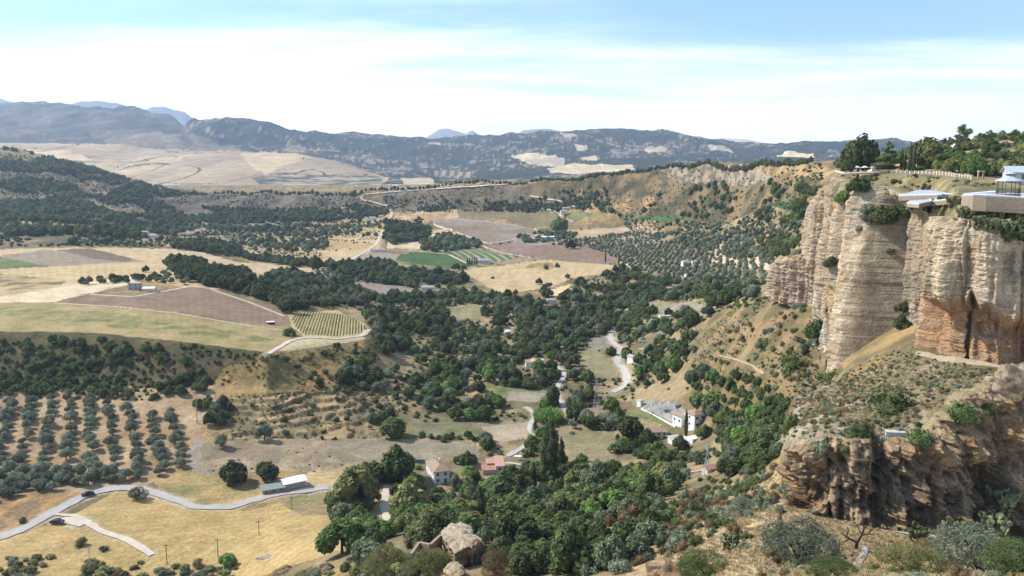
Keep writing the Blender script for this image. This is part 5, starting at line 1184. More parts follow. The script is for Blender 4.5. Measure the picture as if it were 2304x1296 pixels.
PLANTS = []      # every single plant: dict(p, r, key, kind words)
KIND = {'dark': ('broadleaf_tree', 'tree'), 'mid': ('broadleaf_tree', 'tree'), 'blue': ('broadleaf_tree', 'tree'), 'bright': ('broadleaf_tree', 'tree'), 'yellow': ('broadleaf_tree', 'tree'),
        'olive': ('olive_tree', 'olive tree'), 'shrub': ('shrub', 'shrub'), 'dryshrub': ('shrub', 'shrub'), 'oliveshrub': ('shrub', 'shrub'), 'darkshrub': ('shrub', 'shrub'),
        'fardark': ('broadleaf_tree', 'tree'), 'farmid': ('broadleaf_tree', 'tree'), 'farolive': ('olive_tree', 'olive tree'),
        'pine': ('pine_tree', 'pine'), 'cedar': ('cedar_tree', 'cedar'), 'cypress': ('cypress_tree', 'cypress'), 'poplar': ('poplar_tree', 'poplar'), 'reeds': ('reed_clump', 'reeds'), 'cactus': ('prickly_pear', 'cactus'),
        'feather0': ('shrub', 'shrub'), 'feather1': ('shrub', 'shrub'), 'feather2': ('shrub', 'shrub'), 'feather3': ('shrub', 'shrub')}
LOOK = {'dark': 'dark green round tree', 'mid': 'green bushy tree', 'blue': 'blue green willowy tree', 'bright': 'bright green leafy tree', 'yellow': 'yellow green eucalyptus like tree', 'olive': 'grey green olive tree',
        'shrub': 'green shrub', 'dryshrub': 'dry brown shrub', 'oliveshrub': 'grey green shrub', 'darkshrub': 'dark green shrub', 'fardark': 'dark green tree', 'farmid': 'green tree', 'farolive': 'small olive tree',
        'pine': 'broad green pine', 'cedar': 'dark conical cedar', 'cypress': 'slim dark cypress', 'poplar': 'tall poplar', 'reeds': 'bright green reed clump', 'cactus': 'yellow green prickly pear',
        'feather0': 'feathery grey green shrub', 'feather1': 'feathery yellow green shrub', 'feather2': 'leafy green shrub', 'feather3': 'feathery brown shrub'}
def plant(px, py, key, wpx, zs=1.0, label=None, cliffside=False, ymin=0, Y=None, group=None, sink=0.0):
    """one plant whose foot is at px, py and whose crown is about wpx photo pixels wide"""
    if Y: a, _ = dirs(px, py); p = Vector((a*Y, Y, 0)); p.z = max(float(ground_z(p.x, p.y)[0]), pt(px, py, Y)[2]-1.2) if cliffside != 'air' else pt(px, py, Y)[2]
    else: p = chit(px, py, ymin) if cliffside else hit(px, py, ymin)
    D = (p - Vector((0,0,CAMZ))).length; Rm = wpx/2*D/F
    PLANTS.append(dict(p=(p.x, p.y, p.z - sink*Rm), s=Rm/PROTO[key][0][2], zs=zs, key=key, label=label, hand=True, group=group)); KEEP.append((p.x, p.y, Rm*0.8))
    return p
def field(poly, spacing, keys, smin, smax, weights=None, hand=False, minkeep=1.5, zs=(0.85, 1.15), **k):
    """scattered plants; returns nothing, adds to PLANTS"""
    pts = scatter(poly, spacing, **k); rr = np.random.default_rng(k.get('seed', 1)+900)
    for p in pts:
        key = keys[rr.choice(len(keys), p=weights)]
        PLANTS.append(dict(p=tuple(p), s=rr.uniform(smin, smax)/PROTO[key][0][2], zs=rr.uniform(*zs), key=key, label=None, hand=False, group=None))

#@@LAYOUT
# --- plots that stay open (photo outlines of fields, yards and lanes)
OPEN = [[(640,700),(760,692),(838,735),(818,756),(760,765),(600,800),(640,745)], [(785,634),(900,642),(955,658),(900,670),(800,652)], [(1000,690),(1060,682),(1095,695),(1080,718),(1010,720)],
        [(1050,603),(1220,583),(1395,597),(1360,618),(1290,628),(1240,648),(1160,662),(1110,660),(1075,640),(1040,612)], [(1235,650),(1290,640),(1275,668),(1238,668)], [(1292,792),(1335,785),(1385,825),(1375,862),(1312,840)],
        [(1312,762),(1370,752),(1385,785),(1322,788)], [(1140,872),(1240,880),(1245,905),(1130,902)], [(1068,862),(1150,870),(1130,895),(1090,888)], [(925,952),(1188,948),(1190,988),(1140,996),(1080,986),(945,980)],
        [(740,1000),(900,990),(1078,1000),(1080,1030),(950,1036),(820,1034),(740,1025)], [(1245,985),(1325,968),(1375,975),(1385,1005),(1365,1040),(1285,1032)], [(1375,905),(1440,902),(1540,940),(1535,966),(1440,945),(1378,925)],
        [(848,1090),(890,1090),(895,1200),(845,1200)], [(1430,870),(1550,905),(1610,930),(1600,990),(1500,1005),(1460,985),(1520,960),(1430,925)], [(948,1040),(1015,1050),(1018,1100),(975,1096),(948,1062)],
        [(1080,1030),(1138,1030),(1175,1050),(1125,1074),(1080,1070)], [(1180,805),(1232,805),(1232,836),(1180,832)], [(1040,884),(1095,884),(1095,915),(1040,912)], [(1455,960),(1505,960),(1505,990),(1455,990)],
        [(940,640),(985,640),(985,662),(940,662)], [(1225,668),(1258,668),(1258,692),(1225,692)], [(1128,735),(1158,735),(1158,762),(1128,762)], [(1410,790),(1460,780),(1462,815),(1410,818)], [(1575,1045),(1618,1045),(1618,1066),(1530,1072)],
        [(1340,1042),(1430,1042),(1432,1068),(1400,1062),(1340,1056)], [(1450,678),(1560,680),(1620,702),(1550,717),(1450,702)], [(1160,665),(1180,652),(1225,660),(1200,672)]]
GUARD = [(2140,326,2216,341,455),(2242,324,2284,338,420),(2216,298,2262,308,530),(2028,368,2104,382,360),(948,1036,1014,1088,290),(1083,1028,1136,1064,300),(1516,912,1600,960,320),(1458,958,1502,982,320),(1182,800,1228,828,440),(1040,880,1092,908,370),(1230,668,1254,682,700),(1072,580,1106,591,1000),(946,640,980,652,780),
         (1532,582,1574,598,740),(1540,612,1566,624,700),(1482,707,1516,718,520),(1134,737,1152,757,560),(1414,792,1434,810,450),(1430,894,1452,914,330),(1440,905,1520,950,320),(590,1070,700,1112,265),(1578,1044,1616,1062,240),(290,632,322,650,540),(322,642,350,654,540),(325,518,356,536,1050),
         (1190,935,1205,985,290),(1245,830,1275,930,320),(1380,745,1412,880,380),(1205,910,1265,948,300),(1540,985,1596,1004,310),(1158,1024,1172,1036,280),(822,480,872,502,1250),(1135,1040,1230,1062,270),(870,1100,880,1160,230),(1352,1044,1424,1064,240),(1260,464,1284,480,1400),(850,1170,900,1195,205)]
def blocks(q):
    x, y, z = q['p']; R = q['s']*PROTO[q['key']][0][2]; px, py = proj(x, y, z); k = F/math.hypot(y, CAMZ-z); w = R*k; h = 1.9*R*q['zs']*k
    for x0, y0, x1, y1, Yg in GUARD:
        if y < Yg and px+w*0.7 > x0 and px-w*0.7 < x1 and py > y0 and py-h < y1-2: return True
    return False
def is_open(p, keep=True):
    px, py = proj(p[0], p[1], p[2])
    for q in OPEN:
        if inpoly(np.array([px]), np.array([py]), q)[0]: return True
    return False
# --- woods
VAL = [(560,640),(640,610),(700,622),(860,640),(1000,648),(1130,668),(1290,640),(1400,605),(1500,640),(1740,675),(1600,712),(1560,745),(1560,800),(1640,880),(1750,1010),(1690,1075),(1560,1085),(1400,1150),(1300,1185),(1180,1200),(1080,1190),(960,1240),(820,1240),(740,1180),(760,1095),(860,1055),(1080,1035),(1090,1000),(900,930),(850,890),(700,880),(840,780),(830,720),(770,690),(650,690)]
field([(560,640),(640,610),(700,622),(860,640),(1000,648),(1130,668),(1290,640),(1400,605),(1500,640),(1740,675),(1600,712),(1560,760),(1400,770),(900,770),(840,740),(830,720),(770,690),(650,690)], 8.6, ['dark','mid','blue','olive'], 2.8, 5.2, [0.32,0.38,0.15,0.15], thr=-0.13, ns=30, seed=21)
field([(840,740),(900,770),(1560,750),(1560,800),(1640,880),(1750,1010),(1690,1070),(1400,1080),(1090,1040),(1090,1000),(900,930),(850,890),(720,880),(840,800)], 6.8, ['dark','mid','blue','olive','bright'], 1.7, 4.6, [0.24,0.38,0.13,0.14,0.11], thr=-0.08, ns=20, seed=22)
field([(760,1095),(860,1055),(1080,1040),(1400,1075),(1690,1070),(1560,1085),(1480,1130),(1400,1150),(1300,1185),(1180,1200),(1080,1190),(960,1240),(820,1240),(740,1180)], 5.6, ['dark','mid','blue','bright','yellow'], 2.3, 4.2, [0.30,0.37,0.13,0.10,0.10], seed=23, thr=-0.4, ns=18)
field([(1080,1190),(1300,1180),(1480,1140),(1490,1200),(1400,1300),(1080,1300),(1100,1240)], 4.4, ['dark','mid','blue','oliveshrub','dryshrub'], 1.4, 3.0, [0.33,0.33,0.12,0.12,0.10], seed=24, thr=-0.15, ns=16)
# thicket under the cliffs on the right
field([(1570,850),(1640,830),(1760,900),(1790,960),(1750,1030),(1690,1075),(1640,1060),(1600,960),(1560,900)], 3.6, ['dark','mid','blue','shrub'], 1.3, 2.6, [0.3,0.3,0.2,0.2], thr=-0.12, ns=20, seed=25)
field([(1560,740),(1600,705),(1700,678),(1800,672),(1870,740),(1890,840),(1790,960),(1700,880),(1600,830),(1560,800)], 4.6, ['shrub','oliveshrub','dryshrub','darkshrub'], 0.6, 1.9, [0.25,0.25,0.3,0.2], thr=-0.08, ns=16, seed=26)
field([(1560,740),(1600,705),(1700,678),(1800,672),(1870,740),(1890,840),(1790,990),(1700,1020),(1600,900),(1560,800)], 2.4, ['dryshrub','oliveshrub','shrub'], 0.3, 0.8, [0.5,0.3,0.2], thr=-0.05, ns=10, seed=126, zs=(0.5,0.9))
# holm oak wood on the left plateau edge
field([(372,592),(440,588),(470,606),(560,618),(570,650),(640,690),(560,668),(470,645),(440,640),(395,615)], 8.2, ['dark'], 3.8, 5.4, seed=27)
field([(180,640),(260,618),(330,612),(420,600),(430,640),(380,645),(340,658),(250,660)], 9, ['olive','mid','dark'], 2.0, 3.4, [0.4,0.3,0.3], thr=0.05, ns=30, seed=28)
field([(560,640),(650,620),(760,640),(830,690),(760,690),(700,700),(640,700),(570,660)], 7.6, ['dark','blue','olive'], 3.0, 5.0, [0.5,0.25,0.25], thr=-0.2, seed=29)
# stream lines and hedges
field([(395,545),(440,540),(520,555),(560,580),(640,588),(730,600),(735,606),(640,598),(540,582),(440,566),(395,562)], 9, ['mid','dark','blue'], 3.4, 6.0, [0.4,0.35,0.25], seed=30, ymin=700)
field([(735,598),(860,590),(900,600),(1050,606),(1050,640),(900,648),(760,622)], 9, ['blue','mid','dark'], 3.6, 6.0, [0.4,0.3,0.3], seed=31, thr=-0.2)
field([(865,500),(950,510),(970,520),(960,540),(880,552),(866,540)], 10, ['dark','mid'], 4, 7.5, [0.6,0.4], seed=32, ymin=900, thr=-0.25)
field([(945,548),(1000,530),(1075,545),(1090,556),(1010,566),(950,566)], 9, ['blue','farmid','farolive'], 3.0, 5.2, [0.3,0.4,0.3], seed=33, ymin=800)
field([(1160,530),(1260,520),(1300,528),(1290,540),(1310,556),(1180,548)], 9, ['farolive','farmid'], 2.6, 4.6, [0.6,0.4], seed=34, ymin=850, thr=-0.2)
field([(1000,455),(1240,445),(1330,470),(1300,482),(1050,474),(940,478)], 10, ['fardark'], 3.4, 6.0, seed=35, ymin=1200, thr=-0.12, ns=60)
field([(1240,430),(1480,405),(1800,420),(1850,440),(1815,520),(1640,500),(1540,490),(1420,480),(1330,478),(1250,460)], 10.5, ['fardark','farmid'], 3.4, 6.0, [0.7,0.3], seed=36, ymin=600, thr=-0.10, ns=70)
field([(1380,485),(1540,500),(1700,520),(1740,600),(1560,560),(1420,520)], 10, ['farolive','fardark'], 2.4, 4.4, [0.75,0.25], seed=37, ymin=450, thr=-0.22, ns=50)
field([(1690,480),(1815,460),(1812,540),(1790,560),(1700,540),(1640,520)], 8.5, ['farolive','fardark'], 1.8, 3.4, [0.6,0.4], seed=38, ymin=450)
field([(1700,545),(1800,545),(1780,580),(1730,575)], 7, ['fardark','farmid'], 2.6, 4.4, [0.6,0.4], seed=39, ymin=400)
# olive groves in rows
# low scrub that roughens the far slopes
field([(820,440),(1010,428),(1180,412),(1480,385),(1600,374),(1850,368),(1850,470),(1815,530),(1640,510),(1480,490),(1300,478),(1000,478),(860,475)], 7.0, ['fardark','farmid'], 1.0, 2.3, [0.6,0.4], seed=136, ymin=600, thr=-0.16, ns=40, zs=(0.5,0.9))
field([(0,345),(110,355),(310,415),(480,440),(820,440),(860,480),(700,560),(400,555),(0,555)], 10, ['fardark','farmid'], 1.4, 3.2, [0.6,0.4], seed=137, ymin=850, thr=-0.14, ns=60, zs=(0.5,0.9))
field([(300,520),(860,495),(850,545),(700,590),(560,575),(400,550)], 9, ['farmid','farolive'], 0.9, 2.0, seed=138, ymin=850, thr=0.0, ns=30, zs=(0.5,0.9))
field([(1385,485),(1700,500),(1815,490),(1812,560),(1700,560),(1560,540),(1420,520)], 7, ['farolive','farmid'], 0.9, 2.0, seed=139, ymin=450, thr=-0.1, ns=30, zs=(0.5,0.9))
field([(1300,540),(1440,520),(1500,535),(1440,560),(1380,580),(1330,560)], 11, ['farolive'], 2.0, 3.2, seed=40, rot=0.3, jit=0.18, ymin=700, thr=-0.35, ns=30)
field([(1400,565),(1500,545),(1640,540),(1740,575),(1740,640),(1560,630),(1440,612),(1390,590)], 9, ['farolive'], 1.8, 3.1, seed=41, rot=0.5, jit=0.18, ymin=400, thr=-0.38, ns=30)
field([(1480,620),(1740,640),(1740,672),(1600,668),(1480,650)], 8, ['farolive','fardark','mid'], 2.4, 3.8, [0.5,0.3,0.2], seed=42, ymin=400, thr=-0.2)
field([(740,606),(840,612),(960,625),(960,650),(800,635),(700,622)], 7.5, ['olive'], 2.4, 3.2, seed=43, rot=0.3, jit=0.12)
field([(1400,680),(1460,660),(1560,668),(1560,680),(1450,690)], 6.5, ['olive'], 1.9, 2.7, seed=44)
field([(1325,750),(1375,745),(1390,785),(1330,790)], 6.5, ['olive'], 1.5, 2.1, seed=45, jit=0.1)
GROVE = [(-60,912),(60,905),(150,890),(250,905),(320,925),(420,935),(435,1000),(440,1045),(380,1060),(330,1085),(180,1095),(60,1110),(-60,1150)]
field(GROVE, 8.0, ['olive'], 2.0, 3.4, seed=46, rot=0.48, jit=0.13, aspect=0.74, thr=-0.5, ns=12)
field([(-60,1080),(60,1060),(200,1070),(300,1078),(335,1088),(240,1096),(150,1100),(60,1112),(-60,1150)], 5.4, ['olive'], 2.2, 3.3, seed=47, jit=0.3)
# the bank and slopes on the left
field([(-60,760),(60,770),(200,768),(400,795),(480,840),(470,880),(320,905),(180,890),(60,890),(-60,900)], 5.2, ['mid','dark','shrub','bright'], 1.5, 3.2, [0.34,0.42,0.2,0.04], seed=48, thr=-0.42, ns=28)
field([(-60,760),(60,775),(400,800),(480,850),(470,880),(320,905),(60,895),(-60,900)], 3.6, ['shrub','darkshrub','dryshrub'], 0.7, 1.7, [0.45,0.35,0.2], seed=148, thr=-0.3, ns=12)
field(VAL, 5.2, ['shrub','darkshrub','oliveshrub'], 0.9, 1.9, [0.4,0.35,0.25], seed=149, thr=-0.1, ns=14)
field([(250,765),(600,800),(640,800),(560,840),(480,850),(400,810),(250,790)], 3.4, ['shrub','darkshrub','dryshrub'], 0.6, 1.6, [0.4,0.35,0.25], seed=249, thr=-0.3, ns=12)
field([(400,772),(600,800),(520,815),(400,790)], 4, ['shrub','darkshrub'], 0.9, 1.8, [0.6,0.4], seed=49, thr=-0.1)
field([(640,800),(850,765),(860,880),(700,890),(640,870)], 6, ['shrub','darkshrub','mid'], 1.0, 2.6, [0.4,0.3,0.3], seed=50, thr=0.0)
field([(440,905),(520,900),(520,960),(460,960)], 5.5, ['mid','blue','dark'], 2.2, 3.4, [0.4,0.3,0.3], seed=51)
field([(540,900),(900,900),(900,990),(560,990)], 9, ['olive','shrub','darkshrub'], 1.0, 2.4, [0.3,0.4,0.3], seed=52, thr=-0.05)
field([(700,885),(850,880),(900,940),(860,960),(760,930)], 7, ['mid','dark'], 2.6, 4.2, [0.5,0.5], seed=53, thr=-0.1)
field([(940,975),(1080,985),(1080,998),(940,990)], 3.4, ['shrub','darkshrub','mid'], 1.2, 2.2, [0.4,0.3,0.3], seed=54)
field([(500,895),(700,880),(900,900),(900,990),(520,990)], 2.6, ['dryshrub','oliveshrub','shrub'], 0.35, 1.0, [0.55,0.25,0.2], seed=152, thr=-0.05, ns=9, zs=(0.5,0.9))
field([(480,830),(600,800),(850,765),(860,880),(640,885),(480,880)], 3.2, ['dryshrub','oliveshrub','shrub'], 0.4, 1.2, [0.4,0.3,0.3], seed=153, thr=-0.1, ns=10, zs=(0.5,0.9))
field([(440,1000),(1000,995),(1000,1040),(760,1060),(480,1065)], 6, ['dryshrub','oliveshrub','shrub'], 0.3, 0.8, [0.4,0.3,0.3], seed=154, thr=0.05, ns=12, zs=(0.4,0.8))
# left hill and rim
field([(-60,345),(20,338),(110,355),(220,385),(310,415),(420,440),(300,450),(260,480),(300,520),(250,550),(-60,550)], 14, ['fardark','farmid'], 4.6, 8.5, [0.75,0.25], seed=55, ymin=850, thr=-0.12, ns=110)
field([(250,445),(460,470),(700,470),(820,460),(880,480),(820,500),(640,500),(460,510),(280,540),(240,500)], 12, ['fardark'], 4.0, 7.0, seed=56, ymin=1000, thr=-0.12, ns=70)
field([(280,520),(460,500),(640,500),(860,500),(850,545),(700,570),(560,565),(400,545),(300,550)], 14, ['farmid','farolive','fardark'], 2.8, 5.5, [0.3,0.4,0.3], seed=57, ymin=850, thr=0.08, ns=60)
field([(820,445),(1000,440),(1000,474),(880,474),(840,462)], 9, ['fardark'], 2.0, 3.6, seed=58, ymin=1300, thr=-0.05)
# tree lines along the rim
def treeline(pts, spacing, key, r0, r1, label_group, seed, ymin=0, back=0):
    rr = np.random.default_rng(seed); P3 = [hit(x, y, ymin) for x, y in pts]
    for a, b in zip(P3[:-1], P3[1:]):
        n = max(1, int((b-a).length/spacing))
        for i in range(n):
            p = a.lerp(b, (i+rr.uniform(0, 0.6))/n); y = p.y+back+rr.uniform(-3, 3); x = p.x
            PLANTS.append(dict(p=(x, y, float(ground_z(x, y)[0])-0.3), s=rr.uniform(r0, r1)/PROTO[key][0][2], zs=rr.uniform(0.9, 1.4), key=key, label=None, hand=False, group=None))
treeline([(275,438),(400,436),(540,439),(700,438),(820,436)], 8, 'fardark', 3.6, 6.0, None, 1, 1500, 6)
treeline([(820,434),(1000,423),(1200,411),(1400,395),(1500,384),(1600,375),(1720,369),(1840,366)], 8, 'fardark', 3.0, 5.0, None, 2, 700, 14)
# garden trees on the cliff top
field([(2020,372),(2075,345),(2150,325),(2230,308),(2304,305),(2340,305),(2340,402),(2250,400),(2170,396),(2100,388),(2050,380)], 5.0, ['bright','mid','yellow','pine'], 2.3, 3.9, [0.06,0.42,0.40,0.12], seed=60, ymin=255, ymax=560)
field([(1870,372),(2000,360),(2060,340),(2100,330),(2100,345),(2000,372),(1880,380)], 11, ['fardark','farmid'], 2.4, 4.0, [0.5,0.5], seed=61, ymin=480)
field([(1882,402),(1990,396),(2060,410),(2110,425),(2070,460),(2040,455),(1960,428),(1900,420)], 2.6, ['shrub','oliveshrub','dryshrub','darkshrub'], 0.6, 1.7, [0.3,0.3,0.2,0.2], seed=161, ymin=200, thr=-0.12, ns=9)
field([(2060,396),(2160,408),(2230,414),(2150,424),(2080,420)], 3.2, ['dryshrub','oliveshrub'], 0.4, 0.9, seed=162, ymin=200, thr=0.0, ns=9)
field([(1870,860),(1990,785),(2070,765),(2075,805),(1960,850),(1890,870)], 1.7, ['dryshrub','oliveshrub','shrub'], 0.2, 0.7, [0.5,0.3,0.2], seed=163, ymin=150, ymax=300, thr=-0.2, ns=6, zs=(0.5,0.9))
field([(1985,390),(2160,402),(2240,412),(2240,419),(2110,424),(2022,430),(1990,425)], 2.4, ['dryshrub','oliveshrub','shrub'], 0.35, 1.0, [0.45,0.35,0.2], seed=164, ymin=205, thr=-0.05, ns=8, zs=(0.5,0.9))
# near slopes
field([(1400,1290),(1460,1190),(1540,1110),(1620,1070),(1740,1050),(1800,1130),(1840,1170),(1780,1190),(1640,1200),(1560,1300),(1400,1310)], 3.0, ['shrub','oliveshrub','dryshrub','darkshrub'], 0.7, 1.5, [0.2,0.4,0.25,0.15], seed=62, thr=-0.12, ns=12)
field([(800,1240),(960,1250),(1100,1230),(1120,1310),(760,1310)], 3.0, ['oliveshrub','yellow','shrub','dryshrub'], 0.9, 1.9, [0.35,0.2,0.3,0.15], seed=63, thr=-0.15)
field([(-60,1262),(100,1250),(260,1262),(480,1270),(640,1286),(760,1290),(760,1310),(-60,1310)], 3.2, ['oliveshrub','yellow','dryshrub'], 1.0, 2.3, [0.4,0.4,0.2], seed=64, thr=0.0, ns=12, zs=(0.5,0.8))
field([(1800,900),(1900,850),(2050,800),(2250,835),(2300,870),(2180,920),(2080,980),(1800,990)], 1.5, ['oliveshrub','dryshrub','shrub'], 0.18, 0.8, [0.35,0.45,0.2], seed=65, ymin=96, ymax=260, thr=-0.2, ns=5, zs=(0.5,0.9))
field([(1640,1200),(1800,1180),(1900,1200),(2100,1215),(2304,1225),(2304,1310),(1560,1310)], 2.2, ['oliveshrub','dryshrub','shrub'], 0.3, 0.8, [0.4,0.35,0.25], seed=66, ymax=110, thr=0.05, ns=8)
def ordn(n):
    suf = 'th' if 10 <= n % 100 <= 20 else {1:'st',2:'nd',3:'rd'}.get(n % 10, 'th'); return '%d%s' % (n, suf)
auto = [q for q in PLANTS if not q['hand']]
kx = np.array([k[0] for k in KEEP]); ky = np.array([k[1] for k in KEEP]); kr = np.array([k[2] for k in KEEP])
RW = np.concatenate([np.column_stack([xy, np.full(len(xy), w*0.62)]) for xy, w in ROADW])
def free(q):
    x, y, z = q['p']; R = q['s']*PROTO[q['key']][0][2]*0.7
    if ((kx-x)**2 + (ky-y)**2 < (kr+R)**2).any(): return False
    if y < 700 and (((RW[:,0]-x)**2 + (RW[:,1]-y)**2) < (RW[:,2]+R*0.8)**2).any(): return False
    return not is_open(q['p']) and not blocks(q)
PLANTS = [q for q in auto if free(q)]
# --- single plants read off the photograph
T_ = plant
T_(497,1006,'olive',34,label='small round olive tree alone on the bare grey slope')
T_(595,990,'olive',40,1.1,label='grey olive tree at the edge of the dry terraces')
T_(883,985,'mid',62,label='large green tree at the right end of the dry terraces')
T_(528,1085,'dark',62,0.9,label='dark broad tree left of the small cream hut'); T_(598,1083,'dark',56,1.0,label='dark tree standing over the small cream hut')
T_(310,1125,'feather0',44,label='bare grey bush on the inside of the road bend'); T_(512,1275,'bright',40,0.9,label='small round green tree in the straw field at the bottom')
T_(186,1226,'shrub',30,0.8,label='dark bush on the straw bank near the dirt track'); T_(233,1238,'shrub',24,0.6,label='flat green bush right of the dark bush near the track')
T_(50,1175,'shrub',20,label='small green bush left of the pale road')
T_(655,704,'dark',46,0.95,label='dark round holm oak at the corner of the striped vineyard'); T_(652,755,'shrub',34,label='olive green bush at the lower corner of the vineyard')
T_(713,608,'dark',30,1.3,label='pointed dark tree on the stream line'); T_(329,612,'dark',16,label='small lone tree in the pale field behind the farmhouse')
T_(1254,603,'dark',12,1.1,label='lone round tree in the large straw field'); T_(1109,627,'darkshrub',10,label='round bush at the foot of the field pylon'); T_(1213,640,'mid',18,label='tree on the lower edge of the straw field'); T_(1277,626,'mid',13,label='small tree on the right edge of the straw field')
T_(1228,606,'darkshrub',14,1.3,label='pointed dark bush on the mound in the straw field'); T_(1042,630,'dark',18,1.5,label='tall dark tree at the left corner of the straw field')
T_(942,510,'pine',24,0.8,label='umbrella shaped pine beside the farm road'); T_(1285,560,'dark',24,label='dark tree between the ploughed fields'); T_(1258,523,'mid',44,label='round green wood clump above the tree rows')
for i, (x, y, w) in enumerate(((1003,568,9),(1011,527,9),(975,541,11),(985,532,12),(1003,529,8))): T_(x, y, 'dark', w, label=('round dark tree on the pale strip, number %s from the farm road' % ('one','two','three','four','five')[i]))
for i, x in enumerate((1052,1057,1062,1068,1073)): T_(x, 598, 'cypress', 4.5, 0.8, group='cypresses by the country villa', label='small cypress, %s of the row left of the country villa' % ('first','second','third','fourth','fifth')[i])
T_(1362,592,'cypress',5,1.0,label='small dark cypress at the corner of the olive slope'); T_(1392,598,'cypress',5,1.2,label='taller dark cypress at the corner of the olive slope')
T_(1243,912,'dark',34,1.7,label='dark upright tree left of the winding lane'); T_(1235,948,'reeds',66,1.2,label='bright green clump of giant reeds beside the lane')
T_(1205,975,'poplar',10,0.9,label='thin tree beside the lane above the round field')
for i, (x, y, w, z, l) in enumerate(((1225,1085,26,1.15,'tall poplar left of the pair behind the pink roofed house'),(1245,1088,30,1.3,'tallest ivy dark poplar right of the pink roofed house'),(1262,1070,20,1.2,'slim poplar at the right of the tall poplar group'),(1200,1105,20,0.9,'lower slim poplar in front of the lane'))): T_(x, y, 'poplar', w, z, label=l)
T_(1082,1190,'poplar',30,0.9,label='dark upright tree in the deep shade below the white house')
T_(1543,985,'cypress',11,1.1,label='dark cypress in front of the white gabled hall'); T_(1583,985,'yellow',40,0.9,label='yellow green tree right of the tall white building')
T_(1590,925,'mid',70,0.9,label='broad green tree behind the tall white building'); T_(1412,985,'dark',76,0.85,label='dark spreading tree left of the cream farmhouse')
T_(1080,930,'blue',34,1.1,label='grey green tree in front of the white gabled cottage')
T_(800,1140,'yellow',100,1.15,label='large mottled eucalyptus tree at the end of the road'); T_(895,1080,'mid',84,1.1,label='large green tree behind the eucalyptus, left of the white house'); T_(838,1085,'dark',60,label='dark tree between the eucalyptus and the big green tree')
T_(918,1175,'yellow',84,1.3,label='tall yellow green eucalyptus right of the shaded clearing'); T_(770,1245,'bright',104,0.9,label='bright green bushy tree at the edge of the straw field'); T_(830,1270,'blue',70,label='blue green tree left of the ruined arch')
T_(1170,1240,'dark',100,1.1,label='dark tree right of the ruined arch'); T_(1280,1290,'dark',120,1.0,label='large dark tree at the bottom middle'); T_(1200,1160,'blue',70,1.0,label='silvery tree in the middle of the gorge wood')
T_(1010,1185,'dark',70,0.8,label='dark tree below the white two storey house'); T_(1130,1125,'mid',84,0.9,label='green tree below the pink roofed house'); T_(1340,1100,'blue',70,label='blue green tree in front of the dry plot')
T_(1375,1275,'blue',90,0.8,label='blue green feathery tree at the bottom right of the wood')
T_(1115,1290,'feather3',90,0.9,label='brown grey bush right of the ruined arch'); T_(870,1290,'feather1',110,0.8,label='yellow green bush at the bottom left of the ruined arch'); T_(960,1296,'feather1',110,0.8,label='yellow green bush under the ruined arch')
# foreground right
T_(1800,1262,'feather0',175,0.85,label='large feathery grey shrub in the right foreground'); T_(1668,1160,'feather0',84,0.8,label='grey leafless shrub left of the rock face'); T_(1590,1296,'feather2',120,0.7,label='leafy shrub at the bottom edge under the dry slope')
T_(1880,1296,'feather2',90,0.7,label='green shrub at the bottom edge beside the white footpath'); T_(2040,1290,'feather1',130,0.7,label='yellow green shrub right of the white footpath'); T_(2095,1262,'feather3',84,0.8,label='rusty brown rounded shrub in the right foreground')
T_(2215,1296,'feather0',190,0.75,label='large grey green shrub in the bottom right corner'); T_(2290,1300,'feather2',150,0.75,label='green shrub cut by the right edge at the bottom')
T_(1560,1160,'darkshrub',46,1.1,label='dark bush on the dry slope left of the foreground'); T_(1500,1180,'shrub',56,1.1,label='rounded green bush on the dry slope'); T_(1450,1160,'shrub',60,1.1,label='pair of rounded bushes on the slope edge, the upper one'); T_(1530,1235,'oliveshrub',60,1.3,label='olive green bush above the brown cave rock')
T_(1605,1175,'darkshrub',40,label='dark green bush near the rusty bush'); T_(1655,1205,'dryshrub',50,label='rusty bush on the dry slope'); T_(1625,1120,'oliveshrub',34,label='grey green bush near the grey shrub'); T_(1700,1090,'shrub',40,label='green bush by the corner of the rock face')
for (x, y, w, l) in ((1640,1235,44,'prickly pear between the dry slope bushes'),(2070,1218,44,'prickly pear at the foot of the rock face, left'),(2150,1214,56,'prickly pear at the foot of the rock face, middle'),(2260,1150,60,'prickly pear on the right part of the rock face'),(2230,1198,60,'prickly pear below the right part of the rock face')):
    T_(x, y, 'cactus', w, 0.9, label=l, cliffside=True, sink=0.1)
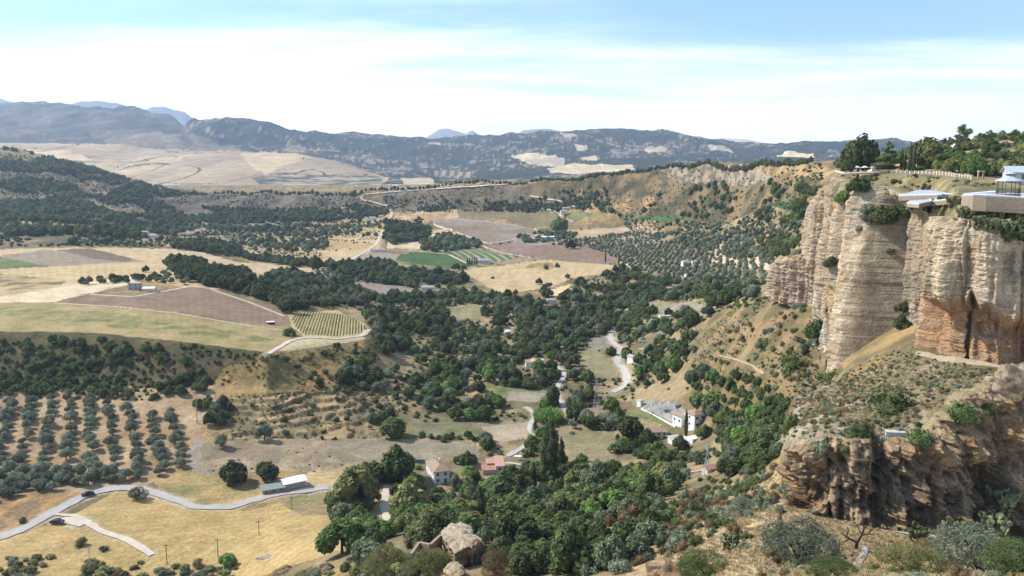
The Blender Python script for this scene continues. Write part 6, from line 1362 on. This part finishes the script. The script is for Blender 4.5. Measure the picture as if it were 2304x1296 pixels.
# shrubs along the brow of the rock face and on the cliffs
for (x, y, k, w, l) in ((1938,985,'darkshrub',76,'dark bush on the top of the rock face, left of the stone slab'),(1845,1012,'oliveshrub',50,'grey green bush on the left brow of the rock face'),(2072,990,'shrub',66,'green bush right of the stone slab'),(2020,925,'darkshrub',100,'wide dark bush on the pale scree'),
        (2160,945,'shrub',90,'long green bush on the upper brow of the rock face'),(2230,925,'shrub',70,'green bush above the shaded gully'),(1985,905,'darkshrub',60,'dark bush at the left end of the wide scree bush'),(2100,870,'oliveshrub',30,'small bush on the dry scree slope'),
        (1905,1010,'darkshrub',40,'dark tuft on the brow of the rock face'),(1840,760,'dark',60,'dark ivy bush in the corner under the tall cliff'),(1870,600,'dark',34,'dark bush on the ledge between pillar and tall cliff'),(2028,740,'dark',44,'tall dark ivy in the cleft beside the buttress'),(2032,700,'dark',34,'upper dark ivy in the cleft'),
        (1862,700,'darkshrub',20,'small bush on the foot of the tall cliff'),(1900,455,'bright',44,'bright green bush near the top of the tall cliff'),(1930,430,'mid',50,'green bush on the brow of the tall cliff'),(1955,470,'oliveshrub',40,'grey bush below the brow of the tall cliff'),
        (1985,500,'mid',60,'olive green bush on the shoulder beside the terrace'),(2020,490,'mid',54,'bush just below the pale terrace'),(1960,500,'olive',44,'grey green bush hanging on the tall cliff'),(2005,565,'darkshrub',26,'dark bush in a crack of the tall cliff'),(1935,515,'oliveshrub',22,'small tuft on the pale cliff face'),
        (1800,572,'oliveshrub',44,'grey bush on top of the low rock block'),(1870,850,'shrub',50,'green bush at the tail of the tall cliff'),(1720,775,'darkshrub',40,'dark bush on the dry hill'),(1818,780,'darkshrub',34,'round dark bush below the ivy'),(1790,745,'darkshrub',24,'small round bush on the dry hill'),
        (1780,830,'shrub',90,'wide green bush on the second dry ridge'),(1660,745,'oliveshrub',30,'grey bush on the dry hill'),(2290,540,'dark',70,'dark green tree hanging over the buttress at the right edge')):
    T_(x, y, k, w, 0.85, label=l, cliffside=True, sink=0.25)
i_ = 0
CN = ['first','second','third','fourth','fifth','sixth','seventh','eighth','ninth','tenth','eleventh','twelfth','thirteenth','fourteenth','fifteenth','sixteenth','seventeenth','eighteenth','nineteenth','twentieth','twenty-first','twenty-second','twenty-third','twenty-fourth']
CY_ = {2060: 214}
for (x, y) in ((2060,470),(2078,472),(2095,468),(2112,466),(2128,462),(2145,462),(2165,488),(2185,492),(2205,496),(2225,500),(2245,502),(2265,502),(2285,503),(2300,506),(2200,512),(2228,518),(2255,520),(2280,522)):
    T_(x, y, 'cactus', 40, 0.8, label='prickly pear under the curved terrace wall, %s from the left' % CN[i_], cliffside=True, sink=0.15, group='prickly pears below the terraces'); i_ += 1
# garden trees
for (x, y, k, w, z, Y, l) in ((1930,388,'dark',80,1.12,312,'big round tree at the left end of the cliff garden'),(1905,389,'dark',30,0.9,306,'dark bush under the big round tree'),(1997,388,'cedar',70,0.85,300,'dark spreading cedar between the big round tree and the cypresses'),
        (2027,388,'cypress',9,1.05,300,'cypress nearest to the dark cedar'),(2035,388,'cypress',8,0.95,303,'second slim cypress beside the cedar'),(2046,389,'cypress',10,1.15,296,'tallest of the four cypresses'),(2055,390,'cypress',10,1.1,294,'rightmost of the four cypresses'),
        (2085,382,'yellow',80,0.95,360,'wide olive green tree behind the cypresses'),(2165,330,'pine',36,1.0,500,'round topped pine on the green hill behind the long pink roof'),(2068,388,'mid',26,0.6,300,'low bush behind the balustrade')):
    T_(x, y, k, w, z, label=l, Y=Y, cliffside='air')
# vine rows of the striped vineyard
VP = [(655,712),(690,704),(757,700),(778,712),(800,720),(824,737),(812,750),(760,757),(684,753),(664,735)]
va, vb = hit(715,756), hit(731,702); vd = Vector((vb.x-va.x, vb.y-va.y, 0)).normalized(); vn = Vector((vd.y, -vd.x, 0))
nrow = 0
for i in range(-22, 30):
    o0 = Vector((va.x, va.y, 0)) + vn*(i*1.75); ts = np.arange(-30, 90, 0.45); X_ = o0.x + vd.x*ts; Y_ = o0.y + vd.y*ts; Z_ = ground_z(X_, Y_); a_, b_ = proj(X_, Y_, Z_); k_ = inpoly(a_, b_, VP)
    if k_.sum() < 12: continue
    r5 = np.random.default_rng(i+50); P5 = np.repeat(np.stack([X_[k_], Y_[k_], Z_[k_]], 1), 5, 0); c5 = P5.mean(0); c5[2] = P5[:, 2].min()
    P5 = P5 - c5 + r5.normal(size=P5.shape)*np.array([0.16, 0.16, 0.12]) + np.array([0, 0, 0.32]); n5 = r5.normal(size=P5.shape) + np.array([0, 0, 0.6]); n5 /= np.linalg.norm(n5, axis=1)[:, None]
    V5, F5 = leaf_quads(P5, n5, np.full(len(P5), 0.26), r5); nrow += 1
    tag(obj('vine_row', mesh_from('vine_row', V5, F5, M['leaf_yellow']), None, tuple(c5)), 'row of yellowing vines in the striped vineyard, %s from its left end' % ordn(nrow), 'vine row', 'rows of the striped vineyard')
#@@PLACE
# ------------------------------------------------------------------ turn the list into trees
ORD = ['closest','second closest','third closest','fourth closest','fifth closest','sixth closest','seventh closest','eighth closest','ninth closest','tenth closest']
def ordw(n):
    if n < 10: return ORD[n]
    n += 1; suf = 'th' if 10 <= n % 100 <= 20 else {1:'st',2:'nd',3:'rd'}.get(n % 10, 'th'); return '%d%s closest' % (n, suf)
cam3 = Vector((0, 0, CAMZ))
LAND += [('long straight terrace balustrade', Vector(bv[3])), ('stone slab on the scree', chit(2020,976)), ('striped vineyard', hit(740,730)), ('bend of the pale road', hit(300,1100)), ('dry terraces', hit(700,950)),
         ('bright reed clump', hit(1235,948)), ('shaded clearing', hit(868,1150)), ('small round field', hit(1140,970)), ('left edge of the ploughed field', hit(150,680)), ('electrical yard', hit(1490,930)), ('ruined arch', Vector(pt(1030,1210,150))),
         ('foot of the rock face', hit(1850,1180)), ('left end of the straw bank', hit(20,1240)), ('dark cedar', Vector(pt(1997,388,300))), ('rusty bush', hit(1655,1205))]
for q in PLANTS:
    q['d'] = (Vector(q['p'])-cam3).length; q['px'] = proj(*q['p']); q['app'] = q['s']*PROTO[q['key']][0][2]/q['d']
    q['vis'] = -30 < q['px'][0] < 2334 and q['px'][1] < 1330
groups = {}
for q in PLANTS: groups.setdefault(KIND[q['key']][0], []).append(q)
SINGLE = []; REST = []
CAP = {'broadleaf_tree': 290, 'olive_tree': 290, 'shrub': 290}
for k, qs in groups.items():
    qs.sort(key=lambda q: (not q['hand'], not q['vis'], -q['app'])); n = CAP.get(k, 200)
    SINGLE += qs[:n]; REST += qs[n:]
# labels: the nearest landmark, the side of it, and the rank on that side
cnt = {}
def side_of(q, L):
    dx = q['p'][0]-L.x; dy = q['p'][1]-L.y
    return ('right of' if dx > 0 else 'left of') if abs(dx) > abs(dy) else ('behind' if dy > 0 else 'in front of')
todo = []
for q in SINGLE:
    if q['label']: continue
    v = Vector(q['p']); L = min(LAND, key=lambda l: (l[1]-v).length); sd_ = side_of(q, L[1]); todo.append((LOOK[q['key']], L[0], sd_, (L[1]-v).length, q))
todo.sort(key=lambda t: t[3])
for look, nm, sd_, _, q in todo:
    k = (look, nm, sd_); n = cnt.get(k, 0); cnt[k] = n+1
    q['label'] = '%s %s the %s, %s to it' % (look, sd_, nm, ordw(n))
    if len(q['label'].split()) > 16: q['label'] = '%s %s the %s, %s' % (look, sd_, nm, ordw(n))
GRP = {'broadleaf_tree': 'trees of the valley woods', 'olive_tree': 'olive trees in the groves', 'shrub': 'shrubs on the dry slopes'}
rr = np.random.default_rng(77)
for q in SINGLE:
    name, cat = KIND[q['key']]; crown, trunk, R = PROTO[q['key']][rr.integers(len(PROTO[q['key']]))]
    s = q['s']; rot = rr.uniform(0, 6.28)
    cn = 'crown' if 'pear' not in name and 'reed' not in name else 'pads'
    if trunk is None:
        o = obj(name, crown, None, q['p'], (0, 0, rot)); o.scale = (s, s, s*q['zs'])
    else:
        o = empty(name, q['p'], rot); o.scale = (s, s, s*q['zs'])
        obj('crown', crown, o); obj('trunk' if 'shrub' not in name else 'stems', trunk, o)
    tag(o, q['label'], cat, q['group'] or GRP.get(name))
def gn_stuff(name, label, qs):
    """one object whose points carry copies of the crowns"""
    byk = {}
    for q in qs:
        byk.setdefault(id(PROTO[q['key']][0][0]), []).append(q)
    ng = bpy.data.node_groups.new(name, 'GeometryNodeTree'); ng.interface.new_socket('Geometry', in_out='INPUT', socket_type='NodeSocketGeometry'); ng.interface.new_socket('Geometry', in_out='OUTPUT', socket_type='NodeSocketGeometry')
    gi = ng.nodes.new('NodeGroupInput'); go = ng.nodes.new('NodeGroupOutput'); jn = ng.nodes.new('GeometryNodeJoinGeometry')
    def na(nm, ty):
        n = ng.nodes.new('GeometryNodeInputNamedAttribute'); n.data_type = ty; n.inputs['Name'].default_value = nm; return n.outputs['Attribute']
    a_s = na('sc', 'FLOAT_VECTOR'); a_r = na('rt', 'FLOAT_VECTOR'); a_k = na('kd', 'INT')
    P_, S_, R_, K_ = [], [], [], []; protos = []
    for q in qs:
        pr = PROTO[q['key']]; j = int(rr.integers(len(pr))); me = pr[j][0]
        if me not in protos: protos.append(me)
        P_.append(q['p']); S_.append((q['s'], q['s'], q['s']*q['zs'])); R_.append((0, 0, rr.uniform(0, 6.28))); K_.append(protos.index(me))
    for i, me in enumerate(protos):
        src = next((o for o in scene.objects if o.type == 'MESH' and o.data == me), None)
        if src is None: continue
        oi = ng.nodes.new('GeometryNodeObjectInfo'); oi.inputs['Object'].default_value = src; oi.transform_space = 'ORIGINAL'; oi.inputs['As Instance'].default_value = True
        cm = ng.nodes.new('FunctionNodeCompare'); cm.data_type = 'INT'; cm.operation = 'EQUAL'; ng.links.new(a_k, cm.inputs[2]); cm.inputs[3].default_value = i
        ip = ng.nodes.new('GeometryNodeInstanceOnPoints'); ng.links.new(gi.outputs[0], ip.inputs['Points']); ng.links.new(cm.outputs[0], ip.inputs['Selection'])
        ng.links.new(oi.outputs['Geometry'], ip.inputs['Instance']); ng.links.new(a_s, ip.inputs['Scale']); ng.links.new(a_r, ip.inputs['Rotation']); ng.links.new(ip.outputs[0], jn.inputs[0])
    ng.links.new(jn.outputs[0], go.inputs[0])
    me = bpy.data.meshes.new(name); me.vertices.add(len(P_)); me.vertices.foreach_set('co', np.array(P_, np.float32).ravel())
    for nm, ty, ar in (('sc', 'FLOAT_VECTOR', S_), ('rt', 'FLOAT_VECTOR', R_)):
        at = me.attributes.new(nm, ty, 'POINT'); at.data.foreach_set('vector', np.array(ar, np.float32).ravel())
    at = me.attributes.new('kd', 'INT', 'POINT'); at.data.foreach_set('value', np.array(K_, np.int32))
    o = obj(name, me); md = o.modifiers.new('scatter', 'NODES'); md.node_group = ng
    return tag(o, label, None, None, 'stuff')
# every crown shape that only far plants use still needs one single plant to copy from
have = {o.data.name for o in scene.objects if o.type == 'MESH'}
for key in {q['key'] for q in REST}:
    for j, (crown, trunk, R) in enumerate(PROTO[key]):
        if crown.name in have: continue
        c = [q for q in REST if q['key'] == key]
        if not c: continue
        q = c[0]; REST.remove(q); name, cat = KIND[key]
        o = obj(name, crown, None, q['p']); o.scale = (q['s'],)*3
        v = Vector(q['p']); L = min(LAND, key=lambda l: (l[1]-v).length)
        tag(o, '%s %s the %s, %s in shape' % (LOOK[key], side_of(q, L[1]), L[0], ('roundest', 'widest', 'tallest', 'fullest')[j]), cat, GRP.get(name)); have.add(crown.name)
woods = [q for q in REST if KIND[q['key']][0] in ('broadleaf_tree',) and q['p'][1] < 900]
hillw = [q for q in REST if KIND[q['key']][0] in ('broadleaf_tree',) and q['p'][1] >= 900]
groves = [q for q in REST if KIND[q['key']][0] == 'olive_tree']; scrubs = [q for q in REST if KIND[q['key']][0] == 'shrub']
gn_stuff('valley_woods', 'dense mixed woods along the valley floor', woods); gn_stuff('hillside_woods', 'dark woods on the far slopes and rim', hillw)
gn_stuff('olive_groves', 'further olive groves covering the slopes', groves); gn_stuff('undergrowth', 'low scrub scattered over the dry slopes', scrubs)
print('plants', len(PLANTS), {k: len(v) for k, v in groups.items()}, 'single', len(SINGLE))
# dry grass
def grass(polys, spacing, seed, ymax):
    out_ = []
    for poly in polys:
        pts = scatter(poly, spacing, seed=seed, ymax=ymax, thr=-0.25, ns=5); r2 = np.random.default_rng(seed)
        for p in pts: out_.append(dict(p=tuple(p), s=r2.uniform(0.5, 1.1), zs=1.0, key='tuft'))
    return out_
g0 = grass([[(1800,900),(1900,850),(2050,800),(2250,835),(2304,870),(2180,920),(2080,980),(1800,990)]], 1.1, 9, 240) + grass([[(1480,1310),(1500,1180),(1600,1090),(1750,1070),(1800,1160),(2304,1215),(2330,1310)]], 0.75, 5, 150)
for j in range(2):
    q = g0[-1-j]; o = obj('grass_tuft', PROTO['tuft'][j][0], None, q['p']); tag(o, 'straw coloured tuft of dry grass on the near slope, %s of the footpath' % ('left' if j == 0 else 'just left'), 'grass tuft', 'dry grass tufts')
gn_stuff('dry_grass', 'straw coloured dry grass on the near slopes', g0[:-2])
# ------------------------------------------------------------------ vehicles, poles, pylons, switchyard, bare tree, ruin
def car(px, py, heading, label, scale=1.0):
    p = hit(px, py); e = empty('parked_car', p + Vector((0,0,0.25)), heading); e.scale = (scale,)*3; tag(e, label, 'car', 'dark cars on the pale road')
    prof = [(-2.05,0.35),(-2.1,0.75),(-1.95,0.95),(-1.35,1.02),(-0.75,1.45),(0.55,1.48),(1.15,1.05),(1.9,0.92),(2.1,0.7),(2.08,0.35)]
    V = []; n = len(prof)
    for y, k in ((-0.85,0),(-0.72,1),(0.72,1),(0.85,0)):
        for x, z in prof: V.append((x, y, z if (k or z < 1.03) else 1.0))
    Fc = [(j*n+i, j*n+(i+1) % n, (j+1)*n+(i+1) % n, (j+1)*n+i) for j in range(3) for i in range(n)] + [tuple(range(n-1,-1,-1)), tuple(range(3*n, 4*n))]
    obj('body', mesh_from('body', np.array(V), Fc, M['car']), e)
    g = MB(); g.add([(-1.3,-0.74,1.04),(-0.76,-0.70,1.40),(0.52,-0.70,1.43),(1.08,-0.74,1.06),(-1.3,0.74,1.04),(-0.76,0.70,1.40),(0.52,0.70,1.43),(1.08,0.74,1.06)], [(0,1,2,3),(7,6,5,4)])
    for v_ in range(len(g.v)): g.v[v_] = (g.v[v_][0], g.v[v_][1]*1.03, g.v[v_][2])
    g.build('side_window', M['glass'], e)
    g = MB(); g.add([(0.60,-0.66,1.47),(0.60,0.66,1.47),(1.14,0.70,1.09),(1.14,-0.70,1.09)], [(0,1,2,3)]); g.build('windscreen', M['glass'], e, (0.02,0,0.01))
    for x in (-1.3, 1.3):
        for y in (-0.82, 0.82):
            w = MB(); w.bar((x, y-0.1, 0.33), (x, y+0.1, 0.33), 0.33, n=16); wo = w.build('wheel', M['tyre'], e); r_ = MB(); r_.bar((x, y-0.11, 0.33), (x, y+0.11, 0.33), 0.19, n=10); r_.build('rim', M['metal'], wo)
    for y in (-0.6, 0.6):
        q = MB(); q.box(2.02,2.12,y-0.18,y+0.18,0.62,0.76); q.build('headlight', M['lamp_white'], e); q = MB(); q.box(-2.13,-2.03,y-0.16,y+0.16,0.66,0.82); q.build('tail_light', M['lamp_red'], e)
car(198, 1116, math.radians(38), 'small dark car driving on the pale road near the bend')
car(129, 1179, math.radians(-4), 'dark car parked where the dirt track leaves the road', 1.05)
def pole(px, py, hpx, label, mat='wood_pole', arm=0.9, r=0.11):
    p = hit(px, py); D = (p-cam3).length; h = hpx*D/F*1.06; e = empty('utility_pole', p); tag(e, label, 'pole', 'utility poles')
    MB().bar((0,0,-1),(0,0,h), r*1.3, r*0.8, 8).build('pole', M[mat], e)
    if arm: q = MB(); q.box(-arm,arm,-0.06,0.06,h-0.5,h-0.38); q.build('crossarm', M[mat], e)
    q = MB()
    for x in (-arm*0.9, 0, arm*0.9): q.lathe([(0.05,h-0.377),(0.09,h-0.28),(0.04,h-0.15)], 8, x, 0)
    q.build('insulator', M['white'], e); return p, h
pole(444,952,64,'tall grey concrete pole by the trees above the olive grove','concrete',0.8,0.16)
pole(583,1204,30,'wooden pole in the upper part of the straw field'); pole(491,1254,38,'wooden pole left of the small round tree'); pole(376,1270,40,'wooden pole near the end of the dirt track'); pole(204,1290,50,'grey pole at the bottom left among shrubs','concrete')
pole(657,1144,26,'wooden pole below the road near the barn'); pole(1206,980,48,'pole beside the lane at the small round field'); pole(1543,1130,40,'dark pole in front of the foreground slope'); pole(1340,880,34,'pole left of the reed clump lane'); pole(2150,430,40,'slim lamp pole behind the long pale terrace','dark_metal',0.25,0.06)
def pylon(px, py, hpx, label, wf=0.13):
    p = hit(px, py); D = (p-cam3).length; h = hpx*D/F*1.08; e = empty('power_pylon', p); tag(e, label, 'pylon'); b = h*wf
    def half(z): return b*(1 - 0.82*min(z/(h*0.72), 1)) if z < h*0.72 else b*0.18
    m = MB(); lv = [0, h*0.18, h*0.34, h*0.48, h*0.6, h*0.72, h*0.82, h*0.91, h]; r = 0.045 if h < 25 else 0.09
    for i in range(len(lv)-1):
        z0, z1 = lv[i], lv[i+1]; a, c = half(z0), half(z1) if i < len(lv)-2 else 0.05
        A = [(-a,-a,z0),(a,-a,z0),(a,a,z0),(-a,a,z0)]; B_ = [(-c,-c,z1),(c,-c,z1),(c,c,z1),(-c,c,z1)]
        for j in range(4): m.bar(A[j], B_[j], r, n=4); m.bar(A[j], B_[(j+1) % 4], r*0.6, n=4); m.bar(A[(j+1) % 4], B_[j], r*0.6, n=4); m.bar(B_[j], B_[(j+1) % 4], r*0.6, n=4)
    m.build('tower', M['metal'], e)
    for k, z in enumerate((h*0.72, h*0.82, h*0.91)):
        L = b*(1.5 if k == 0 else 1.15); q = MB()
        for s in (-1, 1): q.bar((0,0,z+h*0.03), (s*L,0,z), r*0.8, n=4); q.bar((0,0,z-h*0.015), (s*L,0,z), r*0.8, n=4)
        co = q.build('crossarm', M['metal'], e)
        for s in (-1, 1): q = MB(); q.bar((s*L,0,z), (s*L,0,z-h*0.045), r*1.3, n=6); q.build('insulator', M['glass'], co)
    return e, h
pylon(1342,930,76,'steel lattice pylon left of the electrical yard',0.11); pylon(1590,1080,74,'steel lattice pylon above the small orange roofed hut',0.12); pylon(1111,622,40,'small pylon standing in the large straw field',0.07)
pylon(998,415,18,'tiny distant pylon on the plateau rim',0.1)
# switchyard: gantries, transformers, posts
base = hit(1487, 930); ang = math.radians(-33)
def ypos(u, v): return Vector((base.x + u*math.cos(ang) - v*math.sin(ang), base.y + u*math.sin(ang) + v*math.cos(ang), 0))
n_g = 0
for gi_, (u, h_) in enumerate(((-7.5, 4.2), (-3.5, 5.2), (0.8, 5.0), (5.0, 4.4))):
    p = ypos(u, 1.2); z = float(ground_z(p.x, p.y)[0]); e = empty('gantry', (p.x, p.y, z), ang + math.pi/2); tag(e, 'steel switchyard gantry, %s from the small white hut' % CN[gi_], 'gantry', 'gantries of the electrical yard')
    for s in (-3.2, 0, 3.2): MB().bar((s,0,-1),(s,0,h_),0.09,n=6).build('post', M['metal'], e)
    q = MB(); q.bar((-3.6,0,h_),(3.6,0,h_),0.09,n=4); q.bar((-3.6,0,h_-0.5),(3.6,0,h_-0.5),0.06,n=4)
    for k in range(12): q.bar((-3.6+k*0.6,0,h_-0.5),(-3.0+k*0.6,0,h_),0.035,n=4)
    q.build('beam', M['metal'], e); q = MB()
    for k in range(5): q.lathe([(0.05,h_-1.2),(0.12,h_-1.1),(0.06,h_-0.9),(0.12,h_-0.8),(0.05,h_-0.55)], 8, -2.6+1.3*k, 0)
    q.build('insulator', M['frame'], e)
for k, (u, v) in enumerate([(-6,-0.6),(-4.4,-0.4),(-2.2,-0.6),(-1.0,1.8),(1.8,-0.4),(3.4,1.6),(-5.2,2.6),(3.8,-0.5),(6.4,0.4),(0.0,3.2)]):
    p = ypos(u, v); z = float(ground_z(p.x, p.y)[0]); e = empty('switch_post', (p.x, p.y, z), ang); tag(e, 'grey switch stand in the electrical yard, %s from the white hut side' % CN[k], 'switchgear', 'switchgear of the electrical yard')
    q = MB(); q.bar((0,0,-0.5),(0,0,1.5),0.07); q.box(-0.5,0.5,-0.12,0.12,1.5,1.62); q.build('stand', M['metal'], e); q = MB()
    for x in (-0.4, 0, 0.4): q.lathe([(0.05,1.623),(0.12,1.8),(0.05,1.95),(0.11,2.1),(0.04,2.4)], 8, x, 0)
    q.build('insulator', M['white'], e)
for k, (u, v) in enumerate(((2.6, 0.6), (7.6, 1.6))):
    p = ypos(u, v); z = float(ground_z(p.x, p.y)[0]); e = empty('transformer', (p.x, p.y, z), ang); tag(e, 'grey finned transformer, the %s one to the white gabled hall' % ('farther' if k == 0 else 'nearer'), 'transformer')
    q = MB(); q.box(-0.8,0.8,-0.6,0.6,-0.4,1.7); q.build('tank', M['slate'], e); q = MB()
    for j in range(8): q.box(-0.75+j*0.2,-0.68+j*0.2,-0.95,-0.603,0.1,1.5)
    q.build('cooling_fins', M['slate'], e); q = MB()
    for x in (-0.5, 0, 0.5): q.lathe([(0.08,1.703),(0.14,1.9),(0.06,2.1),(0.13,2.2),(0.04,2.6)], 8, x, 0)
    q.build('bushing', M['frame'], e)
# long low wall of the yard
a_, b_p = hit(1443, 921), hit(1519, 962); q = MB(); d_ = b_p - a_; L_ = d_.length
q.box(0, L_, -0.12, 0.12, -1.2, 0.9); tag(q.build('yard_wall', M['white'], None, (a_.x, a_.y, a_.z), (0, -math.asin(d_.z/L_), math.atan2(d_.y, d_.x))), 'long low white wall along the front of the electrical yard', 'wall')
# bare tree at the foot of the rock face
p = chit(1925, 1236); D = (p-cam3).length; k_ = D/F
def up(dx, dy, dz=0): return (dx*k_, dz*k_, dy*k_)
q = MB(); q.path([up(0,-6), up(3,14,2), up(9,30,-2), up(14,44)], [0.26,0.2,0.16,0.1], 8); q.path([up(3,14,2), up(-12,20,4), up(-20,26,2), up(-30,36)], [0.16,0.12,0.08,0.03], 6)
for a1, a2, a3 in (((9,30,-2),(4,44,4),(-2,52,0)),((14,44,0),(22,50,3),(26,62,0)),((14,44,0),(10,58,-4),(12,68,0)),((-20,26,2),(-16,40,0),(-20,50,4)),((-12,20,4),(-26,16,-3),(-38,24,0)),((9,30,-2),(20,34,-5),(34,30,0)),((20,34,-5),(30,44,-2),(36,52,0))):
    q.path([up(*a1), up(*a2), up(*a3)], [0.09,0.055,0.018], 5)
e = empty('bare_tree', p); tag(e, 'leafless dark forked tree in front of the rock face', 'tree'); q.build('trunk', M['deadwood'], e)
rr3 = np.random.default_rng(3); q = MB()
for i in range(40):
    s0 = up(*[(14,44,0),(-20,26,2),(26,60,0),(12,64,0),(-2,50,0),(30,44,-2)][i % 6]); q.bar(s0, tuple(s0[j] + rr3.uniform(-1, 1)*k_*11 + (0.25 if j == 2 else 0) for j in range(3)), 0.02, 0.005, 4)
q.build('twigs', M['deadwood'], e)
# ruined arch of pale rock with a broken wall
Yr = 150; c0 = Vector(pt(1030, 1250, Yr)); e = empty('ruined_arch', c0); tag(e, 'pale weathered stone arch ruin with a broken wall at the bottom middle', 'ruin')
def rp(px, py, Y): v = Vector(pt(px, py, Y)); return v - c0
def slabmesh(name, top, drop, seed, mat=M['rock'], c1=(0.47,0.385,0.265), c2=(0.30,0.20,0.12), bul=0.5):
    """block under an outline of top points, with eroded sides"""
    P0 = np.array([tuple(rp(*t)) for t in top]); n0 = len(P0); seg = 12; ring = []
    for i in range(n0):
        for k in range(seg): u = k/seg; ring.append(P0[i]*(1-u) + P0[(i+1) % n0]*u)
    ring = np.array(ring); n = len(ring); cen = ring.mean(0); rows_ = []; rs = [0.0, 0.15, 0.3, 0.45, 0.58, 0.7, 0.8, 0.88, 0.95, 1.0]
    for f_ in rs:
        r_ = cen + (ring-cen)*f_; r_[:, 2] += 0.5*(1-f_)**0.7*1.2 + 0.5*fbm(r_[:,0]/0.9, r_[:,1]/0.9, 0, 4, seed)*min(1, f_*2); rows_.append(r_)
    for k in range(1, 31):
        v = k/30; r_ = cen + (ring-cen)*(1 - bul*0.22*math.sin(v*math.pi*0.9)); r_[:, 2] = ring[:, 2] - drop*v
        nn = fbm(r_[:,0]/1.2, r_[:,1]/1.2, r_[:,2]/0.8, 4, seed+2); dirv = ring-cen; dirv[:, 2] = 0; dirv /= np.linalg.norm(dirv, axis=1)[:, None]; n5_ = 0.3-np.abs(fbm(r_[:,0]/0.6, r_[:,1]/0.6, r_[:,2]/0.45, 3, seed+8))*2; rows_.append(r_ + dirv*(nn*1.1 + n5_*0.45)[:, None])
    V = np.concatenate(rows_); Fc = [(r*n+i, (r+1)*n+i, (r+1)*n+(i+1) % n, r*n+(i+1) % n) for r in range(len(rows_)-1) for i in range(n)]
    nn = fbm(V[:,0]/1.5, V[:,1]/1.5, V[:,2]/0.7, 4, seed+4); lay = np.repeat(np.arange(len(rows_)), n)
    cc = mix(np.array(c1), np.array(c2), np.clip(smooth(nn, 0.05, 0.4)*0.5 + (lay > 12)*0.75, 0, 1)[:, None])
    return obj(name, mesh_from(name, V, np.array(Fc), mat, False, cc), e)
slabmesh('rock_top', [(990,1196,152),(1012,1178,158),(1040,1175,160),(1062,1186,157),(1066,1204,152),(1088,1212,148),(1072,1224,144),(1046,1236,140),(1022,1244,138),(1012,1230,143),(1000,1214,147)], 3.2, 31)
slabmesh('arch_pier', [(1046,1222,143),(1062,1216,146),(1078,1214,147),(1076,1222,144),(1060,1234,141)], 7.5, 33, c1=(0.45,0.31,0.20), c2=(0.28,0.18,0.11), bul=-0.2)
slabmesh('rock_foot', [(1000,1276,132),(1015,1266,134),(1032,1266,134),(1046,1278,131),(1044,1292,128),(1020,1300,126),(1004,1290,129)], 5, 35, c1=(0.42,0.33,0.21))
def wallpart(pts, th, drop, mat):
    q = MB()
    for a, b in zip(pts[:-1], pts[1:]):
        A, B_ = rp(*a), rp(*b); d = B_-A; nrm_ = Vector((-d.y, d.x, 0)).normalized()*th
        q.add([A-nrm_, B_-nrm_, B_+nrm_, A+nrm_] + [v - Vector((0,0,drop)) for v in (A-nrm_, B_-nrm_, B_+nrm_, A+nrm_)], [(0,1,2,3),(7,6,5,4),(0,4,5,1),(1,5,6,2),(2,6,7,3),(3,7,4,0)])
    return q.build('broken_wall', M[mat], e)
wallpart([(992,1202,150),(968,1224,145),(943,1219,147),(925,1245,140)], 0.28, 4.6, 'stone')
# garden beds: rows of staked vegetables near the stepped house
vp = scatter([(1150,862),(1232,866),(1236,880),(1170,872)], 1.6, rot=0.2, jit=0.05, seed=71, aspect=0.9, ymin=300)
print('veg', len(vp))
vp = vp[np.argsort(vp[:, 0])]
for i, v in enumerate(vp[:90]):
    o = obj('vegetable_bush', PROTO['shrub'][0][0], None, tuple(v)); o.scale = (0.42, 0.42, 0.6); tag(o, 'small vegetable bush in the plot below the stepped white house, %s from its left' % ordn(i+1), 'vegetable plant', 'vegetable rows below the stepped house')
# haze
def haze():
    mb = MB(); mb.box(-11000, 11000, -300, 17500, -520, 1800)
    m = bpy.data.materials.new('valley_air'); m.use_nodes = True; t = m.node_tree
    t.nodes.remove(t.nodes['Principled BSDF'])
    v = t.nodes.new('ShaderNodeVolumePrincipled'); v.inputs['Density'].default_value = 5.6e-5; v.inputs['Color'].default_value = (0.58, 0.74, 1.0, 1)
    v.inputs['Anisotropy'].default_value = 0.2
    t.links.new(v.outputs[0], t.nodes['Material Output'].inputs['Volume'])
    tag(mb.build('haze', m), 'thin blue summer haze filling the valley air', None, None, 'stuff')
haze()
